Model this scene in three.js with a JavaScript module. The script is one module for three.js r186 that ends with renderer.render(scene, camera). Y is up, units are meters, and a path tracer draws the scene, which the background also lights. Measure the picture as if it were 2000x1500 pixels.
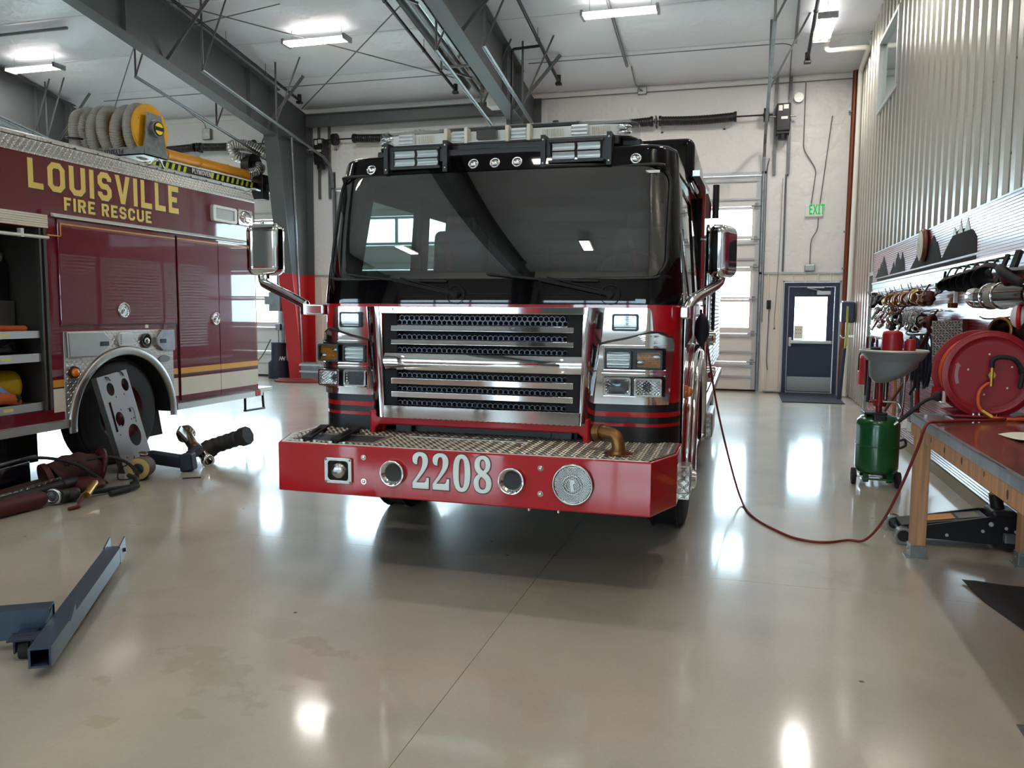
import * as THREE from 'three';
import { mergeGeometries, toCreasedNormals } from 'three/addons/utils/BufferGeometryUtils.js';
import { RoundedBoxGeometry } from 'three/addons/geometries/RoundedBoxGeometry.js';
import { TextGeometry } from 'three/addons/geometries/TextGeometry.js';
import { FontLoader } from 'three/addons/loaders/FontLoader.js';
import { RectAreaLightUniformsLib } from 'three/addons/lights/RectAreaLightUniformsLib.js';

// ---------------------------------------------------------------- camera, sky, exposure
const scene = new THREE.Scene();
const EYE = [0, 1.6, 0], YAW = 0.277355, PITCH = 0.0906668, ROLL = 0.006689;
const camera = new THREE.PerspectiveCamera(2 * Math.atan(750 / 1577.4) * 180 / Math.PI, 2000 / 1500, 0.05, 300);
camera.position.set(...EYE);
{
  const f = new THREE.Vector3(-Math.sin(YAW) * Math.cos(PITCH), -Math.sin(PITCH), -Math.cos(YAW) * Math.cos(PITCH));
  const r = new THREE.Vector3().crossVectors(f, new THREE.Vector3(0, 1, 0)).normalize(), u = new THREE.Vector3().crossVectors(r, f);
  camera.up.copy(u).multiplyScalar(Math.cos(ROLL)).addScaledVector(r, -Math.sin(ROLL));
  camera.lookAt(camera.position.clone().add(f));
}
const SKY = 7.5, LAMP = 23, EXPOSURE = 2.7;
scene.background = new THREE.Color().setRGB(0.80 * SKY, 0.91 * SKY, 1.08 * SKY);   // plain bright overcast sky
const renderer = new THREE.WebGLRenderer({ antialias: true });
renderer.toneMapping = THREE.LinearToneMapping;
renderer.toneMappingExposure = EXPOSURE;
renderer.shadowMap.enabled = true;
RectAreaLightUniformsLib.init();
const font = {};
for (const [k, f] of [['serif', 'droid_serif_bold'], ['sans', 'droid_sans_bold']]) font[k] = await new FontLoader().loadAsync('fonts/droid/' + f + '.typeface.json');

// ---------------------------------------------------------------- noise and textures
let seed = 7;
const rnd = () => { seed = (seed * 1664525 + 1013904223) >>> 0; return seed / 4294967296; };
const rr = (a, b) => a + (b - a) * rnd();
function hash(x, y, s) { let h = (x * 374761393 + y * 668265263 + s * 974634777) | 0; h = Math.imul(h ^ (h >>> 13), 1274126177); return ((h ^ (h >>> 16)) >>> 0) / 4294967296; }
function noise(x, y, s = 0, per = 0) {                                  // value noise, tiling when per > 0
  const xi = Math.floor(x), yi = Math.floor(y), fx = x - xi, fy = y - yi, u = fx * fx * (3 - 2 * fx), v = fy * fy * (3 - 2 * fy);
  const w = (n) => per ? ((n % per) + per) % per : n;
  const a = hash(w(xi), w(yi), s), b = hash(w(xi + 1), w(yi), s), c = hash(w(xi), w(yi + 1), s), d = hash(w(xi + 1), w(yi + 1), s);
  return a + (b - a) * u + (c - a) * v + (a - b - c + d) * u * v;
}
function fbm(x, y, s, oct, per = 0) { let r = 0, a = 0.5, t = 0; for (let i = 0; i < oct; i++) { r += a * noise(x, y, s + i, per); t += a; x *= 2; y *= 2; per *= 2; a *= 0.5; } return r / t; }
function tex(n, metres, fn, srgb = true, m = n) {                       // fn(u, v in 0..1) -> [r, g, b] 0..255; one repeat covers `metres`
  const d = new Uint8Array(n * m * 4);
  for (let j = 0; j < m; j++) for (let i = 0; i < n; i++) { const c = fn(i / n, j / m), k = (j * n + i) * 4; d[k] = c[0]; d[k + 1] = c[1]; d[k + 2] = c[2]; d[k + 3] = 255; }
  const t = new THREE.DataTexture(d, n, m); t.wrapS = t.wrapT = THREE.RepeatWrapping; t.magFilter = THREE.LinearFilter; t.minFilter = THREE.LinearMipmapLinearFilter;
  if (srgb) t.colorSpace = THREE.SRGBColorSpace;
  if (typeof metres === 'number') t.repeat.set(1 / metres, 1 / metres); else t.repeat.set(1 / metres[0], 1 / metres[1]);
  t.needsUpdate = true; return t;
}
const grey = (v) => [v, v, v];
const clamp = (v, a = 0, b = 255) => Math.min(b, Math.max(a, v));
const sstep = (a, b, x) => { const t = clamp((x - a) / (b - a), 0, 1); return t * t * (3 - 2 * t); };

// floor: worn light epoxy; stains, scuffs and grit at their places (u,v span x -14..4, z -20..-2)
const floorMap = tex(2048, [18, 18], (u, v) => {
  const x = -14 + 18 * u, z = -20 + 18 * v;
  let m = 1 + (fbm(u * 34, v * 34, 3, 4) - 0.5) * 0.16 + (hash(u * 2048 | 0, v * 2048 | 0, 5) - 0.5) * 0.03;
  let r = 180 * m, g = 172 * m, b = 155 * m;
  const st = sstep(0.68, 0.73, fbm(x * 2.3 + 9, z * 2.3, 21, 5)) * 0.03;   // old damp marks with an edge
  r *= 1 - st; g *= 1 - st; b *= 1 - st * 1.5;
  for (const [cx, cz, rx, rz, k] of [[-2.2, -2.95, 0.34, 0.13, 0.08], [-1.92, -3.35, 0.16, 0.06, 0.1], [-2.62, -2.75, 0.08, 0.05, 0.1], [-2.05, -2.62, 0.1, 0.04, 0.09], [-2.35, -2.45, 0.08, 0.04, 0.09]]) {
    const d = Math.hypot((x - cx) / rx, (z - cz + (x - cx) * -0.35) / rz) + (fbm(x * 12, z * 12, 31, 4) - 0.5) * 2.6, s = (1 - sstep(0.75, 1.0, d)) * k * (0.5 + fbm(x * 25, z * 25, 33, 3));
    r *= 1 - s * 0.6; g *= 1 - s * 0.68; b *= 1 - s * 1.0;
  }
  const hr = hash((u * 2048) >> 1, (v * 2048) >> 1, 77); if (hr > 0.99985) { r *= 0.35; g *= 0.33; b *= 0.3; }
  return [clamp(r), clamp(g), clamp(b)];
});
floorMap.wrapS = floorMap.wrapT = THREE.MirroredRepeatWrapping;
const ripple = tex(512, 1.7, (u, v) => grey(255 * (fbm(u * 9, v * 9, 11, 3, 9) * 0.75 + noise(u * 64, v * 64, 14, 64) * 0.25)), false);
const crinkle = tex(512, 2.4, (u, v) => { const a = fbm(u * 6, v * 6, 41, 4, 6), b = fbm(u * 11 + 3, v * 11, 47, 3, 11); return grey(255 * clamp(Math.abs(a - b) * 2.4 + noise(u * 70, v * 70, 4, 70) * 0.12, 0, 1)); }, false);
const fine = tex(256, 0.35, (u, v) => grey(255 * fbm(u * 24, v * 24, 61, 3, 24)), false);
const woodMap = tex(512, [0.5, 1.6], (u, v) => { const g = fbm(u * 26 + fbm(u * 3, v * 2, 3, 2, 0) * 2.2, v * 2.4, 71, 4), w = 0.78 + 0.36 * g; return [clamp(196 * w), clamp(146 * w), clamp(104 * w)]; });
const galvMap = tex(256, 0.6, (u, v) => { const c = 205 + (fbm(u * 10, v * 10, 81, 3, 10) - 0.5) * 50; return grey(clamp(c)); });
const hardboardMap = tex(1024, [1.4, 4], (u, v) => { const w = 0.75 + 0.5 * fbm(u * 12, v * 30, 91, 4), s = Math.abs(fbm(u * 9 + 2, v * 22, 95, 3) - 0.5) < 0.004 ? 1.45 : 1; return [clamp(118 * w * s), clamp(70 * w * s), clamp(58 * w * s)]; });
// diamond tread: small crossed lozenges
const treadH = (u, v, n) => { const i = Math.floor(u * n), j = Math.floor(v * n), x = (u * n - i - 0.5), y = (v * n - j - 0.5), s = (i + j) & 1 ? 1 : -1, a = (x + s * y) * 0.7071, b = (x - s * y) * 0.7071; return clamp(1.15 - Math.hypot(a / 0.62, b / 0.19), 0, 1); };
const treadBump = tex(256, 0.24, (u, v) => grey(255 * Math.min(1, treadH(u, v, 8) * 2.2)), false);
const meshBump = tex(128, 0.06, (u, v) => { const x = u * 4 % 1 - 0.5, y = (v * 4 + (Math.floor(u * 4) & 1) * 0.5) % 1 - 0.5; return grey(Math.hypot(x, y) < 0.3 ? 0 : 255); }, false);
const hoseBump = tex(16, 0.03, (u, v) => grey(255 * (0.5 + 0.5 * Math.sin(v * Math.PI * 2))), false);

// ---------------------------------------------------------------- materials
const std = (color, roughness = 0.5, metalness = 0, o = {}) => new THREE.MeshStandardMaterial({ color, roughness, metalness, ...o });
const phy = (color, roughness, o = {}) => new THREE.MeshPhysicalMaterial({ color, roughness, ...o });
const bumpy = (t, s) => ({ bumpMap: t, bumpScale: s });
const M = {
  floor: phy(0xffffff, 0.42, { map: floorMap, clearcoat: 1, clearcoatRoughness: 0.105, ...bumpy(ripple, 0.0016) }),
  concrete: std(0x9a9890, 0.9),
  vinyl: std(0xe3e4ea, 0.3, 0, bumpy(crinkle, 0.006)),
  vinylWall: std(0xe7e6e3, 0.42, 0, bumpy(crinkle, 0.010)),
  liner: std(0xdedace, 0.42),
  doorPanel: std(0xe2e2de, 0.4),
  doorRail: std(0xb9bdbe, 0.35, 0.5),
  galv: std(0xb4b8ba, 0.36, 0.75, { map: galvMap }),
  galvDark: std(0x77797a, 0.45, 0.6),
  corr: std(0xbfbbb0, 0.3, 0.6, bumpy(fine, 0.0006)),
  steelPaint: std(0x5a5f60, 0.5, 0.1),
  steelRed: std(0xb81f28, 0.45),
  black: std(0x131315, 0.42), blackMatte: std(0x111112, 0.85), rubber: std(0x161617, 0.72), darkBlue: std(0x20273a, 0.55),
  navy: std(0x27304a, 0.4),
  gloss: phy(0x050508, 0.3, { specularIntensity: 0.0, clearcoat: 0.7, clearcoatRoughness: 0.03 }),
  fireRed: phy(0xb20a18, 0.35, { specularIntensity: 0.4, clearcoat: 1, clearcoatRoughness: 0.03 }),
  maroon: phy(0x66081a, 0.35, { specularIntensity: 0.3, clearcoat: 1, clearcoatRoughness: 0.025 }),
  chrome: std(0xdedfe0, 0.045, 1), steel: std(0xb9b9b6, 0.24, 1), brushed: std(0xa9a8a4, 0.38, 1), alu: std(0xc4c3bf, 0.3, 0.95),
  tread: std(0xb9b7b0, 0.3, 0.95, bumpy(treadBump, 0.003)),
  deck: std(0xb9b3a4, 0.36, 0.85),
  glass: phy(0xe9f3f2, 0.0, { transmission: 1, thickness: 0, ior: 1.5 }),
  shield: phy(0x8fa5a3, 0.0, { transmission: 1, thickness: 0, ior: 2.35 }),
  lens: phy(0xf3f6f6, 0.03, { transmission: 1, thickness: 0, ior: 1.5 }),
  frost: phy(0xdfe3e2, 0.28, { transmission: 0.45, thickness: 0, ior: 1.5 }),
  amber: phy(0xe07a12, 0.15, { clearcoat: 1 }), amberDim: phy(0xa87018, 0.12, { clearcoat: 1 }),
  led: std(0xe6e9ea, 0.2, 0.35), white: std(0xe9e9e6, 0.5), paper: std(0xe8e3d2, 0.8),
  brass: std(0xa8803c, 0.32, 0.9), bronze: std(0x8a6138, 0.42, 0.85), rusty: std(0x43251d, 0.8, 0.2), redIron: std(0x4c1716, 0.6, 0.15),
  copper: std(0x7b4430, 0.45, 0.55), pvc: std(0xe9e7df, 0.4),
  wood: std(0xffffff, 0.6, 0, { map: woodMap }), hardboard: phy(0xffffff, 0.22, { map: hardboardMap, clearcoat: 0.5, clearcoatRoughness: 0.1 }),
  slat: phy(0x92222f, 0.4, { clearcoat: 1, clearcoatRoughness: 0.2 }),
  reelRed: std(0x8c161f, 0.4), redPlastic: std(0xb02028, 0.4), hoseOrange: std(0xd2552a, 0.5), cordRed: std(0x7e2420, 0.5),
  yellow: std(0xe2a411, 0.42), cylYellow: std(0xd6b11c, 0.4), handleYellow: std(0xc88a16, 0.45), hazardGreen: std(0xc3cf2a, 0.5), orangeTube: std(0xe09a2c, 0.35),
  greenTank: phy(0x0b5a2c, 0.28, { clearcoat: 0.6, clearcoatRoughness: 0.08 }), funnel: std(0x878c8e, 0.45),
  goldLeaf: std(0xe6c766, 0.42, 0.25), gold: std(0xd9972f, 0.4, 0.2), creamStripe: std(0xdcd5c4, 0.45), hoseGrey: std(0x9a9890, 0.55, 0.1), ringDark: std(0x6b6a66, 0.6),
  blueSteel: std(0x3c4a5c, 0.34, 0.35), foamBlue: std(0x6f93cf, 0.6), orangeBag: std(0xb4521e, 0.8), silver: std(0xd9d9d2, 0.4, 0.3),
  band: std(0x0f1013, 0.4), panelEdge: std(0x4c4a48, 0.5, 0.4), decalDark: std(0x1c1b1a, 0.95), decalWhite: std(0xdce8e6, 0.5),
  matRubber: std(0x1e1d1b, 0.8, 0, bumpy(fine, 0.002)), doorMat: std(0x20252e, 0.95),
  tube: new THREE.MeshStandardMaterial({ color: 0xffffff, emissive: new THREE.Color().setRGB(1.0, 0.93, 0.72), emissiveIntensity: 5.5 }),
  exitGreen: new THREE.MeshStandardMaterial({ color: 0x12903a, emissive: new THREE.Color().setRGB(0.02, 0.5, 0.12), emissiveIntensity: 0.25 }),
  earth: std(0xa7a59c, 0.95),
};
for (const k of ['gloss', 'shield', 'glass', 'chrome', 'slat']) M[k].name = k;
for (const m of Object.values(M)) m.side = THREE.DoubleSide;

// ---------------------------------------------------------------- builder: collects geometry, gives ONE named mesh
const V = (a) => a.isVector3 ? a : new THREE.Vector3(a[0], a[1], a[2]);
const UPV = new THREE.Vector3(0, 1, 0);
class B {
  constructor(m) { this.g = []; this.m = m ? m.clone() : null; }
  add(geo, mat) {
    let g = geo.index ? geo.toNonIndexed() : geo.clone();
    if (mat) g.applyMatrix4(mat);
    if (this.m) g.applyMatrix4(this.m);
    for (const k of Object.keys(g.attributes)) if (k !== 'position' && k !== 'normal') g.deleteAttribute(k);
    g.morphAttributes = {}; this.g.push(g); return this;
  }
  box(x0, x1, y0, y1, z0, z1, bev = 0) {
    const s = [Math.abs(x1 - x0), Math.abs(y1 - y0), Math.abs(z1 - z0)];
    const g = bev ? new RoundedBoxGeometry(...s, bev > 0.02 ? 4 : 2, Math.min(bev, Math.min(...s) * 0.49)) : new THREE.BoxGeometry(...s);
    return this.add(g.translate((x0 + x1) / 2, (y0 + y1) / 2, (z0 + z1) / 2));
  }
  obox(c, s, e = [0, 0, 0], bev = 0) {
    const g = bev ? new RoundedBoxGeometry(...s, 3, Math.min(bev, Math.min(...s) * 0.49)) : new THREE.BoxGeometry(...s);
    return this.add(g, new THREE.Matrix4().compose(V(c), new THREE.Quaternion().setFromEuler(new THREE.Euler(...e)), new THREE.Vector3(1, 1, 1)));
  }
  bar(a, b, w, h, up = UPV, bev = 0) {                               // beam from a to b; w across, h along up
    a = V(a); b = V(b); const d = b.clone().sub(a), L = d.length(); d.normalize();
    let s = new THREE.Vector3().crossVectors(V(up), d); if (s.lengthSq() < 1e-6) s.set(1, 0, 0); s.normalize();
    const u = new THREE.Vector3().crossVectors(d, s);
    const g = bev ? new RoundedBoxGeometry(w, h, L, 2, bev) : new THREE.BoxGeometry(w, h, L);
    return this.add(g, new THREE.Matrix4().makeBasis(s, u, d).setPosition(a.clone().add(b).multiplyScalar(0.5)));
  }
  align(a, d) { return new THREE.Matrix4().compose(V(a), new THREE.Quaternion().setFromUnitVectors(UPV, V(d).clone().normalize()), new THREE.Vector3(1, 1, 1)); }
  cyl(a, b, r1, r2 = r1, n = 16, open = false) {
    a = V(a); b = V(b); const d = b.clone().sub(a), L = d.length();
    return this.add(new THREE.CylinderGeometry(r2, r1, L, n, 1, open), this.align(a.clone().add(b).multiplyScalar(0.5), d));
  }
  tube(pts, r, n = 8, seg = pts.length * 6, closed = false, tension = 0.5) {
    const c = new THREE.CatmullRomCurve3(pts.map(V), closed, 'catmullrom', tension);
    this.add(new THREE.TubeGeometry(c, seg, r, n, closed));
    if (!closed) for (const p of [pts[0], pts[pts.length - 1]]) this.add(new THREE.SphereGeometry(r, n, 4).translate(...V(p).toArray()));
    return this;
  }
  pipe(pts, r, n = 8, bend = 0.08) {                                 // straight runs with short rounded elbows
    const q = pts.map(V), c = new THREE.CurvePath();
    let last = q[0];
    for (let i = 1; i < q.length; i++) {
      if (i < q.length - 1) {
        const d0 = q[i].clone().sub(q[i - 1]), d1 = q[i + 1].clone().sub(q[i]), k = Math.min(bend, d0.length() / 2, d1.length() / 2);
        const p0 = q[i].clone().addScaledVector(d0.normalize(), -k), p1 = q[i].clone().addScaledVector(d1.normalize(), k);
        this.cyl(last, p0, r, r, n, true); this.add(new THREE.TubeGeometry(new THREE.QuadraticBezierCurve3(p0, q[i], p1), 5, r, n)); last = p1;
      } else this.cyl(last, q[i], r, r, n, false);
    }
    return this;
  }
  lathe(prof, a = [0, 0, 0], d = UPV, n = 24) { return this.add(new THREE.LatheGeometry(prof.map(([r, y]) => new THREE.Vector2(Math.max(r, 1e-5), y)), n), this.align(a, d)); }
  sph(c, r, s = [1, 1, 1], n = 16) { return this.add(new THREE.SphereGeometry(r, n, Math.max(6, n >> 1)), new THREE.Matrix4().makeTranslation(...c).scale(V(s))); }
  torus(c, d, R, r, n = 24, m = 8, arc = Math.PI * 2) { return this.add(new THREE.TorusGeometry(R, r, m, n, arc), new THREE.Matrix4().compose(V(c), new THREE.Quaternion().setFromUnitVectors(new THREE.Vector3(0, 0, 1), V(d).clone().normalize()), new THREE.Vector3(1, 1, 1))); }
  ext(pts, depth, mat, { holes = [], bev = 0, seg = 12, curve = null } = {}) { // outline in xy, extruded along +z by depth, then placed by mat
    const sh = curve ?? new THREE.Shape(pts.map((p) => new THREE.Vector2(p[0], p[1])));
    for (const h of holes) sh.holes.push(h.isPath || h.curves ? h : new THREE.Path(h.map((p) => new THREE.Vector2(p[0], p[1]))));
    return this.add(new THREE.ExtrudeGeometry(sh, { depth, steps: 1, curveSegments: seg, bevelEnabled: bev > 0, bevelSize: bev, bevelThickness: bev, bevelSegments: 2, bevelOffset: -bev }), mat);
  }
  grid(nu, nv, fn, flip = false) {                                   // smooth surface fn(u, v) -> [x, y, z]
    const p = [], ix = [];
    for (let j = 0; j <= nv; j++) for (let i = 0; i <= nu; i++) p.push(...fn(i / nu, j / nv));
    for (let j = 0; j < nv; j++) for (let i = 0; i < nu; i++) { const a = j * (nu + 1) + i, b = a + 1, c = a + nu + 1, d = c + 1; flip ? ix.push(a, b, d, a, d, c) : ix.push(a, d, b, a, c, d); }
    const g = new THREE.BufferGeometry(); g.setAttribute('position', new THREE.Float32BufferAttribute(p, 3)); g.setIndex(ix); g.computeVertexNormals(); return this.add(g);
  }
  mesh(name, mat, parent = scene, o = {}) {                          // geometry is in world coordinates; the parent is unrotated
    const g = mergeGeometries(this.g); let off = new THREE.Vector3();
    for (let p = parent; p && p !== scene; p = p.parent) off.add(p.position);
    g.translate(-off.x, -off.y, -off.z);
    if (mat.map || mat.bumpMap || mat.roughnessMap) {
      const P = g.attributes.position, N = g.attributes.normal, uv = new Float32Array(P.count * 2), sw = o.uvSwap;
      for (let i = 0; i < P.count; i += 3) {
        let nx = 0, ny = 0, nz = 0; for (let k = 0; k < 3; k++) { nx += Math.abs(N.getX(i + k)); ny += Math.abs(N.getY(i + k)); nz += Math.abs(N.getZ(i + k)); }
        for (let k = i; k < i + 3; k++) {
          const x = P.getX(k) + off.x, y = P.getY(k) + off.y, z = P.getZ(k) + off.z; let u, v;
          if (nx >= ny && nx >= nz) [u, v] = [z, y]; else if (ny >= nz) [u, v] = [x, z]; else [u, v] = [x, y];
          if (o.uv) [u, v] = o.uv(x, y, z, u, v); uv[k * 2] = sw ? v : u; uv[k * 2 + 1] = sw ? u : v;
        }
      }
      g.setAttribute('uv', new THREE.BufferAttribute(uv, 2));
    }
    const me = new THREE.Mesh(g, mat); me.name = parent === scene ? numbered(name) : name; me.castShadow = me.receiveShadow = true;
    if (o.label) me.userData.label = o.label; if (o.kind) me.userData.kind = o.kind;
    parent.add(me); this.g = []; return me;
  }
}
const used = {};
function numbered(n) { const k = used[n] ?? 0; used[n] = k + 1; return k ? n + '_' + String(k).padStart(3, '0') : n; }
function thing(name, label, category, pos = [0, 0, 0], group) {
  const o = new THREE.Group(); o.name = numbered(name); o.position.set(...pos); scene.add(o);
  o.userData = { label, category }; if (group) o.userData.group = group; return o;
}
function tag(o, label, category, group) { Object.assign(o.userData, { label, category }); if (group) o.userData.group = group; return o; }
function struct(o, kind = 'structure') { o.userData.kind = kind; return o; }
function sgroup(name) { const o = new THREE.Group(); o.name = numbered(name); o.userData.kind = 'structure'; scene.add(o); return o; }
function dup(root, d, label) {                                       // a copy moved by d
  const r = root.clone(); r.name = numbered(root.name.replace(/_\d{3}$/, '')); scene.add(r); r.position.add(V(d)); r.userData = { ...root.userData, label: label ?? root.userData.label }; return r;
}
const T4 = (x, y, z) => new THREE.Matrix4().makeTranslation(x, y, z);
const frame = (o, ex, ey, ez) => new THREE.Matrix4().makeBasis(V(ex).normalize(), V(ey).normalize(), V(ez).normalize()).setPosition(V(o));
const faceX = (x) => new THREE.Matrix4().makeBasis(new THREE.Vector3(0, 0, -1), new THREE.Vector3(0, 1, 0), new THREE.Vector3(1, 0, 0)).setPosition(x, 0, 0); // outline (−z, y) on a plane of constant x, depth along +x
const circle = (cx, cy, r, n = 24, a0 = 0, a1 = Math.PI * 2) => Array.from({ length: n + (a1 - a0 < 6.28 ? 1 : 0) }, (_, i) => { const a = a0 + (a1 - a0) * i / n; return [cx + r * Math.cos(a), cy + r * Math.sin(a)]; });
const rrect = (x0, x1, y0, y1, r, n = 5) => [...circle(x1 - r, y1 - r, r, n, 0, Math.PI / 2), ...circle(x0 + r, y1 - r, r, n, Math.PI / 2, Math.PI), ...circle(x0 + r, y0 + r, r, n, Math.PI, Math.PI * 1.5), ...circle(x1 - r, y0 + r, r, n, Math.PI * 1.5, Math.PI * 2)];
function textGeo(str, f, h, depth, { sx = 1, bevel = 0, track = 0 } = {}) {   // cap height h, origin at the left of the base line
  const size = h / 0.72, parts = []; let x = 0;
  for (const ch of str) {
    const adv = (font[f].data.glyphs[ch]?.ha ?? 500) * size / font[f].data.resolution;
    if (ch !== ' ') { const g = new TextGeometry(ch, { font: font[f], size, depth, curveSegments: 5, bevelEnabled: bevel > 0, bevelSize: bevel, bevelThickness: depth * 0.3, bevelSegments: 1 }); g.scale(sx, 1, 1); g.translate(x, 0, 0); g.deleteAttribute('uv'); parts.push(g.index ? g.toNonIndexed() : g); }
    x += adv * sx + track;
  }
  const g = mergeGeometries(parts); g.userData.width = x; return g;
}
// ================================================================ large structure
const ZB = -16.95, ZF = 8.0, ZR = -4.475, XR = 2.0, XL = -20, EAVE = 6.15, PITCHC = 0.163;
const CY = (z) => EAVE + PITCHC * (z < ZR ? z - ZB : ZF - z);
{ // floor slabs between saw-cut joints
  const fl = sgroup('floor'), xs = [XL - 0.3, -16.165, -12.41, -8.655, -4.9, -1.145, XR + 0.3], zs = [ZB - 0.25, -16.15, -12.4, -8.65, -4.9, -1.15, 2.6, ZF + 0.25], g = 0.0013;
  for (let i = 0; i < xs.length - 1; i++) for (let j = 0; j < zs.length - 1; j++) new B().box(xs[i] + g, xs[i + 1] - g, -0.12, 0, zs[j] + g, zs[j + 1] - g).mesh('slab', M.floor, fl);
  new B().box(xs[0], xs[6], -0.3, -0.012, zs[0], zs[7]).mesh('joint_filler', std(0x45423c, 0.9), fl);
  floorMap.offset.set(14 / 18, 20 / 18);
  struct(new B().box(-80, 60, -0.5, -0.31, -90, 80).mesh('ground', M.earth));
}
{ // ceiling: sheets of white insulation sagging between purlins
  const c = sgroup('ceiling'), step = 1.49;
  for (let z0 = ZB, k = 0; z0 < ZF - 0.01; k++) {
    let z1 = Math.min(z0 + step, ZF); if (z0 < ZR && z1 > ZR - 0.4) z1 = ZR;
    const nx = 120, s = k;
    new B().grid(nx, 8, (u, v) => { const x = XL + (XR - XL) * u, z = z0 + (z1 - z0) * v, e = 4 * v * (1 - v), seam = Math.abs(((x + 40) / 1.83) % 1 - 0.5) * 2; return [x, CY(z) - e * (0.035 + 0.055 * noise(x * 0.9 + s * 7, s * 3.1, 5) + 0.02 * seam), z]; }).mesh('insulation_panel', M.vinyl, c);
    if (z1 < ZF) new B().box(XL, XR, CY(z1) - 0.012, CY(z1) + 0.05, z1 - 0.03, z1 + 0.03).mesh('purlin_strip', M.vinyl, c);
    z0 = z1;
  }
  const roof = (za, zb) => new B().add(new THREE.BufferGeometry().copy(new THREE.BoxGeometry(XR - XL + 1, 0.1, Math.hypot(zb - za, CY(zb) - CY(za)))), new THREE.Matrix4().compose(new THREE.Vector3((XL + XR) / 2, (CY(za) + CY(zb)) / 2 + 0.22, (za + zb) / 2), new THREE.Quaternion().setFromAxisAngle(new THREE.Vector3(1, 0, 0), -Math.atan2(CY(zb) - CY(za), zb - za)), new THREE.Vector3(1, 1, 1.02))).mesh('roof_deck', M.galv, c);
  roof(ZB - 0.3, ZR); roof(ZR, ZF + 0.3);
}
const doorsBack = [[-19.4, -15.15], [-14.72, -10.47], [-9.05, -4.8], [-3.97, 0.28]], DH = 4.31;
function endWall(name, z, out, man) { // wall with openings; out = -1 behind, +1 in front
  const w = sgroup(name), za = Math.min(z, z + out * 0.25), zb = Math.max(z, z + out * 0.25), top = EAVE + 0.06;
  const b = new B(); b.box(XL, XR + 0.25, DH, top, za, zb);
  const solid = []; let x = XL;
  for (const [a, c] of doorsBack) { solid.push([x, a]); x = c; }
  if (man) { solid.push([x, 0.77], [1.79, XR + 0.05]); b.box(0.77, 1.79, 2.19, DH, za, zb); } else solid.push([x, XR + 0.05]);
  for (const [p, q] of solid) b.box(p, q, 0, DH, za, zb);
  b.mesh('insulation_facing', M.vinylWall, w);
  for (const [p, q] of [...solid, ...(man ? [[0.77, 1.79]] : [])]) {
    const y0 = man && p === 0.77 ? 2.2 : 0.02, l = new B();
    l.box(p, q, y0, 2.36, z, z - out * 0.012);
    for (let r = Math.ceil(p / 0.23) * 0.23; r < q - 0.02; r += 0.23) l.obox([r, (y0 + 2.36) / 2, z - out * 0.018], [0.035, 2.36 - y0, 0.03], [0, 0, 0], 0.008);
    l.mesh('liner_panel', M.liner, w);
    new B().box(p, q, 2.355, 2.39, z, z - out * 0.04).mesh('cap_trim', M.doorRail, w);
  }
  for (let s = XL + 1.2; s < XR; s += 1.22) new B().box(s, s + 0.05, DH + 0.1, top, z, z - out * 0.004).mesh('seam_tape', M.vinylWall, w);
  new B().box(XL, XR, 5.2, 5.23, z, z - out * 0.004).mesh('seam_tape', M.vinylWall, w);
  return w;
}
const wallBack = endWall('wall_back', ZB, -1, true);
endWall('wall_front', ZF, 1, false);
struct(new B().box(XL - 0.25, XL, 0, 9, ZB - 0.25, ZF + 0.25).mesh('wall_left', M.vinylWall));

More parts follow.
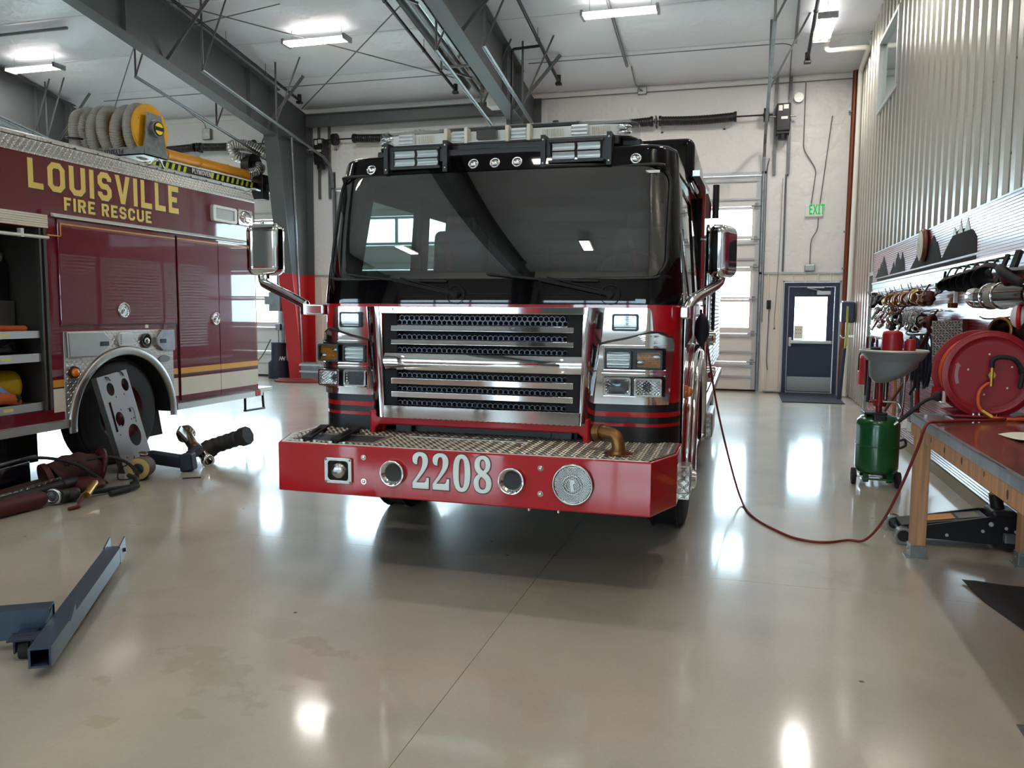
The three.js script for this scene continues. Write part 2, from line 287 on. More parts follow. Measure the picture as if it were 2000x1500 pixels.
function overheadDoor(n, x0, x1, z, out) {
  const d = sgroup('door_' + n), zi = z + out * 0.06, zo = z + out * 0.11, g = 0.004;
  const glass = { 2: [1.289, 1.801], 3: [1.903, 2.412], 5: [3.118, 3.64] }, ys = [0.03, 0.60, 1.17, 1.86, 2.50, 3.05, 3.70, DH - 0.005];
  for (let i = 0; i < 7; i++) {
    const s = new B(); let part = d;
    if (glass[i]) {
      const [a, b] = glass[i], xa = x0 + 0.17, xb = x1 - 0.17;
      s.box(x0, x1, ys[i] + g, a, zi, zo).box(x0, x1, b, ys[i + 1] - g, zi, zo).box(x0, xa, a, b, zi, zo).box(xb, x1, a, b, zi, zo);
      const w = (xb - xa) / 3; for (const k of [1, 2]) s.box(xa + w * k - 0.035, xa + w * k + 0.035, a, b, zi, zo);
      part = s.mesh('window_section', M.doorPanel, d);
      for (let k = 0; k < 3; k++) new B().box(xa + w * k + 0.02, xa + w * (k + 1) - 0.02, a - 0.01, b + 0.01, (zi + zo) / 2 - 0.003, (zi + zo) / 2 + 0.003).mesh('pane', M.glass, part);
    } else { s.box(x0, x1, ys[i] + g, ys[i + 1] - g, zi, zo, 0.006); part = s.mesh('door_section', M.doorPanel, d); }
  }
  for (const y of [0.30, 0.52, 0.80, 1.12, 2.66, 2.97, 3.84, 4.2]) new B().box(x0 + 0.02, x1 - 0.02, y - 0.018, y + 0.018, zi - out * 0.035, zi).mesh('stiffening_rail', M.doorRail, d);
  for (const x of [x0 + 0.05, x1 - 0.05]) new B().box(x - 0.05, x + 0.05, 0.05, DH - 0.02, zi - out * 0.02, zi).mesh('end_stile', M.doorRail, d);
  for (const x of [x0 + 0.09, x1 - 0.09]) for (const y of [0.6, 1.17, 1.86, 2.5, 3.05, 3.7]) new B().box(x - 0.035, x + 0.035, y - 0.06, y + 0.06, zi - out * 0.045, zi - out * 0.015).cyl([x - 0.1, y, zi - out * 0.05], [x + 0.1, y, zi - out * 0.05], 0.012, 0.012, 8).mesh('hinge', M.galv, d);
  for (const x of [x0 - 0.02, x1 + 0.02]) new B().box(x - 0.03, x + 0.03, 0.02, DH + 0.4, zi - out * 0.1, zi - out * 0.085).box(x - 0.03, x - 0.02, 0.02, DH + 0.4, zi - out * 0.1, zi - out * 0.03).box(x + 0.02, x + 0.03, 0.02, DH + 0.4, zi - out * 0.1, zi - out * 0.03).mesh('vertical_track', M.galv, d);
  new B().box(x0, x1, 0.0, 0.035, zi, zo).mesh('bottom_seal', M.rubber, d);
  const jt = new B(); for (const x of [x0 - 0.07, x1 + 0.02]) jt.box(x, x + 0.05, 0, DH + 0.05, z - out * 0.03, z); jt.box(x0 - 0.07, x1 + 0.07, DH, DH + 0.05, z - out * 0.03, z); jt.mesh('door_trim', M.doorRail, d);
  return d;
}
const backDoors = doorsBack.map(([a, b], i) => overheadDoor(i + 3, a, b, ZB, -1));
doorsBack.forEach(([a, b], i) => overheadDoor(i + 7, a, b, ZF, 1));
{ // door_1: the man door at the back
  const d = sgroup('door_1'), z = ZB;
  new B().box(0.77, 0.845, 0, 2.185, z - 0.1, z + 0.03).box(1.715, 1.79, 0, 2.185, z - 0.1, z + 0.03).box(0.845, 1.715, 2.11, 2.185, z - 0.1, z + 0.03).mesh('frame', M.navy, d);
  const leaf = new B().box(0.86, 0.975, 0.03, 2.1, z - 0.06, z - 0.015).box(1.575, 1.70, 0.03, 2.1, z - 0.06, z - 0.015).box(0.975, 1.575, 0.03, 1.06, z - 0.06, z - 0.015).box(0.975, 1.575, 1.91, 2.1, z - 0.06, z - 0.015).mesh('leaf', M.navy, d);
  new B().box(0.965, 1.585, 1.05, 1.92, z - 0.042, z - 0.036).mesh('pane', M.glass, leaf);
  new B().box(0.98, 1.145, 1.08, 1.34, z - 0.0345, z - 0.0335).mesh('notice', M.paper, leaf, { label: 'white notice taped inside the glass' });
  const dots = new B(); for (const y of [1.19, 1.26]) for (const x of [1.02, 1.06, 1.1]) dots.obox([x, y, z - 0.033], [0.018, 0.022, 0.001]); dots.mesh('notice_print', std(0x8a958e, 0.8), leaf);
  new B().box(0.845, 0.86, 0.02, 2.11, z - 0.01, z + 0.002).box(1.70, 1.715, 0.02, 2.11, z - 0.01, z + 0.002).box(0.86, 1.70, 2.1, 2.112, z - 0.01, z + 0.002).mesh('door_stop', M.doorRail, d);
  const bar = new B().box(0.90, 1.68, 0.985, 1.05, z + 0.02, z + 0.06, 0.012).box(0.875, 0.93, 0.93, 1.11, z - 0.015, z + 0.05, 0.01).mesh('panic_bar', M.alu, leaf);
  new B().box(1.37, 1.63, 1.95, 2.02, z - 0.015, z + 0.045, 0.01).mesh('door_closer', M.alu, leaf);
  new B().bar([1.45, 2.02, z + 0.03], [1.2, 2.08, z + 0.05], 0.02, 0.01).box(1.19, 1.5, 2.075, 2.105, z + 0.03, z + 0.06).mesh('closer_arm', M.alu, leaf);
  new B().box(0.875, 1.69, 0.045, 0.33, z - 0.015, z - 0.009).mesh('kick_plate', M.brushed, leaf);
  new B().box(0.845, 1.715, 0, 0.03, z - 0.08, z + 0.01).mesh('threshold', M.alu, d);
  const k = new B(); k.box(0.74, 0.77, 0, 2.22, z, z + 0.02).box(1.79, 1.82, 0, 2.22, z, z + 0.02).box(0.74, 1.82, 2.19, 2.22, z, z + 0.02); k.mesh('casing', M.doorRail, d);
}
{ // wall_right: ribbed metal sheets, each its own piece
  const w = sgroup('wall_right'), P = 0.305;
  const prof = (z) => { const t = ((z / P) % 1 + 1) % 1; return XR - 0.036 * clamp((0.24 - Math.abs(t - 0.5)) / 0.07, 0, 1) - (Math.abs(t) < 0.03 || t > 0.97 ? 0.006 : 0); };
  const sheet = (z0, z1, y0, y1) => {
    const zz = [z0]; for (let k = Math.ceil(z0 / P - 1); k * P < z1 + P; k++) for (const o of [0, 0.03, 0.26, 0.33, 0.67, 0.74, 0.97]) { const z = (k + o) * P; if (z > z0 + 1e-4 && z < z1 - 1e-4) zz.push(z); }
    zz.push(z1); zz.sort((a, b) => a - b);
    const b = new B();
    for (let i = 0; i < zz.length - 1; i++) {
      const a = zz[i], c = zz[i + 1], xa = prof(a + 1e-5), xc = prof(c - 1e-5), g = new THREE.BufferGeometry();
      const ya = y1 ?? CY(a) - 0.02, yc = y1 ?? CY(c) - 0.02;
      g.setAttribute('position', new THREE.Float32BufferAttribute([xa, y0, a, xc, yc, c, xc, y0, c, xa, y0, a, xa, ya, a, xc, yc, c], 3)); g.computeVertexNormals(); b.add(g);
    }
    const s = b.mesh('metal_sheet', M.corr, w); return s;
  };
  const run = (z0, z1, y0, y1) => { const n = Math.max(1, Math.round((z1 - z0) / 0.915)); for (let i = 0; i < n; i++) sheet(z0 + (z1 - z0) * i / n, z0 + (z1 - z0) * (i + 1) / n, y0, y1); };
  run(ZB, -14.33, 0.02); run(-14.33, -13.45, 2.2, 4.75); run(-14.33, -12.65, 5.87); run(-13.45, -12.65, 0.02, 4.75); run(-12.65, ZF, 0.02);
  const c = new B();
  c.box(XR + 0.02, XR + 0.2, 0, 9, ZB - 0.25, -14.4).box(XR + 0.02, XR + 0.2, 2.25, 4.7, -14.4, -13.4).box(XR + 0.02, XR + 0.2, 0, 4.7, -13.4, -12.6).box(XR + 0.02, XR + 0.2, 5.92, 9, -14.4, -12.6).box(XR + 0.02, XR + 0.2, 0, 9, -12.6, ZF + 0.25);
  c.box(XR + 0.2, XR + 1.4, 0, 2.3, -14.6, -14.4).box(XR + 0.2, XR + 1.4, 0, 2.3, -13.4, -13.2).box(XR + 1.3, XR + 1.4, 0, 2.3, -14.6, -13.2).box(XR + 0.2, XR + 1.4, 2.25, 2.35, -14.6, -13.2);
  c.box(XR + 0.2, XR + 1.4, 4.6, 4.7, -14.6, -12.4).box(XR + 0.2, XR + 1.4, 5.92, 6.02, -14.6, -12.4).box(XR + 0.2, XR + 1.4, 4.6, 6, -14.6, -14.4).box(XR + 0.2, XR + 1.4, 4.6, 6, -12.6, -12.4).box(XR + 1.3, XR + 1.4, 4.6, 6, -14.6, -12.4);
  c.mesh('backing', M.vinylWall, w);
  const cs = new B(); for (let y = 0.6, k = 0; y < 7.4; y += 0.75, k++) for (let z = ZB + 0.45; z < 4; z += 0.61) if (!(z < -12.5 && z > -14.5 && (y < 2.4 || (y > 4.6 && y < 6))) && y < CY(z) - 0.1) cs.sph([XR - 0.002, y + rr(-0.1, 0.1), z], 0.012, [0.6, 1, 1], 6);
  cs.mesh('sheet_screws', M.galvDark, w, { kind: 'stuff' });
  const tr = new B().box(XR - 0.05, XR + 0.05, 0, 2.25, -14.37, -14.31).box(XR - 0.05, XR + 0.05, 0, 2.25, -13.47, -13.41).box(XR - 0.05, XR + 0.05, 2.19, 2.25, -14.37, -13.41); tr.mesh('opening_trim', M.corr, w);
  const wd = sgroup('window_1');
  const f = new B(); f.box(XR - 0.06, XR + 0.06, 4.74, 4.80, -14.36, -12.62, 0.008).box(XR - 0.06, XR + 0.06, 5.82, 5.88, -14.36, -12.62, 0.008).box(XR - 0.06, XR + 0.06, 4.8, 5.82, -14.36, -14.29, 0.008).box(XR - 0.06, XR + 0.06, 4.8, 5.82, -12.69, -12.62, 0.008); f.mesh('frame', M.doorRail, wd);
  new B().box(XR + 0.0, XR + 0.006, 4.79, 5.83, -14.3, -12.68).mesh('pane', M.glass, wd);
  const dr = sgroup('door_2'); new B().box(XR + 0.1, XR + 0.15, 0.01, 2.24, -14.38, -13.42).mesh('leaf', M.navy, dr);
  new B().cyl([XR + 0.02, 1.0, -13.55], [XR + 0.1, 1.0, -13.55], 0.03).bar([XR + 0.03, 1.0, -13.55], [XR + 0.03, 1.0, -13.68], 0.02, 0.02).mesh('door_handle', M.steel, dr);
}
{ // slatwall: maroon slats with two aluminium rails
  const s = sgroup('trim_1'), z0 = -13.38, z1 = -1.0, X = 1.88, N = 5;
  const slats = (y0, y1, za, zb) => { // saw-tooth boards, one inch each
    const p = 0.0254, pts = [[0, y0]]; for (let y = y0; y < y1 - 1e-3; y += p) { const t = Math.min(y + p, y1); pts.push([0.012, y + 0.001], [0.012, t - 0.005], [0.002, t - 0.004], [0.002, t - 0.0005]); } pts.push([0, y1]);
    return new B().ext(pts.map(([d, y]) => [d, y]), zb - za, new THREE.Matrix4().makeBasis(new THREE.Vector3(-1, 0, 0), new THREE.Vector3(0, 1, 0), new THREE.Vector3(0, 0, -1)).setPosition(X + 0.012, 0, zb));
  };
  for (let i = 0; i < N; i++) { const a = z0 + (z1 - z0) * i / N + 0.002, b = z0 + (z1 - z0) * (i + 1) / N - 0.002; slats(2.05, 2.485, a, b).mesh('slat_panel', M.slat, s); slats(1.42, 1.905, a, b).mesh('slat_panel', M.slat, s); slats(0.13, 1.25, a, b).mesh('slat_panel', M.slat, s); }
  new B().box(X + 0.012, XR - 0.03, 0.0, 2.485, z0, z1).mesh('furring', std(0x8b857b, 0.8), s);
  const rail = (y0, y1) => new B().ext([[0, y0], [0.028, y0], [0.03, y0 + 0.012], [0.012, y0 + 0.02], [0.012, y0 + 0.05], [0.02, y0 + 0.055], [0.02, y1 - 0.03], [0.03, y1 - 0.022], [0.032, y1], [0, y1]], z1 - z0, new THREE.Matrix4().makeBasis(new THREE.Vector3(-1, 0, 0), new THREE.Vector3(0, 1, 0), new THREE.Vector3(0, 0, -1)).setPosition(X + 0.012, 0, z1)).mesh('aluminium_rail', M.alu, s);
  rail(1.905, 2.05); rail(1.25, 1.42);
  new B().box(X - 0.003, X + 0.012, 2.485, 2.5, z0, z1).box(X - 0.003, XR, 0.13, 2.5, z0 - 0.02, z0).mesh('edge_trim', M.doorRail, s);
  new B().box(X + 0.002, XR, 0.0, 0.11, z0, z1).mesh('base_board', std(0x9c8d72, 0.7), s);
  // flat print: pines along the upper panel, cut out of dark film
  const tree = (cz, y0, w, h, list) => { const o = [[cz - w, y0]]; const n = list.length; list.forEach(([t, top, ww]) => { const c = cz - w + 2 * w * t; o.push([c - ww, top - 0.09], [c - ww * 0.55, top - 0.07], [c - ww * 0.45, top - 0.045], [c, top], [c + ww * 0.45, top - 0.045], [c + ww * 0.55, top - 0.07], [c + ww, top - 0.09]); }); o.push([cz + w, y0]); return o; };
  const pr = (o) => o.map(([z, y]) => [-z, y]).reverse();
  const D = new B(), mx = faceX(X - 0.0035), R = (cz, w, list) => D.ext(pr(tree(cz, 2.115, w, 0, list)), 0.002, mx);
  R(-12.6, 0.55, [[0.22, 2.26, 0.1], [0.42, 2.32, 0.12], [0.62, 2.40, 0.14]]); R(-11.4, 0.55, [[0.25, 2.28, 0.12], [0.52, 2.38, 0.13], [0.8, 2.36, 0.12]]);
  R(-9.75, 0.8, [[0.25, 2.3, 0.14], [0.5, 2.38, 0.17], [0.74, 2.41, 0.19]]);
  D.ext(pr([[-9.02, 2.115], [-8.75, 2.25], [-8.55, 2.33], [-8.35, 2.37], [-8.1, 2.36], [-7.85, 2.32], [-7.72, 2.25], [-7.7, 2.115]]), 0.002, mx);
  D.ext(pr([[-13.0, 2.06], [-13.0, 2.095], [-7.72, 2.095], [-7.72, 2.06]]), 0.002, mx);
  D.mesh('tree_decal', M.decalDark, s, { label: 'dark pine skyline decal' });
  const Wd = new B(); for (const [c, t, w] of [[-8.5, 2.405, 0.07], [-8.28, 2.46, 0.09], [-8.04, 2.455, 0.1]]) Wd.ext(pr([[c - w, 2.33], [c - w * 0.5, 2.38], [c, t], [c + w * 0.5, 2.38], [c + w, 2.33]]), 0.002, faceX(X - 0.0045)); Wd.mesh('snow_decal', M.decalWhite, s, { label: 'white snowy treetops on the decal' });
}
// ---------------------------------------------------------------- steel frames
function rafter(x, zc, d1, d0) { // rafter over x: web, two flanges; hangs under the purlins from the eave to the ridge
  const o = sgroup('steel_rafter'), za = zc, zb = ZR, ya = CY(za) - 0.12, yb = CY(zb) - 0.12, w = 0.13, t = 0.014;
  new B().ext([[-za, ya], [-zb, yb], [-zb, yb - d1], [-za, ya - d0]], t, faceX(x - t / 2)).mesh('web', M.steelPaint, o);
  new B().bar([x, ya, za], [x, yb, zb], 2 * w, 0.02).mesh('top_flange', M.steelPaint, o);
  new B().bar([x, ya - d0, za], [x, yb - d1, zb], 2 * w, 0.02).mesh('bottom_flange', M.steelPaint, o);
  for (const z of [-14.6, -11.2, -7.6]) new B().box(x - 0.1, x + 0.1, CY(z) - 0.12 - (d0 + (d1 - d0) * (z - za) / (zb - za)), CY(z) - 0.13, z - 0.006, z + 0.006).mesh('web_stiffener', M.steelPaint, o);
  for (const z of [-15.2, -12.2, -9.2, -6.2]) for (const sd of [-1, 1]) { const f = (z - za) / (zb - za), yb2 = CY(z) - 0.12 - (d0 + (d1 - d0) * f); new B().bar([x + sd * 0.02, yb2 + 0.03, z], [x + sd * 0.95, CY(z) - 0.08, z], 0.07, 0.008).bar([x + sd * 0.02, yb2 + 0.03, z], [x + sd * 0.95, CY(z) - 0.08, z], 0.008, 0.07).mesh('flange_brace', M.galvDark, o); }
  // front half of the frame
  const zc2 = ZF - 1.2, y2 = CY(zc2) - 0.12;
  new B().ext([[-zb, yb], [-zc2, y2], [-zc2, y2 - d0], [-zb, yb - d1]], t, faceX(x - t / 2)).bar([x, y2, zc2], [x, yb, zb], 2 * w, 0.02).bar([x, y2 - d0, zc2], [x, yb - d1, zb], 2 * w, 0.02).mesh('front_half', M.steelPaint, o);
  return o;
}
function column(x, z, out) { // tapered column: outer flange upright at the wall, inner flange leaning into the room
  const o = sgroup('steel_column'), zo = z - out * 0.05, w = 0.17, base = z - out * 0.62, topz = z - out * 1.5, yt = 5.35, cut = 2.38, at = (y) => base + (topz - base) * y / yt;
  for (const [y0, y1, m, n] of [[0.01, cut, M.steelRed, 'lower'], [cut, yt, M.steelPaint, 'upper']]) {
    new B().ext([[-zo, y0], [-at(y0), y0], [-at(y1), y1], [-zo, y1]], 0.016, faceX(x - 0.008)).mesh(n + '_web', m, o);
    new B().bar([x, y0, at(y0)], [x, y1, at(y1)], 2 * w, 0.02, [0, 0, 1]).mesh(n + '_inner_flange', m, o);
    new B().box(x - w, x + w, y0, y1, zo - 0.01, zo + 0.01).mesh(n + '_outer_flange', m, o);
  }
  new B().ext([[-zo, yt], [-topz, yt], [-(topz), CY(topz) - 0.12], [-zo, CY(zo) - 0.12]], 0.02, faceX(x - 0.01)).bar([x, yt, topz], [x, CY(topz) - 0.12, topz], 2 * w, 0.02, [0, 0, 1]).box(x - w, x + w, yt, CY(zo) - 0.12, zo - 0.01, zo + 0.01).box(x - w, x + w, yt - 0.01, yt + 0.012, Math.min(zo, topz), Math.max(zo, topz)).mesh('knee', M.steelPaint, o);
  new B().box(x - 0.2, x + 0.2, 0, 0.012, Math.min(zo, base) - 0.05, Math.max(zo, base) + 0.05).mesh('base_plate', m0(), o);
  return o;
  function m0() { return M.steelRed; }
}
for (const x of [-15.1, -9.76, -4.38]) { rafter(x, ZB + 1.3, 0.95, 1.0); column(x, ZB, -1); column(x, ZF, 1); }
{ // portal strut between the columns under the eave
  const o = sgroup('eave_beam'); const z = ZB + 0.28;
  new B().box(-9.6, -4.55, 5.69, 5.705, z - 0.1, z + 0.1).box(-9.6, -4.55, 5.935, 5.95, z - 0.1, z + 0.1).box(-9.6, -4.55, 5.70, 5.94, z - 0.006, z + 0.006).mesh('beam', M.steelPaint, o);
  new B().ext([[-5.0, 5.7], [-4.5, 5.7], [-4.5, 5.35]], 0.012, T4(0, 0, z)).mesh('haunch', M.steelPaint, o);
  new B().box(XL, XR, 6.02, 6.12, ZB, ZB + 0.03).mesh('eave_strip', M.vinylWall, o);
}
for (const [a, b] of [[[-9.5, 6.75, -12.0], [-4.6, 6.05, -16.6]], [[-4.7, 6.75, -12.0], [-9.5, 6.0, -16.3]], [[-9.9, 6.75, -12.0], [-14.9, 6.05, -16.6]]]) struct(new B().cyl(a, b, 0.012, 0.012, 6).mesh('brace_rod', M.galvDark));
// ================================================================ lamps and overhead services
function lamp(c, alongZ, label, group = 'twin tube ceiling lamps') {
  const [x, y, z] = c, t = thing('ceiling_lamp', label, 'lamp', c, group), L = 0.61, W = 0.15;
  const bx = (a0, a1, y0, y1, b0, b1, bev) => alongZ ? [x + b0, x + b1, y0, y1, z + a0, z + a1, bev] : [x + a0, x + a1, y0, y1, z + b0, z + b1, bev];
  const pt = (a, h, b) => alongZ ? [x + b, h, z + a] : [x + a, h, z + b];
  new B().box(...bx(-L, L, y + 0.05, y + 0.09, -0.05, 0.05)).box(...bx(-L, L, y + 0.04, y + 0.05, -W, W)).mesh('housing', M.white, t);
  for (const b of [-0.075, 0.075]) new B().cyl(pt(-L + 0.02, y + 0.012, b), pt(L - 0.02, y + 0.012, b), 0.016, 0.016, 10).mesh('tube', M.tube, t);
  for (const s of [-1, 1]) new B().box(...bx(s * L - 0.02, s * L + 0.02, y - 0.01, y + 0.08, -W, W)).mesh('end_cap', M.galv, t);
  for (const a of [-0.5, 0.5]) new B().cyl(pt(a, y + 0.08, 0), pt(a, CY(z) - 0.05, 0), 0.004, 0.004, 5).mesh('hanging_chain', M.galvDark, t);
  const l = new THREE.RectAreaLight(0xfff0d2, LAMP, alongZ ? 0.24 : 1.18, alongZ ? 1.18 : 0.24);
  l.color.setRGB(1.0, 0.95, 0.90); l.rotation.x = -Math.PI / 2; l.position.set(0, -0.012, 0); t.add(l);
  if (z < -6) { const up = new THREE.RectAreaLight(0xfff0d2, LAMP * 0.07, l.width, l.height); up.color.copy(l.color); up.rotation.x = Math.PI / 2; up.position.set(0, 0.1, 0); t.add(up); }   // open strip: the bare tubes also shine on the ceiling
  return t;
}
lamp([-13.9, 6.36, -13.5], false, 'ceiling lamp at far left above the maroon truck');
lamp([-7.55, 6.38, -13.5], false, 'ceiling lamp between the two grey rafters, left of the engine roof');
lamp([-2.07, 6.38, -13.5], false, 'ceiling lamp above the engine, right of the second rafter');
lamp([1.13, 6.2, -14.55], true, 'ceiling lamp near the ribbed wall, running away from the viewer');
const rowWord = { '-7': 'nearest', '-0.6': 'second', '4.6': 'third' };
for (const z of [-7.0, -0.6, 4.6]) [-12.6, -7.4, -2.2].forEach((x, i) => { if (z > -1 && i < 1) return; lamp([x, CY(z) - 0.3, z], z > 0, `ceiling lamp in the ${rowWord[z]} row overhead, ${['left of the first rafter', 'left of the second rafter', 'right of the second rafter'][i]}`, 'lamps outside the view'); });
[-8.2, -2.2].forEach((z, i) => lamp([1.13, CY(z) - 0.4, z], true, `ceiling lamp along the ribbed wall, ${['first', 'second'][i]} after the one in view`, 'lamps outside the view'));
function corrTube(b, pts, r, pitch, n = 14, depth = 0.07, closed = false) {   // ringed flexible hose
  const c = new THREE.CatmullRomCurve3(pts.map(V), closed), L = c.getLength(), seg = Math.max(8, Math.round(L / pitch * 4)), F = c.computeFrenetFrames(seg, closed), P = c.getSpacedPoints(seg);
  return b.grid(seg, n, (u, v) => { const i = Math.round(u * seg), a = v * Math.PI * 2, q = r * (1 + depth * Math.sin(i * Math.PI / 2)); return P[i].clone().addScaledVector(F.normals[i % F.normals.length], Math.cos(a) * q).addScaledVector(F.binormals[i % F.binormals.length], Math.sin(a) * q).toArray(); });
}
// inclined door tracks with their angle hangers, parts of the overhead doors
doorsBack.forEach(([x0, x1], k) => {
  for (const x of [x0 - 0.02, x1 + 0.02]) {
    const za = ZB + 0.1, zc = ZB + 4.65, yt = 4.92, ye = yt + (zc - ZB) * PITCHC, b = new B();
    const path = [[x, 4.35, za], [x, yt - 0.3, za + 0.02], [x, yt - 0.06, za + 0.13], [x, yt + 0.06, za + 0.42], [x, ye, zc]];
    for (let i = 0; i < path.length - 1; i++) b.bar(path[i], path[i + 1], 0.055, 0.012, [0, 0, 1]).bar([path[i][0] - 0.025, path[i][1], path[i][2]], [path[i + 1][0] - 0.025, path[i + 1][1], path[i + 1][2]], 0.008, 0.05, [0, 1, 0.2]);
    b.mesh('inclined_track', M.galv, backDoors[k]);
    for (const z of [zc, (za + zc) / 2]) { const y = yt + (z - ZB) * PITCHC, h = new B(); h.bar([x, y, z], [x, CY(z) - 0.03, z], 0.04, 0.005).bar([x, y, z], [x, CY(z) - 0.03, z], 0.005, 0.04).bar([x, y, z], [x + 0.62, CY(z + 0.1) - 0.03, z + 0.1], 0.035, 0.005).bar([x, y, z], [x + 0.62, CY(z + 0.1) - 0.03, z + 0.1], 0.005, 0.035); if (z === zc) h.box(x - 0.05, x + 0.75, CY(zc) - 0.06, CY(zc) - 0.03, zc - 0.02, zc + 0.02); h.mesh('track_hanger', M.galvDark, backDoors[k]); }
  }
});
const springWords = ['above the far left overhead door', 'above the overhead door behind the maroon truck', 'above the middle overhead door', 'above the overhead door beside the exit'];
doorsBack.forEach(([x0, x1], k) => { // counterbalance shafts with their springs
  const c = (x0 + x1) / 2 + 0.06, y = 5.4, z = ZB + 0.2, t = thing('spring_shaft', 'black coiled spring shaft ' + springWords[k], 'spring', [c, y, z], 'door spring shafts');
  new B().cyl([x0 - 0.1, y, z], [x1 + 0.15, y, z], 0.016).mesh('shaft', M.black, t);
  for (const [a, b] of [[c - 1.6, c - 0.1], [c + 0.06, c + 1.52]]) {
    const n = Math.round((b - a) / 0.05); new B().grid(n * 4, 14, (u, v) => { const q = 0.088 * (1 + 0.05 * Math.sin(u * n * Math.PI * 2)), w = v * Math.PI * 2; return [a + (b - a) * u, y + q * Math.cos(w) - 0.025 * Math.sin(u * Math.PI), z + q * Math.sin(w)]; }).cyl([a - 0.02, y, z], [a + 0.03, y, z], 0.1, 0.1, 14).cyl([b - 0.03, y, z], [b + 0.02, y, z], 0.1, 0.1, 14).mesh('spring', M.black, t);
  }
  new B().cyl([c - 0.05, y, z], [c + 0.01, y, z], 0.05, 0.05, 10).box(c - 0.03, c - 0.01, y - 0.1, y + 0.1, ZB + 0.005, z + 0.05).mesh('centre_bracket', M.black, t);
  for (const x of [x0 + 0.06, x1 - 0.02]) new B().cyl([x, y, z], [x + 0.1, y, z], 0.13, 0.13, 20).cyl([x - 0.01, y, z], [x + 0.11, y, z], 0.045, 0.045, 12).mesh('cable_drum', M.black, t);
});
function operator(x, y, label) { // door motor on two slotted struts
  const z = ZB + 0.02, t = thing('door_operator', label, 'motor', [x, y, z], 'door operators');
  for (const s of [-0.13, 0.13]) { const b = new B().box(x + s - 0.03, x + s + 0.03, y - 1.0, y + 0.85, z, z + 0.035); for (let i = 0; i < 16; i++) b.box(x + s - 0.012, x + s + 0.012, y - 0.95 + i * 0.11, y - 0.89 + i * 0.11, z + 0.03, z + 0.042); b.mesh('strut', M.galvDark, t); }
  new B().box(x - 0.13, x + 0.13, y - 0.22, y + 0.3, z + 0.04, z + 0.3, 0.02).mesh('motor_box', M.black, t);
  new B().cyl([x, y - 0.24, z + 0.17], [x, y - 0.36, z + 0.17], 0.1, 0.09, 16).box(x - 0.12, x + 0.12, y - 0.27, y - 0.22, z + 0.06, z + 0.28, 0.01).mesh('motor', M.black, t);
  new B().box(x - 0.09, x - 0.02, y + 0.16, y + 0.26, z + 0.3, z + 0.303).box(x + 0.0, x + 0.09, y + 0.19, y + 0.27, z + 0.3, z + 0.303).box(x - 0.04, x + 0.08, y + 0.0, y + 0.05, z + 0.3, z + 0.303).mesh('sticker', M.silver, t);
  new B().cyl([x - 0.36, y + 0.08, z + 0.17], [x + 0.24, y + 0.08, z + 0.17], 0.018, 0.018, 10).cyl([x - 0.3, y + 0.08, z + 0.17], [x - 0.27, y + 0.08, z + 0.17], 0.1, 0.1, 16).mesh('drive_shaft', M.steel, t);
  return t;
}
operator(0.62, 5.28, 'black door operator above the exit side of the right overhead door');
operator(-9.3, 5.12, 'black door operator beside the grey and red column');
// black gas pipes under the ceiling
function gasPipe(pts, label, r = 0.03) { const t = thing('gas_pipe', label, 'pipe', pts[0]); new B().pipe(pts, r, 10).mesh('pipe', M.black, t); const e = pts[pts.length - 1]; new B().cyl([e[0], e[1] - 0.03, e[2]], [e[0], e[1] + 0.12, e[2]], 0.045, 0.045, 10).box(e[0] - 0.06, e[0] + 0.06, e[1] - 0.07, e[1] - 0.02, e[2] - 0.05, e[2] + 0.05, 0.01).mesh('end_valve', M.black, t); for (let k = 1; k < 5; k++) { const f = k / 5, a = V(pts[0]).lerp(V(pts[1]), f); new B().cyl(a.toArray(), [a.x, CY(a.z) - 0.02, a.z], 0.006, 0.006, 5).torus(a.toArray(), [0, 0, 1], r + 0.006, 0.006, 14, 5).mesh('pipe_hanger', M.galvDark, t); } return t; }
const under = (x, z, h) => [x, CY(z) - h, z];
gasPipe([under(-5.78, -7.5, 0.25), under(-5.78, -15.95, 0.25)], 'longer of two black pipes left of the tube heater');
gasPipe([under(-5.52, -7.5, 0.28), under(-5.52, -15.6, 0.28), [-5.0, CY(-15.6) - 0.28, -15.6]], 'black pipe feeding the tube heater burner');
gasPipe([under(-3.62, -7.5, 0.25), under(-3.62, -15.9, 0.25)], 'black pipe right of the second rafter');
gasPipe([under(-9.32, -9.5, 0.25), under(-9.32, -15.9, 0.25)], 'black pipe right of the first rafter');
gasPipe([under(0.96, -7.5, 0.25), under(0.96, -15.75, 0.25)], 'black pipe beside the lamp near the ribbed wall');
{ const t = thing('gas_pipe', 'short black cross pipe and drop through the second rafter', 'pipe', [-4.0, 6.2, -14.45]); new B().pipe([under(-3.62, -14.45, 0.25), [-4.15, CY(-14.45) - 0.27, -14.45], [-4.15, 4.9, -14.45], [-4.0, 4.9, -14.45]], 0.025, 10, 0.05).mesh('pipe', M.black, t); }
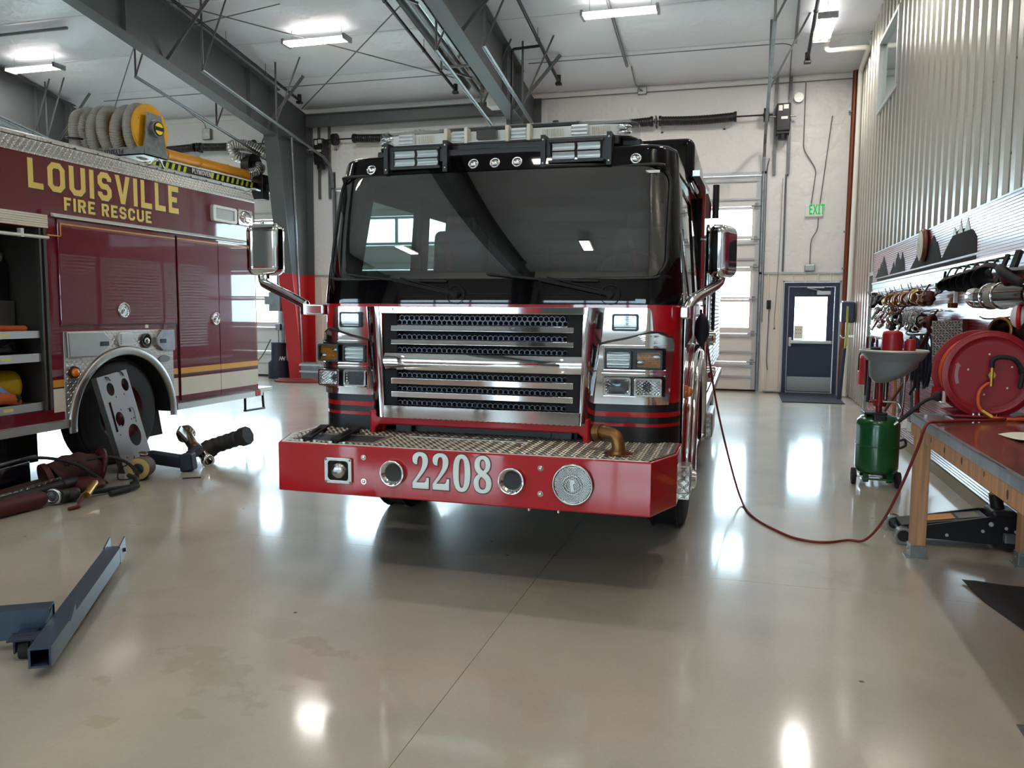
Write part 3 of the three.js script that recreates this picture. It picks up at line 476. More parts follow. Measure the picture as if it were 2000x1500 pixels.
{ // radiant tube heater left of the second rafter
  const t = thing('tube_heater', 'galvanised radiant tube heater under the second rafter', 'heater', [-4.98, 5.9, -15.6]), za = -15.5, zb = -5.5, d = new THREE.Vector3(0, PITCHC, 1).normalize();
  const y0 = 5.84, pt = (x, h, z) => [x, y0 + h + (z - za) * PITCHC, z];
  const hood = new B(); for (const c of [-5.16, -4.83]) { const pr = [[-0.2, 0.0], [-0.12, 0.16], [0.12, 0.16], [0.2, 0.0]].map(([a, h]) => [c + a, h]); for (let i = 0; i < 3; i++) hood.grid(1, 12, (u, v) => pt(pr[i][0] + (pr[i + 1][0] - pr[i][0]) * u, pr[i][1] + (pr[i + 1][1] - pr[i][1]) * u, za + (zb - za) * v)); }
  hood.mesh('reflector', M.steel, t);
  for (const c of [-5.16, -4.83]) new B().cyl(pt(c, 0.06, za - 0.12), pt(c, 0.06, zb), 0.05, 0.05, 14).mesh('radiant_tube', M.galvDark, t);
  new B().box(-5.02, -4.66, 5.62, 5.9, -16.0, -15.66, 0.02).mesh('burner_box', M.white, t);
  new B().cyl([-4.83, 5.84, -15.66], [-4.83, 5.88, -15.5], 0.09, 0.06, 14).mesh('burner_collar', M.galv, t);
  new B().tube([[-4.68, 5.75, -15.7], [-4.6, 5.8, -15.6], [-4.58, 5.7, -15.75], [-4.6, 5.58, -15.85]], 0.012, 6).mesh('supply_hose', M.yellow, t);
  for (const z of [-14.2, -11.6, -9]) { const b = new B(); for (const x of [-5.42, -4.58]) { b.bar(pt(x, -0.12, z), [x, CY(z) - 0.04, z], 0.04, 0.006).bar(pt(x, -0.12, z), [x, CY(z) - 0.04, z], 0.006, 0.04); } b.bar(pt(-5.42, -0.06, z), pt(-4.58, -0.06, z), 0.04, 0.04).bar(pt(-5.42, -0.06, z), pt(-5.0, -0.06, z - 0.5), 0.035, 0.035); b.mesh('hanger_frame', M.galvDark, t); }
}
// conduits, boxes and small rails
function conduit(pts, label, r = 0.0095, mat = M.galvDark, bend = 0.1) { return tag(new B().pipe(pts, r, 7, bend).mesh('conduit', mat), label, 'conduit'); }
conduit([under(-14, -15.45, 0.16), under(-9.9, -15.45, 0.16)], 'thin conduit along the ceiling above the exhaust reel');
conduit([under(-9.5, -15.45, 0.16), under(-4.6, -15.45, 0.16)], 'thin conduit along the ceiling between the two rafters');
conduit([under(-4.1, -15.4, 0.1), under(0.55, -15.4, 0.1), under(0.68, -15.5, 0.1), [0.72, 6.1, ZB + 0.06], [0.72, 5.7, ZB + 0.06]], 'thin conduit along the ceiling right of the second rafter, dropping to the door operator');
conduit([[-4.3, 6.02, ZB + 0.05], [1.9, 6.02, ZB + 0.05]], 'thin conduit along the top of the back wall');
conduit([[1.02, 6.0, ZB + 0.04], [1.02, 4.75, ZB + 0.04], [1.27, 4.35, ZB + 0.04], [1.2, 3.7, ZB + 0.04]], 'bent conduit dropping to the exit sign');
conduit([[1.52, 5.35, ZB + 0.04], [1.36, 3.7, ZB + 0.04]], 'straight thin conduit right of the exit sign');
conduit([[1.34, 3.43, ZB + 0.04], [1.34, 3.2, ZB + 0.04], [1.22, 3.02, ZB + 0.04], [1.22, 2.5, ZB + 0.04]], 'bent conduit below the exit sign');
conduit([[0.40, 4.6, ZB + 0.05], [0.36, 4.4, ZB + 0.05], [0.36, 1.4, ZB + 0.05]], 'thin conduit beside the right door track', 0.01);
conduit([[0.72, 4.28, ZB + 0.03], [0.72, 2.4, ZB + 0.03]], 'slotted grey rail below the door operator', 0.018);
conduit([[-9.62, 5.4, ZB + 0.9], [-9.62, 0.4, ZB + 0.62]], 'pale conduit running down the grey and red column', 0.03, M.galv);
conduit([under(-9.7, -12.9, 0.13), under(-7.7, -12.55, 0.13)], 'ceiling conduit crossing in front of the first rafter');
conduit([[-10.12, 6.3, -15.7], [-10.12, 5.5, -15.9], [-10.3, 5.3, -16.0], [-10.55, 5.25, -16.3]], 'looped conduit at the top of the grey column', 0.016);
conduit([[-12.55, 6.28, -15.9], [-12.4, 5.97, ZB + 0.1], [-12.4, 5.75, ZB + 0.05]], 'short conduit dropping behind the exhaust reel');
conduit([under(-2.27, -13.2, 0.1), under(-2.27, -15.8, 0.1)], 'dark strut rail under the ceiling right of the second rafter', 0.03, M.galvDark);
conduit([under(0.66, -12, 0.1), under(0.73, -15.4, 0.1)], 'dark slotted rail under the ceiling near the operator', 0.025, M.galvDark);
conduit([under(-15.5, -12.62, 0.1), under(-12.2, -12.62, 0.1)], 'dark rail under the ceiling above the far left lamp', 0.03, M.galvDark);
tag(new B().pipe([[-2.2, 6.25, -15.9], [-2.2, 6.08, -16.6], [-2.1, 6.04, ZB + 0.06]], 0.014, 7).box(-2.2, -2.02, 5.98, 6.12, ZB, ZB + 0.08, 0.01).mesh('junction_box', M.galv), 'small junction box at the top of the back wall above the engine', 'box');
tag(new B().box(-12.5, -12.28, 5.6, 5.85, ZB, ZB + 0.09, 0.01).mesh('junction_box', M.galv), 'grey junction box on the wall behind the exhaust reel', 'box');
tag(new B().cyl([0.9, 5.72, ZB + 0.005], [0.9, 5.72, ZB + 0.1], 0.09, 0.09, 18).mesh('sounder', M.silver), 'round grey sounder above the door operator', 'alarm');
tag(new B().box(1.12, 1.32, 2.4, 2.54, ZB, ZB + 0.08, 0.03).mesh('emergency_light', M.doorRail), 'small grey box above the exit door', 'box');
tag(new B().pipe([[1.24, 6.3, -15.4], [1.24, 6.12, -15.4], [XR - 0.08, 6.12, -15.35], [XR - 0.08, 6.0, -16.3], [XR - 0.1, 0.02, -16.45]], 0.045, 12, 0.1).mesh('white_pipe', M.pvc), 'white plastic pipe running down the corner of the ribbed wall', 'pipe');
{ const t = thing('copper_pipe', 'brown painted pipe in the back right corner', 'pipe', [1.88, 0.1, -16.85]); new B().pipe([[1.9, 6.35, -16.85], [1.86, 0.0, -16.85]], 0.05, 12).mesh('pipe', M.copper, t); for (const y of [5.4, 3.15, 2.45, 1.75]) new B().box(1.8, 1.99, y - 0.015, y + 0.015, -16.9, -16.82).mesh('clamp', M.galv, t); }
conduit([[1.97, 7.0, -13.4], [1.97, 6.45, -15.2], [1.95, 6.22, -16.7], [1.88, 6.1, -16.88]], 'dark cable along the corner of ceiling and ribbed wall', 0.03, M.galvDark);
{ // exit sign
  const t = thing('exit_sign', 'white exit sign with green letters above the man door', 'sign', [1.26, 3.56, ZB]);
  new B().box(1.09, 1.43, 3.45, 3.68, ZB + 0.005, ZB + 0.05, 0.02).mesh('housing', M.white, t);
  new B().add(textGeo('EXIT', 'sans', 0.14, 0.003, { sx: 0.52 }), T4(1.155, 3.495, ZB + 0.05)).mesh('lettering', M.exitGreen, t);
}
tag(new B().box(0.44, 0.52, 1.66, 1.84, ZB + 0.0, ZB + 0.06, 0.01).sph([0.48, 1.79, ZB + 0.06], 0.018).sph([0.48, 1.75, ZB + 0.06], 0.018).sph([0.48, 1.71, ZB + 0.06], 0.018).mesh('push_button_station', M.black), 'black three button station beside the right overhead door', 'switch');
tag(new B().pipe([[0.49, 1.66, ZB + 0.03], [0.47, 0.6, ZB + 0.03], [0.5, 0.45, ZB + 0.03]], 0.012, 6).mesh('conduit', M.galv), 'short conduit below the black button station', 'conduit');
tag(new B().tube([[0.66, 4.2, ZB + 0.1], [0.64, 2.6, ZB + 0.08], [0.6, 1.55, ZB + 0.06], [0.6, 1.3, ZB + 0.06]], 0.006, 5).sph([0.6, 1.28, ZB + 0.06], 0.02).mesh('pull_cord', M.galvDark), 'thin pull cord hanging beside the exit door', 'cord');
tag(new B().box(0.42, 0.72, 0.02, 0.06, ZB, ZB + 0.1, 0.008).mesh('floor_box', M.doorRail), 'low pale box at the foot of the back wall', 'box');
{ const b = new B(); b.obox([1.24, 0.008, -16.02], [1.05, 0.014, 1.75], [0, 0, 0], 0.006); tag(b.mesh('door_mat', M.doorMat), 'dark blue mat in front of the exit door', 'mat'); }
{ // vehicle exhaust reel on a swinging boom
  const t = thing('exhaust_reel', 'yellow exhaust hose reel on a hazard striped boom above the maroon truck', 'hose reel', [-10.6, 4.3, -16.3]), cy = 4.66, cz = -12.05;
  const A = [-10.60, 4.33, -16.2], E = [-10.84, 4.33, -11.95], bx = (z) => A[0] + (E[0] - A[0]) * (z - A[2]) / (E[2] - A[2]);
  const boom = new B().bar(A, E, 0.09, 0.15).mesh('boom', M.black, t);
  for (let z = -15.95; z < -12.1; z += 0.16) { if (z > -14.6 && z < -14.0) continue; const x = bx(z) + 0.047; new B().ext([[-z, 4.275], [-z - 0.075, 4.275], [-z - 0.03, 4.39], [-z + 0.045, 4.39]], 0.003, faceX(x)).mesh('hazard_stripe', M.hazardGreen, boom); }
  new B().add(textGeo('PLYMOVENT', 'sans', 0.07, 0.003, { sx: 0.8 }), frame([bx(-14.05) + 0.048, 4.295, -14.05], [0.24, 0, -4.25], UPV, [4.25, 0, 0.24])).mesh('lettering', M.white, boom);
  new B().cyl([-10.66, 4.55, -15.95], [-10.84, 4.55, -12.3], 0.105, 0.105, 20).mesh('orange_duct', M.orangeTube, t);
  const bd = new B(); for (const z of [-15.2, -14.3, -13.4, -12.6]) bd.torus([bx(z) - 0.02, 4.55, z], [-0.055, 0, 1], 0.107, 0.006, 20, 6); bd.mesh('duct_band', M.gold, t);
  new B().box(-10.72, -10.42, 4.05, 4.6, -16.4, -16.15, 0.02).box(-10.45, -9.9, 4.24, 4.38, -16.35, -16.25).mesh('pivot_bracket', M.black, t);
  new B().cyl([-10.86, 4.78, -16.25], [-10.66, 4.78, -16.25], 0.29, 0.29, 28).cyl([-10.66, 4.78, -16.25], [-10.6, 4.78, -16.25], 0.14, 0.12, 20).mesh('fan_housing', M.black, t);
  corrTube(new B(), [[-10.66, 4.57, -15.9], [-10.6, 4.62, -16.05], [-10.52, 4.74, -16.22], [-10.6, 4.8, -16.25]], 0.11, 0.05).mesh('lower_duct', M.alu, t);
  corrTube(new B(), [[-10.8, 4.95, -16.2], [-11.0, 5.0, -16.0], [-11.05, 5.2, -15.95], [-10.75, 5.22, -16.1], [-10.3, 4.98, -16.3]], 0.12, 0.05).mesh('upper_duct', M.alu, t);
  for (const x of [-11.28, -9.98]) { const d = new B().cyl([x - 0.02, cy, cz], [x + 0.02, cy, cz], 0.43, 0.43, 40).torus([x, cy, cz], [1, 0, 0], 0.425, 0.02, 40, 8); for (let k = 0; k < 3; k++) { const a = k * 2.1 + 0.5; d.sph([x + 0.02, cy + 0.33 * Math.sin(a), cz + 0.33 * Math.cos(a)], 0.02, [1, 1, 1], 8); } d.mesh('reel_disc', M.yellow, t); }
  new B().cyl([-11.28, cy, cz], [-9.98, cy, cz], 0.24, 0.24, 24).mesh('drum', M.yellow, t);
  const coil = new B(); [[-11.12, 0.0], [-10.92, 0.03], [-10.7, -0.03], [-10.42, 0.05], [-10.16, 0.0]].forEach(([x, w], i) => corrTube(coil, Array.from({ length: 12 }, (_, k) => { const a = k / 12 * Math.PI * 2; return [x + w * Math.sin(a) + 0.04 * Math.cos(a), cy + (0.36 + 0.02 * i % 0.03) * Math.sin(a) - 0.01, cz + 0.36 * Math.cos(a)]; }), 0.095, 0.035, 12, 0.07, true));
  coil.mesh('wound_hose', M.hoseGrey, t, { kind: 'stuff' });
  corrTube(new B(), [[-11.14, cy + 0.36, cz + 0.1], [-11.16, cy + 0.2, cz + 0.4], [-11.16, cy - 0.1, cz + 0.44], [-11.15, 4.0, cz + 0.42], [-11.14, 3.1, cz + 0.4]], 0.09, 0.035).mesh('hanging_hose', M.hoseGrey, t);
  new B().torus([-11.16, 4.5, cz + 0.44], [0.1, 1, 0.1], 0.13, 0.02, 24, 6).mesh('hose_stop', M.black, t);
  const fr = new B(); fr.ext([[-cz - 0.18, cy + 0.27], [-cz + 0.16, cy + 0.27], [-cz + 0.3, 4.2], [-cz - 0.3, 4.2]], 0.03, faceX(-9.9)).ext([[-cz - 0.18, cy + 0.1], [-cz + 0.16, cy + 0.1], [-cz + 0.3, 4.2], [-cz - 0.3, 4.2]], 0.03, faceX(-11.42)).box(-11.42, -9.87, 4.2, 4.22, cz - 0.28, cz + 0.3).box(-11.42, -9.87, 4.2, 4.34, cz + 0.28, cz + 0.3); fr.mesh('reel_frame', M.galv, t);
  new B().add(textGeo('PLYMOVENT', 'sans', 0.06, 0.003, { sx: 0.9 }).rotateZ(Math.PI), T4(-10.28, 4.31, cz + 0.3)).mesh('frame_lettering', M.black, t, { label: 'upside down black maker lettering' });
  new B().cyl([-9.87, cy + 0.02, cz], [-9.8, cy + 0.02, cz], 0.15, 0.15, 28).mesh('hub', M.galv, t);
  new B().cyl([-9.8, cy + 0.02, cz], [-9.79, cy + 0.02, cz], 0.12, 0.12, 28).mesh('badge', M.black, t);
  new B().cyl([-9.79, cy + 0.02, cz], [-9.784, cy + 0.02, cz], 0.1, 0.1, 28).mesh('badge_face', std(0xf0d400, 0.45), t);
  new B().box(-9.784, -9.78, cy - 0.015, cy + 0.05, cz - 0.1, cz + 0.1).mesh('badge_bar', M.black, t);
  new B().box(-11.0, -10.7, 4.2, 4.36, cz - 0.1, cz + 0.28, 0.01).mesh('boom_shoe', M.galvDark, t);
}
// ================================================================ the fire engine in the middle
const CX = -1.58;
const FW = (y) => 1.22 - 0.07 * Math.max(0, (y - 1.66) / 0.94);
function FZ(tx, y) { // front of the cab: upright below, leaning back above, corners rounded
  const t = Math.max(0, (y - 1.66) / 0.94), w = FW(y); let z = -4.90 - 0.08 * t - 0.12 * t * t - 0.04 * (tx / w) ** 2;
  const s = (Math.abs(tx) - (w - 0.2)) / 0.2; if (s > 0) z -= 0.22 * (1 - Math.sqrt(Math.max(0, 1 - Math.min(s, 1) ** 2)));
  return z;
}
const lin = (pts) => (y) => { if (y <= pts[0][0]) return pts[0][1]; for (let i = 1; i < pts.length; i++) if (y <= pts[i][0]) { const [a, p] = pts[i - 1], [b, q] = pts[i]; return p + (q - p) * (y - a) / (b - a || 1); } return pts[pts.length - 1][1]; };
function patch(b, y0, y1, xL, xR, off = 0, th = 0.02, nu = 24, nv = 16) { // a panel that follows the cab front
  const l = typeof xL === 'function' ? xL : () => xL, r = typeof xR === 'function' ? xR : () => xR;
  const pt = (u, v, d) => { const y = y0 + (y1 - y0) * v, a = l(y), c = r(y); let x = a + (c - a) * u; const w = FW(y) - 0.0005; x = Math.max(-w, Math.min(w, x)); const s = Math.max(0, (Math.abs(x) - (w - 0.2)) / 0.2); return [CX + x + Math.sign(x) * d * s * s * 0.7, y, FZ(x, y) + d * Math.sqrt(Math.max(0, 1 - s * s * 0.9))]; };
  const um = (u) => 0.5 - 0.5 * Math.cos(Math.PI * u) * (0.6 + 0.4 * Math.abs(Math.cos(Math.PI * u)));
  b.grid(nu, nv, (u, v) => pt(um(u), v, off));
  if (th) { b.grid(nu, 1, (u, v) => pt(um(u), 0, off - th * v)); b.grid(nu, 1, (u, v) => pt(um(u), 1, off - th * v)); b.grid(1, nv, (u, v) => pt(0, v, off - th * u)); b.grid(1, nv, (u, v) => pt(1, v, off - th * u)); }
  return b;
}
const rndEnds = (y0, y1, x, r, sgn) => (y) => { const d = Math.max(0, Math.max(y0 + r - y, y - (y1 - r))); return x - sgn * (r - Math.sqrt(Math.max(0, r * r - d * d))); };
function onFront(tx, y, off = 0, flat = 1) { const e = 0.01, dx = flat * (FZ(tx + e, y) - FZ(tx - e, y)) / (2 * e), dy = (FZ(tx, y + e) - FZ(tx, y - e)) / (2 * e), n = new THREE.Vector3(-dx, -dy, 1).normalize(), X = new THREE.Vector3(1, 0, dx).normalize(), Y = new THREE.Vector3().crossVectors(n, X); return new THREE.Matrix4().makeBasis(X, Y, n).setPosition(CX + tx + n.x * off, y + n.y * off, FZ(tx, y) + n.z * off); }
function wheel(parent, x, z, r, w, out, rimMat = M.black, dual = 0) { // out = ±1: which way its face looks
  const d = [out, 0, 0], c = [x, r, z];
  const ty = new B().lathe([[r * 0.56, -w / 2], [r * 0.62, -w / 2 - 0.005], [r * 0.9, -w / 2 + 0.005], [r * 0.975, -w * 0.42], [r, -w * 0.34], [r, w * 0.34], [r * 0.975, w * 0.42], [r * 0.9, w / 2 - 0.005], [r * 0.62, w / 2 + 0.005], [r * 0.56, w / 2]], c, d, 48);
  for (let k = 0; k < 40; k++) { const a = k / 40 * Math.PI * 2; for (const s of [-0.3, 0.3]) ty.add(new THREE.BoxGeometry(0.05, 0.012, w * 0.3), new THREE.Matrix4().makeRotationFromEuler(new THREE.Euler(a + (s > 0 ? 0.08 : 0), 0, 0)).multiply(new THREE.Matrix4().makeTranslation(s * w, 0, r)).premultiply(T4(...c)).multiply(new THREE.Matrix4().makeRotationY(Math.PI / 2)).multiply(new THREE.Matrix4().makeRotationX(Math.PI / 2))); }
  const t = ty.mesh('tyre', M.rubber, parent);
  new B().lathe([[r * 0.57, w * 0.5], [r * 0.55, w * 0.4], [r * 0.5, w * 0.16], [r * 0.36, w * 0.12], [r * 0.3, w * 0.2], [r * 0.2, w * 0.22], [r * 0.18, w * 0.42], [r * 0.05, w * 0.45], [0, w * 0.45]], c, d, 40).mesh('rim', rimMat, t);
  const l = new B(); for (let k = 0; k < 10; k++) { const a = k / 10 * Math.PI * 2; l.cyl([x + out * w * 0.14, r + 0.27 * r * Math.sin(a) * 1.15, z + 0.27 * r * Math.cos(a) * 1.15], [x + out * w * 0.28, r + 0.27 * r * Math.sin(a) * 1.15, z + 0.27 * r * Math.cos(a) * 1.15], 0.018, 0.014, 6); } l.mesh('wheel_nuts', M.steel, t, { kind: 'stuff' });
  return t;
}
const engine = thing('fire_engine', 'black and red fire engine facing the viewer in the middle bay', 'fire engine', [CX, 0, -8]);
{
  const E = engine, LW = 1.22, zS = -5.16, zK = -7.45;
  // ---- lower cab
  const red = new B();
  patch(red, 0.93, 1.645, -LW, LW, 0, 0, 96, 4); patch(red, 0.78, 0.93, -LW, -0.70, 0, 0.02, 40, 2); patch(red, 0.78, 0.93, 0.70, LW, 0, 0.02, 40, 2);
  const arch = (s) => { const pts = [[-zS, 0.62], [-zS, 1.645], [-zK, 1.645], [-zK, 0.62], [6.92, 0.62]]; for (let k = 0; k <= 20; k++) { const a = Math.PI * k / 20; pts.push([6.17 + 0.70 * Math.cos(a), 0.55 + 0.72 * Math.sin(a)]); } pts.push([5.47, 0.62]); return pts; };
  for (const s of [-1, 1]) red.ext(arch(s), 0.02, faceX(CX + s * LW - 0.01));
  red.box(CX - LW, CX + LW, 0.8, 1.64, zK - 0.02, zK);
  const body = red.mesh('lower_cab', M.fireRed, E);
  for (const s of [-1, 1]) for (const [a, c] of [[1.04, 0.985], [0.955, 0.915], [0.895, 0.78]]) { const st = new B(); s > 0 ? patch(st, c, a, 0.702, LW - 0.001, 0.002, 0, 36, 2) : patch(st, c, a, -LW + 0.001, -0.78, 0.002, 0, 36, 2); st.mesh('black_band', M.band, body); }
  // valance arch under the grille
  const va = new B();
  va.ext([[-0.76, 0.945], [0.70, 0.945], [0.70, 0.79], [0.665, 0.79], [0.66, 0.83], [0.63, 0.853], [-0.69, 0.853], [-0.72, 0.83], [-0.725, 0.79], [-0.76, 0.79]], 0.10, T4(CX, 0, -4.92), { bev: 0.012 });
  va.mesh('valance', M.fireRed, E);
  new B().box(CX - 1.0, CX + 1.0, 0.55, 0.93, -5.4, -5.2).box(CX - 0.6, CX + 0.6, 0.79, 0.85, -5.15, -4.95).box(CX - 0.62, CX - 0.5, 0.79, 0.86, -4.95, -4.9, 0.01).box(CX + 0.44, CX + 0.58, 0.79, 0.86, -4.95, -4.9, 0.01).mesh('tilt_latch_bay', M.black, E);
  // ---- upper cab: black shell round the windshield
  const wl = rndEnds(1.80, 2.50, -1.125, 0.12, -1), wr = rndEnds(1.80, 2.50, 1.125, 0.12, 1), up = new B();
  patch(up, 1.64, 1.80, (y) => -FW(y), (y) => FW(y), 0.006, 0.02, 96, 4);
  patch(up, 2.50, 2.60, (y) => -FW(y), (y) => FW(y), 0.006, 0.0, 96, 4);
  patch(up, 1.80, 2.50, (y) => -FW(y), wl, 0.006, 0, 20, 30); patch(up, 1.80, 2.50, wr, (y) => FW(y), 0.006, 0, 20, 30);
  // roof: rounds over from the brow, flat, then the raised crew roof
  const roofW = (y) => 1.15;
  up.grid(60, 6, (u, v) => { const x = (u * 2 - 1) * FW(2.6), a = v * Math.PI / 2; return [CX + x * (1 - 0.02 * v), 2.60 + 0.045 * Math.sin(a), FZ(x, 2.6) + 0.006 - 0.12 * (1 - Math.cos(a))]; });
  up.grid(60, 1, (u, v) => { const x = (u * 2 - 1) * FW(2.6); return [CX + x * 0.98, 2.645 + 0.01 * v, (FZ(x, 2.6) - 0.114) * (1 - v) + -6.5 * v]; });
  up.box(CX - 1.13, CX + 1.13, 2.60, 2.655, -7.45, -6.2);
  up.add(new RoundedBoxGeometry(2.36, 0.36, 1.3, 4, 0.07).translate(CX, 2.765, -7.15));
  const sideWin = [[[5.52, 1.72], [5.52, 2.33], [5.62, 2.42], [6.52, 2.42], [6.52, 1.72]], [[6.72, 1.72], [6.72, 2.42], [7.3, 2.42], [7.3, 1.72]]];
  for (const s of [-1, 1]) { // side walls lean in a little
    const m = new THREE.Matrix4().makeBasis(new THREE.Vector3(0, 0, -1), new THREE.Vector3(-s * 0.0745, 1, 0), new THREE.Vector3(s, 0, 0)).setPosition(CX + s * (LW + 1.645 * 0.0745) - s * 0.03, 0, 0);
    up.ext([[-zS, 1.645], [-zS + 0.13, 2.60], [7.45, 2.60], [7.45, 1.645]], 0.03, m, { holes: sideWin });
  }
  const shell = up.mesh('upper_cab', M.gloss, E);
  new B().box(CX - 1.2, CX + 1.2, 1.64, 2.6, -7.47, -7.44).mesh('cab_back_wall', M.blackMatte, E);
  // glazing
  const wg = new B(); patch(wg, 1.79, 2.51, (y) => wl(Math.max(1.8, Math.min(2.5, y))) - 0.015, (y) => wr(Math.max(1.8, Math.min(2.5, y))) + 0.015, 0.0, 0, 60, 40); wg.mesh('windshield', M.shield, E);
  const gk = new B(); { const ring = []; const N = 24; for (let i = 0; i <= N; i++) { const y = 1.80 + 0.70 * i / N; ring.push([wl(y), y]); } for (let i = N; i >= 0; i--) { const y = 1.80 + 0.70 * i / N; ring.push([wr(y), y]); } gk.tube(ring.map(([x, y]) => [CX + x, y, FZ(x, y) + 0.008]), 0.011, 6, 220, true, 0.2); } gk.mesh('windshield_gasket', M.black, E);
  for (const s of [-1, 1]) { const m = new THREE.Matrix4().makeBasis(new THREE.Vector3(0, 0, -1), new THREE.Vector3(-s * 0.0745, 1, 0), new THREE.Vector3(s, 0, 0)).setPosition(CX + s * (LW + 1.645 * 0.0745) - s * 0.016, 0, 0); for (const o of sideWin) new B().ext(o, 0.004, m).mesh('side_window', M.glass, E); }
  new B().obox([CX + 1.02, 2.455, FZ(1.02, 2.455) + 0.006], [0.085, 0.016, 0.004], [0, 0.05, 0]).mesh('glass_sticker', M.white, E);
  // ---- inside the cab
  const inn = new B(); inn.box(CX - 1.15, CX + 1.15, 1.0, 1.05, -7.4, -5.2).box(CX - 1.15, CX + 1.15, 2.56, 2.59, -7.4, -5.4);
  inn.grid(40, 6, (u, v) => { const x = (u * 2 - 1) * 1.12, a = v * 1.5; return [CX + x, 1.78 + 0.10 * Math.sin(a) - 0.0 * v, FZ(x, 1.78) - 0.03 - 0.5 * v]; }).box(CX - 1.12, CX + 1.12, 1.05, 1.86, -5.62, -5.5).mesh('dash', std(0x1f2021, 0.6), E);
  for (const s of [-0.78, 0.78]) { const st = new B().obox([CX + s, 1.42, -6.35], [0.5, 0.14, 0.5], [0.05, 0, 0], 0.06).obox([CX + s, 1.86, -6.62], [0.48, 0.85, 0.13], [-0.12, 0, 0], 0.06).obox([CX + s, 2.32, -6.7], [0.28, 0.2, 0.1], [-0.1, 0, 0], 0.04).mesh('seat', std(0x232325, 0.8), E); new B().bar([CX + s - 0.1, 2.2, -6.55], [CX + s + 0.12, 1.5, -6.2], 0.05, 0.004).mesh('seat_belt', std(0x8c1a1e, 0.7), st); }
  new B().torus([CX + 0.78, 1.90, -5.86], [0, 0.75, 0.66], 0.22, 0.017, 32, 8).cyl([CX + 0.78, 1.90, -5.86], [CX + 0.78, 1.6, -5.6], 0.03).bar([CX + 0.58, 1.9, -5.86], [CX + 0.98, 1.9, -5.86], 0.04, 0.015).mesh('steering_wheel', M.black, E);
  new B().box(CX - 0.35, CX + 0.35, 1.05, 1.7, -7.1, -5.9, 0.05).box(CX - 0.2, CX + 0.25, 1.86, 2.06, -5.66, -5.6, 0.02).mesh('engine_cover', std(0x19191a, 0.7), E);
  for (const s of [-1, 1]) { const pl = new B(); pl.bar([CX + s * 1.14, 1.66, -5.28], [CX + s * 1.08, 2.56, -5.5], 0.06, 0.12, [0, 0, 1]).bar([CX + s * 1.15, 1.66, -6.62], [CX + s * 1.1, 2.56, -6.62], 0.05, 0.16, [0, 0, 1]); pl.mesh('pillar_trim', M.blackMatte, E); }
  // ---- marker lamps, brow lights, light bar
  for (const [x, y] of [[-0.868, 2.537], [-0.135, 2.545], [0.011, 2.545], [0.159, 2.545], [0.913, 2.537]]) { const m = onFront(x, y, 0.006); const b = new B(m).sph([0, 0, 0], 0.03, [1.1, 0.62, 0.5], 14).torus([0, 0, 0.002], [0, 0, 1], 0.03, 0.006, 20, 6); b.mesh('marker_lamp', M.chrome, E); }
  for (const s of [-1, 1]) { // flood lights in black brackets
    const x0 = CX + s * 0.54 - 0.165, x1 = CX + s * 0.54 + 0.165, y0 = 2.545, y1 = 2.655, z = -5.07;
    const t = new B().box(x0 - 0.045, x1 + 0.045, y0 - 0.025, y1 + 0.03, z - 0.09, z - 0.02, 0.01).box(x0 - 0.06, x0 - 0.03, y0 - 0.04, y1 + 0.05, z - 0.1, z + 0.005).box(x1 + 0.03, x1 + 0.06, y0 - 0.04, y1 + 0.05, z - 0.1, z + 0.005).box(x0 - 0.01, x1 + 0.01, y1, y1 + 0.015, z - 0.04, z + 0.004).box(x0 - 0.01, x1 + 0.01, y0 - 0.015, y0, z - 0.04, z + 0.004).mesh('flood_light', M.black, E);
    new B().box(x0, x1, y0, y1, z - 0.03, z - 0.02).mesh('reflector', M.steel, t);
    const rb = new B(); for (let i = 0; i < 2; i++) for (let j = 0; j < 2; j++) { const a = x0 + 0.012 + i * 0.162; rb.grid(6, 6, (u, v) => { const t2 = (v - 0.5) * 2; return [a + 0.143 * u, y0 + 0.006 + j * 0.053 + 0.044 * v, z - 0.018 + 0.016 * t2 * t2]; }); } rb.mesh('reflector_cell', M.led, t);
    new B().box(x0, x1, y0, y1, z - 0.003, z).mesh('lens', M.lens, t);
    const sc = new B(); for (const x of [x0 - 0.045, x1 + 0.045]) for (const y of [y0 - 0.015, y1 + 0.02]) sc.sph([x, y, z + 0.006], 0.008, [1, 1, 0.5], 8); sc.mesh('bracket_screws', M.steel, t, { kind: 'stuff' });
  }
  new B().box(CX - 0.80, CX + 0.80, 2.645, 2.70, -5.34, -5.17, 0.01).box(CX - 0.34, CX + 0.33, 2.60, 2.65, -5.16, -5.10, 0.01).box(CX + 0.74, CX + 0.92, 2.60, 2.70, -5.5, -5.3, 0.01).box(CX - 0.92, CX - 0.76, 2.60, 2.70, -5.5, -5.3, 0.01).mesh('bar_bracket', M.black, E);
  {
    const z1 = -5.16, z0 = -5.44, y0 = 2.70, y1 = 2.795;
    const sh = (e) => { const x = 0.90 - e, o = [[-x + 0.15, -(z1 - e)], [x - 0.15, -(z1 - e)], [x - 0.04, -(z1 - 0.06 - e * 0.5)], [x, -(z1 - 0.16)], [x, -(z0 + 0.05)], [x - 0.06, -(z0 + e)], [-x + 0.06, -(z0 + e)], [-x, -(z0 + 0.05)], [-x, -(z1 - 0.16)], [-x + 0.04, -(z1 - 0.06 - e * 0.5)]]; return o.map(([a, b]) => [CX + a, b]); };
    const flat = (y) => new THREE.Matrix4().makeBasis(new THREE.Vector3(1, 0, 0), new THREE.Vector3(0, 0, -1), new THREE.Vector3(0, 1, 0)).setPosition(0, y, 0);
    const bar = new B().ext(sh(0.004), 0.012, flat(y0 - 0.008)).mesh('light_bar', M.black, E);
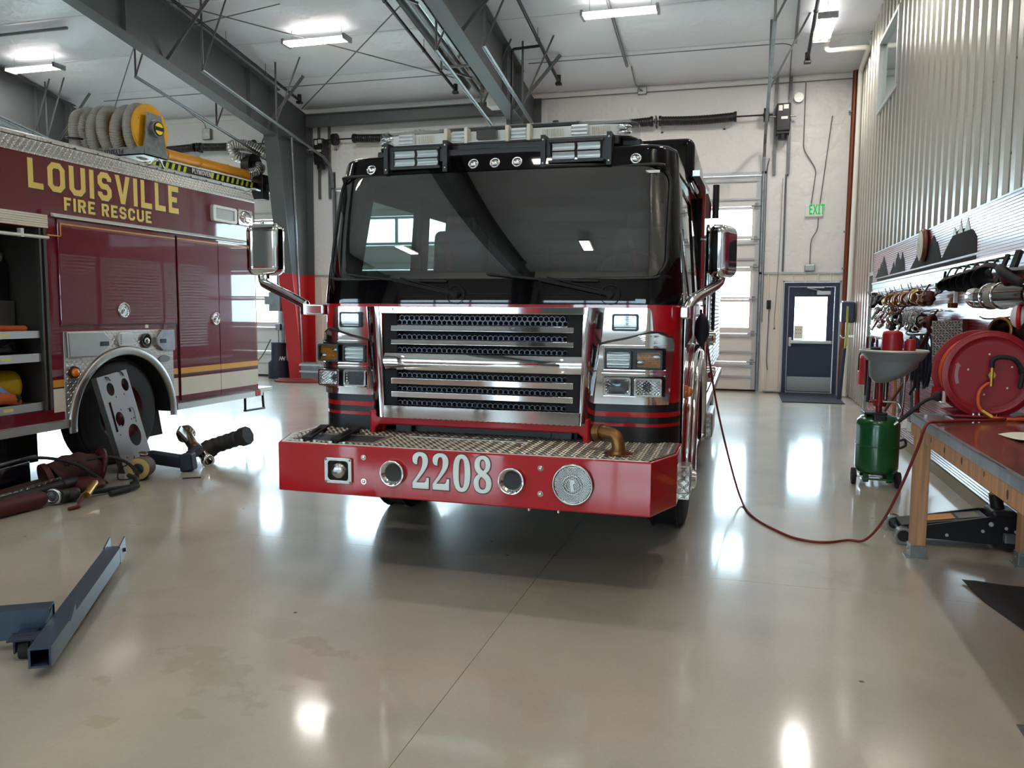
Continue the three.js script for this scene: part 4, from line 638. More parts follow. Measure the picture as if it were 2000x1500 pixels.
    new B().ext(sh(0.012), 0.006, flat(y0 + 0.006)).ext(sh(0.06), y1 - y0 - 0.02, flat(y0 + 0.01)).mesh('white_base', M.white, bar);
    new B().ext(sh(0), y1 - y0, flat(y0), { bev: 0.01 }).mesh('clear_cover', M.lens, bar);
    for (const x of [-0.65, -0.27, 0.14, 0.54]) { const b = new B().box(CX + x - 0.055, CX + x + 0.055, y0 + 0.012, y1 - 0.012, z1 - 0.05, z1 - 0.02, 0.006); for (let k = 0; k < 3; k++) b.cyl([CX + x - 0.05, y0 + 0.024 + k * 0.024, z1 - 0.022], [CX + x + 0.05, y0 + 0.024 + k * 0.024, z1 - 0.022], 0.011, 0.011, 10); b.mesh('strobe_module', M.led, bar); }
    for (const s of [-1, 1]) { const b = new B(); for (let k = 0; k < 2; k++) b.sph([CX + s * 0.815, y0 + 0.03 + k * 0.035, z1 - 0.08], 0.05, [1, 0.35, 0.6], 12); b.mesh('corner_reflector', M.chrome, bar); }
    for (const x of [-0.356, -0.215, 0.067, 0.212]) new B().box(CX + x - 0.012, CX + x + 0.012, y0 - 0.004, y1 + 0.004, z1 - 0.06, z1 + 0.012, 0.004).mesh('cover_joint', M.creamStripe, bar);
    new B().box(CX - 0.14, CX - 0.005, y0 + 0.018, y1 - 0.02, z1 - 0.03, z1 + 0.011).mesh('signal_window', std(0x4a4745, 0.2), bar);
    const fl = new B(); for (const [a, c] of [[-0.56, -0.46], [0.3, 0.44], [0.62, 0.74]]) for (let x = a; x < c; x += 0.014) fl.cyl([CX + x, y0 + 0.012, z1 - 0.028], [CX + x, y1 - 0.03, z1 - 0.028], 0.005, 0.005, 6); fl.mesh('lens_flute', M.creamStripe, bar, { kind: 'stuff' });
    new B().box(CX - 0.45, CX + 0.52, y1 + 0.01, y1 + 0.03, z0 + 0.02, z1 - 0.12).mesh('spine', M.black, bar);
  }
  // ---- wipers
  for (const [px, py, ex, ey] of [[-0.19, 1.70, -0.62, 1.795], [0.80, 1.70, 0.36, 1.795]]) {
    const f = (x, y, o) => [CX + x, y, FZ(x, y) + o];
    const w = new B().cyl(f(px, py, 0.0), f(px, py, 0.05), 0.026, 0.02, 14).bar(f(px, py, 0.04), f(ex, ey, 0.045), 0.02, 0.012, [0, 0, 1]).bar(f(px, py + 0.015, 0.04), f(ex + 0.05, ey + 0.012, 0.04), 0.008, 0.008, [0, 0, 1]).mesh('wiper_arm', M.blackMatte, E);
    new B().tube([f(ex - 0.34, ey + 0.035, 0.018), f(ex, ey, 0.024), f(ex + 0.36, ey - 0.012, 0.018)], 0.009, 6).mesh('wiper_blade', M.rubber, w);
    new B().torus(f(px, py, 0.03), [0, 0, 1], 0.06, 0.002, 24, 5).mesh('washer_hose', M.rubber, w);
  }
  const cs = new B(); patch(cs, 1.655, 1.69, -0.7, 0.95, 0.016, 0.016, 50, 2); cs.mesh('cowl_lip', M.gloss, E);
  // ---- grille
  const gz = -4.79, G = new B();
  const wing = (s) => { const o = s > 0 ? [[0.66, 1.62], [0.765, 1.615], [0.69, 0.92], [0.655, 0.905], [0.645, 0.92]] : [[-0.66, 1.62], [-0.645, 0.92], [-0.655, 0.905], [-0.71, 0.92], [-0.795, 1.615]]; return o; };
  for (const s of [-1, 1]) { // side wings sweep back to the cab face
    const top = s > 0 ? 0.775 : -0.825, bot = s > 0 ? 0.708 : -0.78;
    new B().grid(14, 24, (u, v) => { const y = 0.905 + 0.715 * v, xi = s * (0.643 + 0.017 * v), xo = bot + (top - bot) * v, x = xi + (xo - xi) * u; return [CX + x, y, gz + 0.006 + 0.018 * Math.sin(Math.PI * u) * (0.5 + v * 0.5) - u * u * (gz - (FZ(x, y) + 0.004))]; }).mesh('grille_wing', M.chrome, E);
  }
  const gx = (y) => 0.645 + 0.017 * (y - 0.905) / 0.715, tr = (y0, y1, d, z, mat, name, e = 0) => new B().ext([[-gx(y0) + e, y0], [gx(y0) - e, y0], [gx(y1) - e, y1], [-gx(y1) + e, y1]], d, T4(CX, 0, z), { bev: 0.003 }).mesh(name, mat, E);
  tr(1.578, 1.622, 0.07, gz - 0.06, M.chrome, 'grille_top_bar'); new B().grid(40, 10, (u, v) => { const y = 1.217 + 0.106 * v, e = gx(y); return [CX - e + 2 * e * u, y, gz + 0.004 + 0.012 * Math.sin(Math.PI * v) - 0.03 * Math.max(0, Math.abs(u * 2 - 1) - 0.8) * 2]; }).mesh('grille_middle_bar', M.chrome, E); tr(0.905, 0.985, 0.075, gz - 0.06, M.chrome, 'grille_bottom_bar');
  new B().box(CX - 0.655, CX + 0.655, 0.93, 1.6, gz - 0.12, gz - 0.1).mesh('grille_back', M.blackMatte, E);
  const hexRow = (y0, y1, x0, x1) => { // pressed honeycomb: each cell an open hexagon
    const b = new B(), p = 0.034, h = p * 0.866, R = p / Math.sqrt(3), P = [], add = (a, c, d) => P.push(...a, ...c, ...d), f = (x, y, z) => [CX + x, y, z];
    for (let j = 0, y = y0 + R * 0.75; y < y1 - R * 0.4; j++, y += h) for (let x = x0 + p / 2 + (j & 1 ? p / 2 : 0); x < x1 - p * 0.4; x += p) for (let k = 0; k < 6; k++) {
      const a0 = Math.PI / 6 + k * Math.PI / 3, a1 = a0 + Math.PI / 3, o = (a, r) => [x + r * Math.cos(a), Math.min(y1, Math.max(y0, y + r * Math.sin(a)))];
      const A = o(a0, R), Bq = o(a1, R), C = o(a1, R * 0.78), D = o(a0, R * 0.78), z = gz - 0.018, zb = gz - 0.045;
      add(f(...A, z), f(...Bq, z), f(...C, z)); add(f(...A, z), f(...C, z), f(...D, z)); add(f(...D, z), f(...C, z), f(...C, zb)); add(f(...D, z), f(...C, zb), f(...D, zb));
    }
    const g = new THREE.BufferGeometry(); g.setAttribute('position', new THREE.Float32BufferAttribute(P, 3)); g.computeVertexNormals(); return b.add(g).mesh('honeycomb', std(0x4b4f5a, 0.35, 0.5), E, { kind: 'stuff' });
  };
  for (const [y0, y1, n] of [[1.505, 1.575, 0], [1.412, 1.462, 0], [1.328, 1.375, 0], [1.165, 1.213, 1], [1.078, 1.122, 1], [0.987, 1.036, 1]]) hexRow(y0, y1, -0.56, 0.56);
  for (const [y0, y1] of [[1.462, 1.505], [1.375, 1.412], [1.122, 1.165], [1.036, 1.078]]) new B().obox([CX, (y0 + y1) / 2, gz - 0.016], [1.2, y1 - y0 - 0.004, 0.022], [y0 > 1.3 ? -0.2 : 0.05, 0, 0], 0.003).mesh('grille_bar', M.chrome, E);
  for (const s of [-1, 1]) for (const [y0, y1] of [[1.328, 1.575], [0.987, 1.213]]) new B().box(CX + s * 0.605 - 0.047, CX + s * 0.605 + 0.047, y0, y1, gz - 0.05, gz - 0.008).mesh('grille_cheek', M.blackMatte, E);
  new B().cyl([CX - 0.585, 1.605, gz + 0.01], [CX - 0.585, 1.605, gz + 0.022], 0.012, 0.012, 10).mesh('grille_latch', M.chrome, E);
  // ---- headlamp housings
  const tilt = (s, list) => list.map(([x, y]) => [s * x, y]);
  for (const s of [-1, 1]) {
    const hp = new B(), Lq = lin([[1.035, 0.71], [1.07, 0.702], [1.396, 0.745], [1.472, 1.06]]), Rq = lin([[1.033, 1.15], [1.40, 1.172], [1.452, 1.165], [1.472, 1.10]]);
    s > 0 ? patch(hp, 1.035, 1.472, Lq, Rq, 0.032, 0.035, 40, 40) : patch(hp, 1.035, 1.472, (y) => -Rq(y), (y) => -Lq(y) - 0.07, 0.032, 0.035, 40, 40);
    const house = hp.mesh('headlamp_housing', M.chrome, E);
    const up2 = new B(), L2 = lin([[1.405, 0.742], [1.618, 0.765]]), R2 = lin([[1.405, 0.80], [1.478, 1.062], [1.60, 1.05], [1.62, 1.04]]);
    s > 0 ? patch(up2, 1.405, 1.62, L2, R2, 0.02, 0.022, 24, 24) : patch(up2, 1.405, 1.62, (y) => -R2(y) - 0.02, (y) => -L2(y) - 0.05, 0.02, 0.022, 24, 24);
    const house2 = up2.mesh('upper_lamp_housing', M.chrome, E);
    const unit = (cx, cy, w, h, type, off, par) => {
      const m = onFront(s * cx, cy, off, cx > 1 ? 0.35 : 1), ring = rrect(-w / 2 - 0.012, w / 2 + 0.012, -h / 2 - 0.012, h / 2 + 0.012, 0.014), inner = rrect(-w / 2, w / 2, -h / 2, h / 2, 0.01);
      const u = new B(m).ext(ring, 0.02, T4(0, 0, 0), { holes: [inner], bev: 0.002 }).mesh('lamp_bezel', type === 'head' || type === 'flute' ? M.chrome : M.black, par);
      if (type === 'led') {
        new B(m).box(-w / 2, w / 2, -h / 2, h / 2, -0.005, 0.002).mesh('lamp_reflector', M.led, u);
        const b = new B(m); for (let k = 0; k < 3; k++) { const y = h * (0.3 - 0.3 * k); b.grid(10, 6, (p, q) => { const x = (p - 0.5) * w * 0.94, a = q * Math.PI; return [x, y - h * 0.14 * Math.cos(a) - (k === 0 ? 0.35 * h * (x / w) ** 2 * -0.5 : 0), 0.002 + 0.014 * Math.sin(a)]; }); } b.mesh('lamp_bar', M.led, u);
        new B(m).box(-w / 2, w / 2, -h / 2, h / 2, 0.017, 0.019).mesh('lens', M.lens, u);
      } else if (type === 'amber') {
        new B(m).box(-w / 2, w / 2, -h / 2, h / 2, -0.005, 0.002).mesh('lamp_reflector', M.amberDim, u);
        const b = new B(m); for (let i = 0; i < 9; i++) for (let j = 0; j < 5; j++) b.sph([(i - 4) * w * 0.08, (j - 2) * h * 0.13, 0.004], 0.0048, [1, 1, 1], 6); b.mesh('amber_diodes', M.amber, u, { kind: 'stuff' });
        for (const q of [-1, 1]) new B(m).sph([q * w * 0.34, q * h * 0.2, 0.002], 0.03, [1, 0.5, 0.3], 12).mesh('lamp_bar', M.steel, u);
        new B(m).box(-w / 2, w / 2, -h / 2, h / 2, 0.014, 0.016).mesh('lens', M.lens, u);
      } else {
        new B(m).grid(36, 26, (p, q) => { const x = (p - 0.5) * w, y = (q - 0.5) * h, r2 = (x * x + y * y) / (w * w * 0.3); return [x, y, -0.03 + 0.035 * Math.min(1, r2) + 0.005 * Math.sin(p * 40) * Math.sin(q * 30)]; }).mesh('lamp_reflector', M.chrome, u);
        new B(m).sph([0, 0, -0.008], 0.016, [1, 1, 1], 12).cyl([0, 0, -0.03], [0, 0, -0.01], 0.012).mesh('bulb', M.lens, u);
        const b = new B(m); if (type === 'flute') b.grid(60, 1, (p, q) => [(p - 0.5) * w, (q - 0.5) * h, 0.016 + 0.0025 * Math.sin(p * 60)]); else b.grid(12, 8, (p, q) => [(p - 0.5) * w, (q - 0.5) * h, 0.016 + 0.008 * Math.sin(Math.PI * p) * Math.sin(Math.PI * q)]); b.mesh('lens', M.lens, u);
      }
      return u;
    };
    unit(0.895 + (s < 0 ? 0.037 : 0), 1.533, 0.135, 0.08, 'led', 0.024, house2);
    unit(0.858 + (s < 0 ? 0.037 : 0), 1.307, 0.142, 0.092, 'led', 0.042, house); unit(1.04 + (s < 0 ? 0.035 : 0), 1.312, 0.142, 0.092, 'amber', 0.062, house);
    unit(0.857 + (s < 0 ? 0.035 : 0), 1.145, 0.14, 0.088, s > 0 ? 'head' : 'flute', 0.042, house); unit(1.04 + (s < 0 ? 0.035 : 0), 1.145, 0.14, 0.088, s > 0 ? 'flute' : 'head', 0.062, house);
    new B().tube((s > 0 ? [[0.71, 1.06], [0.742, 1.396], [0.9, 1.435], [1.06, 1.474], [1.12, 1.468], [1.168, 1.44]] : [[-0.775, 1.06], [-0.815, 1.396], [-0.95, 1.43], [-1.1, 1.474], [-1.16, 1.45]]).map(([x, y]) => [CX + x, y, FZ(x, y) + 0.026]), 0.009, 6, 60, false, 0.1).mesh('housing_gasket', M.black, house);
    for (const [y0, y1] of [[1.248, 1.378], [1.087, 1.208]]) { const rc = new B(); s > 0 ? patch(rc, y0, y1, 0.775, 1.13, 0.038, 0.006, 24, 4) : patch(rc, y0, y1, -1.165, -0.815, 0.038, 0.006, 24, 4); rc.mesh('lamp_recess', M.black, house); }
    for (const [y0, y1] of [[1.235, 1.385], [1.075, 1.215]]) { const rb = new B(); for (const y of [y0, y1]) s > 0 ? patch(rb, y, y + 0.010, 0.765, 1.135, 0.048, 0.016, 24, 1) : patch(rb, y, y + 0.01, -1.17, -0.8, 0.048, 0.016, 24, 1); for (const x of s > 0 ? [0.76, 1.13] : [-1.17, -0.806]) patch(rb, y0, y1 + 0.01, x, x + 0.01, 0.048, 0.016, 2, 8); rb.mesh('housing_rim', M.chrome, house); }
  }
  // ---- bumper
  const zf = -4.31, by0 = 0.5, by1 = 0.785, plan = [[-1.245, 5.02], [-1.245, 4.625], [-1.13, 4.31], [1.13, 4.31], [1.245, 4.625], [1.245, 5.02]];
  const up3 = (y) => new THREE.Matrix4().makeBasis(new THREE.Vector3(1, 0, 0), new THREE.Vector3(0, 0, -1), new THREE.Vector3(0, 1, 0)).setPosition(CX, y, 0);
  const inner = [[-1.225, 5.01], [-1.225, 4.63], [-1.115, 4.325], [1.115, 4.325], [1.225, 4.63], [1.225, 5.01]];
  const bump = new B().ext(plan, by1 - by0, up3(by0), { bev: 0.008 }).mesh('bumper', M.fireRed, E);
  new B().box(CX - 1.08, CX + 1.08, 0.47, 0.505, -5.0, -4.40).mesh('bumper_underside', M.blackMatte, bump);
  const tray = [[-1.085, 4.40], [-0.56, 4.44], [-0.58, 4.68], [-1.09, 4.64]].map(([a, b]) => [a, b]);
  const deck = new B().ext(inner, 0.008, up3(by1 + 0.003), { holes: [tray.slice().reverse(), circle(0.34, 4.60, 0.03, 14), circle(0.92, 4.53, 0.085, 20)] }).mesh('deck_plate', M.deck, bump);
  { // serrated lozenges of the grip plate, and the punched gaps between them
    const lo = new B(), ho = new B(); let n = 0; const bar = (b, x, z, a, l, w, h, y) => { const c = Math.cos(a), s = Math.sin(a), g = new THREE.BufferGeometry(), q = [[l, 0], [0, w], [-l, 0], [0, -w]].map(([p, r]) => [CX + x + p * c - r * s, y, -(z + p * s + r * c)]), P = []; for (let i = 0; i < 4; i++) { const A = q[i], Bq = q[(i + 1) % 4]; P.push(...A, ...Bq, CX + x, y + h, -z); } g.setAttribute('position', new THREE.Float32BufferAttribute(P, 3)); g.computeVertexNormals(); b.add(g); };
    for (let j = 0, z = 4.35; z < 4.99; z += 0.026, j++) for (let i = 0, x = -1.2; x < 1.21; x += 0.036, i++) {
      const xm = 1.215 - Math.max(0, (4.63 - z) * 0.36); if (Math.abs(x) > xm - 0.01) continue;
      if (x > -1.12 && x < -0.54 && z > 4.385 && z < 4.70) continue; if (Math.hypot(x - 0.92, z - 4.53) < 0.095 || Math.hypot(x - 0.34, z - 4.6) < 0.04) continue;
      bar(lo, x + (j & 1 ? 0.018 : 0), z, (i + j) & 1 ? 0.75 : -0.75, 0.0175, 0.0055, 0.006, by1 + 0.011); bar(ho, x + (j & 1 ? 0.018 : 0) + 0.018, z, (i + j) & 1 ? -0.75 : 0.75, 0.0165, 0.0085, 0.0006, by1 + 0.0113);
    }
    lo.mesh('grip_studs', M.deck, deck, { kind: 'stuff' }); ho.mesh('grip_slots', M.blackMatte, deck, { kind: 'stuff' });
  }
  new B().ext(tray.map(([a, b]) => [a, b]).reverse(), 0.0022, up3(by1 + 0.0072)).mesh('hose_tray', std(0x38393b, 0.55, 0.3), bump);
  for (const [x0, z0, x1, z1] of [[-0.965, -4.36, -1.075, -4.79], [-0.765, -4.35, -0.83, -4.78]]) new B().tube([[CX + x0, 0.80, z0], [CX + (x0 + x1) / 2, 0.83, (z0 + z1) / 2], [CX + x1, 0.80, z1]].map((p) => p), 0.014, 6).bar([CX + x0, 0.815, z0], [CX + x1, 0.83, z1], 0.06, 0.012).mesh('hold_down_strap', M.blackMatte, bump);
  const cl = new B(); for (const [x, z] of [[-0.99, -4.352], [-0.9, -4.35], [-0.79, -4.345], [-0.7, -4.342]]) cl.box(CX + x - 0.012, CX + x + 0.012, 0.79, 0.81, z - 0.012, z + 0.012, 0.004); cl.mesh('strap_cleats', M.steel, bump, { kind: 'stuff' });
  new B().box(CX - 0.43, CX + 0.35, 0.797, 0.804, -4.73, -4.70).mesh('deck_edge_strip', M.alu, bump);
  new B().cyl([CX + 0.34, 0.78, -4.60], [CX + 0.34, 0.79, -4.60], 0.03).cyl([CX + 0.92, 0.775, -4.53], [CX + 0.92, 0.785, -4.53], 0.085).mesh('deck_port', M.black, bump);
  new B().tube([[CX + 0.92, 0.77, -4.53], [CX + 0.92, 0.85, -4.53], [CX + 0.895, 0.895, -4.545], [CX + 0.84, 0.905, -4.57], [CX + 0.80, 0.903, -4.59]], 0.038, 16, 30).cyl([CX + 0.815, 0.903, -4.583], [CX + 0.775, 0.9, -4.60], 0.047, 0.047, 16).cyl([CX + 0.92, 0.79, -4.53], [CX + 0.92, 0.81, -4.53], 0.05, 0.045, 16).mesh('hose_elbow', M.bronze, bump);
  new B().box(CX + 0.86, CX + 1.0, 0.797, 0.80, -4.44, -4.40).mesh('port_label', M.black, bump);
  const txt = textGeo('2208', 'serif', 0.15, 0.003, { sx: 0.72, track: 0.009, bevel: 0.0028 }), tw = txt.userData.width, ob = textGeo('2208', 'serif', 0.15, 0.002, { sx: 0.72, bevel: 0.0088, track: 0.009 }); console.log('number width', tw);
  new B().add(ob, T4(CX - tw / 2, 0.567, zf)).mesh('number_outline', M.black, bump);
  new B().add(txt, T4(CX - tw / 2, 0.567, zf + 0.003)).mesh('number_2208', M.silver, bump, { label: 'silver unit number 2208' });
  { // bell siren in a square plate
    const x = CX - 0.721, y = 0.64, s = new B().ext(rrect(-0.09, 0.09, -0.078, 0.078, 0.016), 0.014, T4(x, y, zf), { holes: [rrect(-0.066, 0.066, -0.058, 0.058, 0.02)], bev: 0.003 }).mesh('siren_plate', M.steel, bump);
    new B().box(x - 0.068, x + 0.068, y - 0.06, y + 0.06, zf + 0.001, zf + 0.003).mesh('siren_recess', M.blackMatte, s);
    new B().lathe([[0, 0.03], [0.018, 0.03], [0.035, 0.024], [0.045, 0.016], [0.052, 0.0]], [x, y, zf + 0.003], [0, 0, 1], 28).torus([x, y, zf + 0.03], [0, 0, 1], 0.02, 0.003, 20, 6).mesh('bell', M.steel, s);
    const sc = new B(); for (const a of [-0.078, 0.078]) for (const b of [-0.066, 0.066]) sc.sph([x + a, y + b, zf + 0.018], 0.007, [1, 1, 0.4], 8); sc.mesh('plate_screws', M.galvDark, s, { kind: 'stuff' });
  }
  for (const x of [-0.367, 0.358]) { const h = new B().lathe([[0.07, 0.0], [0.076, 0.02], [0.077, 0.03], [0.072, 0.034], [0.064, 0.028], [0.056, 0.02], [0.05, 0.013]], [CX + x, 0.647, zf + 0.001], [0, 0, 1], 40).mesh('air_horn', M.chrome, bump); new B().lathe([[0.05, 0.013], [0.046, 0.012], [0.0, 0.0105]], [CX + x, 0.647, zf + 0.001], [0, 0, 1], 28).mesh('horn_throat', std(0x161412, 0.5), h); }
  { const x = CX + 0.706, y = 0.647, s = new B().lathe([[0.115, 0], [0.118, 0.012], [0.112, 0.022], [0.104, 0.02], [0.100, 0.012]], [x, y, zf], [0, 0, 1], 48).torus([x, y, zf + 0.016], [0, 0, 1], 0.052, 0.004, 36, 6).torus([x, y, zf + 0.016], [0, 0, 1], 0.036, 0.003, 36, 6).mesh('speaker_ring', M.steel, bump);
    new B().cyl([x, y, zf], [x, y, zf + 0.013], 0.104, 0.104, 40).mesh('speaker_grille', M.steel, s);
    const h = new B(), p = 0.0088; for (let j = -12; j <= 12; j++) for (let i = -12; i <= 12; i++) { const a = i * p + (j & 1 ? p / 2 : 0), b = j * p * 0.866, r = Math.hypot(a, b); if (r < 0.1) h.add(new THREE.CircleGeometry(0.0034, 6).translate(x + a, y + b, zf + 0.0135)); } h.mesh('speaker_holes', M.black, s, { kind: 'stuff' });
    new B().ext([[-0.015, 0.03], [0.012, 0.03], [0.016, 0.012], [0.004, 0.004], [0.012, -0.034], [-0.008, -0.034]], 0.004, T4(x, y, zf + 0.014)).mesh('speaker_badge', M.steel, s); }
  for (const x of [-0.557, 0.523]) for (const y of [0.583, 0.728]) new B().sph([CX + x, y, zf + 0.006], 0.013, [1, 1, 0.7], 12).cyl([CX + x, y, zf - 0.002], [CX + x, y, zf + 0.007], 0.017, 0.017, 14).mesh('bumper_bolt', M.chrome, bump);
  for (const x of [0.45, 0.62]) new B().cyl([CX + x, 0.475, zf - 0.03], [CX + x, 0.5, zf - 0.03], 0.01).mesh('lower_bolt', M.steel, bump);
  // ---- mirrors
  const mirror = (c, yaw, name) => { const g = new B(new THREE.Matrix4().compose(V(c), new THREE.Quaternion().setFromEuler(new THREE.Euler(0, yaw, 0)), new THREE.Vector3(1, 1, 1))); return g; };
  {
    const c = [-3.37, 2.03, -5.24], m = mirror(c, 0.25).add(new RoundedBoxGeometry(0.265, 0.375, 0.14, 8, 0.062)).mesh('mirror', M.chrome, E);
    mirror(c, 0.25).box(-0.11, 0.11, -0.16, 0.16, -0.075, -0.069).mesh('mirror_glass', M.chrome, m); mirror(c, 0.25).sph([-0.02, 0.195, 0.0], 0.014).cyl([0.0, -0.21, 0], [0, -0.17, 0], 0.025).mesh('mirror_knuckle', M.chrome, m);
    const a = new B(); a.tube([[-3.40, 1.84, -5.24], [-3.385, 1.80, -5.23], [-3.34, 1.775, -5.2], [-3.1, 1.69, -5.12], [-2.96, 1.632, -5.08]], 0.034, 14, 40).mesh('mirror_arm', M.chrome, E);
    new B().cyl([-2.94, 1.565, -5.08], [-2.94, 1.635, -5.08], 0.05, 0.05, 20).box(-2.94, -2.79, 1.56, 1.635, -5.13, -5.03, 0.015).mesh('mirror_base', M.chrome, E);
    const c2 = [-0.145, 2.0, -5.62], m2 = mirror(c2, -0.35).add(new RoundedBoxGeometry(0.14, 0.35, 0.25, 8, 0.06)).mesh('mirror', M.chrome, E);
    mirror(c2, -0.35).box(-0.076, -0.069, -0.15, 0.15, -0.1, 0.1).mesh('mirror_glass', M.chrome, m2);
    new B().tube([[-0.34, 1.60, -5.05], [-0.30, 1.68, -5.2], [-0.2, 1.76, -5.52], [-0.16, 1.80, -5.62], [-0.15, 1.85, -5.62]], 0.032, 14, 40).mesh('mirror_arm', M.chrome, E);
    new B().box(-0.37, -0.315, 1.555, 1.635, -5.12, -5.0, 0.015).cyl([-0.325, 1.56, -5.05], [-0.325, 1.635, -5.05], 0.035).mesh('mirror_base', M.chrome, E);
  }
  // ---- side of the cab, wheels, body
  for (const s of [-1, 1]) {
    const X = CX + s * LW;
    const fe = new B(); for (const [r, d] of [[0.74, 0.035], [0.79, 0.03]]) { const pts = []; for (let k = -2; k <= 22; k++) { const a = Math.PI * k / 20; pts.push([X + s * (r < 0.76 ? 0.055 : 0.03), Math.max(0.56, 0.55 + r * Math.sin(a)), -6.17 - r * Math.cos(a)]); } fe.tube(pts, d, 10, 60); } fe.mesh('wheel_arch_trim', M.chrome, E);
    new B().grid(1, 24, (u, v) => { const a = Math.PI * v; return [X - s * (0.02 + 0.34 * u), 0.55 + 0.7 * Math.sin(a), -6.17 - 0.7 * Math.cos(a)]; }).mesh('wheel_well', M.blackMatte, E);
    wheel(E, X - s * 0.15, -6.17, 0.525, 0.3, s, M.steel);
    new B().sph([X + s * 0.035, 1.08, -5.36], 0.035, [0.8, 1, 1], 14).cyl([X, 1.08, -5.36], [X + s * 0.025, 1.08, -5.36], 0.045).mesh('side_marker', M.amber, E);
    new B().box(X - s * 0.25, X + s * 0.06, 0.40, 0.44, -5.46, -5.2).box(X - s * 0.05, X + s * 0.07, 0.44, 0.62, -5.35, -5.18, 0.01).mesh('cab_step', M.tread, E);
    new B().cyl([X + s * 0.075, 0.52, -5.28], [X + s * 0.1, 0.52, -5.28], 0.06, 0.05, 16).mesh('step_lamp', M.chrome, E);
    new B().box(X - s * 0.005, X + s * 0.012, 0.62, 1.62, -5.2, -5.16).box(X - s * 0.005, X + s * 0.01, 1.0, 1.62, -7.4, -6.95).box(X, X + s * 0.012, 0.45, 0.62, -7.45, -6.95).mesh('stainless_edge', M.steel, E);
    new B().cyl([X + s * 0.06, 0.9, -6.98], [X + s * 0.06, 2.3, -6.98], 0.02, 0.02, 10).cyl([X, 0.95, -6.98], [X + s * 0.06, 0.95, -6.98], 0.018).cyl([X, 2.2, -6.98], [X + s * 0.06, 2.2, -6.98], 0.018).mesh('grab_rail', M.chrome, E);
    new B().bar([X - s * 0.0, 2.60, -6.1], [X + s * 0.0, 2.70, -7.75], 0.05, 0.04).mesh('drip_rail', M.steel, E);
    new B().box(X - s * 0.01, X + s * 0.02, 1.5, 1.56, -6.6, -6.45, 0.01).mesh('door_handle', M.chrome, E);
    const tr2 = new B().box(X - s * 0.005, X + s * 0.008, 1.66, 1.70, -7.4, -5.3).mesh('belt_trim', M.chrome, E);
  }
  const BX = 1.22, zB0 = -7.6, zB1 = -13.4;
  new B().box(CX - BX, CX + BX, 0.72, 2.75, zB1, zB0, 0.02).mesh('pump_body', M.fireRed, E);
  new B().box(CX - BX + 0.02, CX + BX - 0.02, 2.75, 2.8, zB1, zB0).mesh('body_top', M.tread, E);
  for (const s of [-1, 1]) { const X = CX + s * BX; new B().box(X, X + s * 0.02, 0.8, 2.3, -8.7, -7.65, 0.006).mesh('pump_panel', M.brushed, E);
    for (const [a, c] of [[-10.0, -8.8], [-11.4, -10.1], [-12.6, -11.5]]) { const b = new B(); for (let y = 0.95; y < 2.35; y += 0.05) b.cyl([X + s * 0.0, y, a], [X + s * 0.0, y, c], 0.028, 0.028, 8); b.mesh('roller_shutter', M.alu, E); }
    new B().box(X, X + s * 0.05, 0.62, 0.72, -13.3, -7.6, 0.01).mesh('rub_rail', M.alu, E);
    for (const [y, z] of [[1.0, -7.95], [1.0, -8.35], [1.35, -8.1]]) new B().cyl([X, y, z], [X + s * 0.09, y, z], 0.07, 0.075, 16).cyl([X + s * 0.09, y, z], [X + s * 0.11, y, z], 0.055, 0.05, 16).mesh('hose_inlet', M.chrome, E); wheel(E, X - s * 0.16, -11.2, 0.525, 0.3, s, M.steel);
    new B().cyl([X + s * 0.04, 1.4, -9.2], [X + s * 0.04, 2.55, -9.2], 0.02, 0.02, 10).cyl([X + s * 0.04, 2.6, -9.05], [X + s * 0.04, 2.95, -9.05], 0.035, 0.035, 12).mesh('side_pole', M.black, E);
    new B().box(X, X + s * 0.1, 0.35, 0.6, -8.9, -8.2, 0.02).mesh('running_board', M.tread, E);
  }
  new B().box(CX - 0.55, CX + 0.55, 0.45, 0.8, -13.2, -5.1).box(CX - 1.15, CX + 1.15, 0.42, 0.72, -10.5, -7.0).box(CX - 0.9, CX + 0.9, 0.36, 0.5, -6.3, -6.05).mesh('chassis', M.blackMatte, E);
  // grey charging lead socket with dark cover hanging at the right of the cab
  new B().box(-0.36, -0.31, 1.5, 1.58, -7.2, -7.1, 0.01).mesh('inlet_box', M.steel, E);
  new B().lathe([[0.0, 0.0], [0.02, 0.03], [0.055, 0.1], [0.05, 0.2], [0.02, 0.25], [0, 0.26]], [-0.29, 1.33, -6.12], UPV, 14).mesh('hanging_cover', M.darkBlue, E);
}
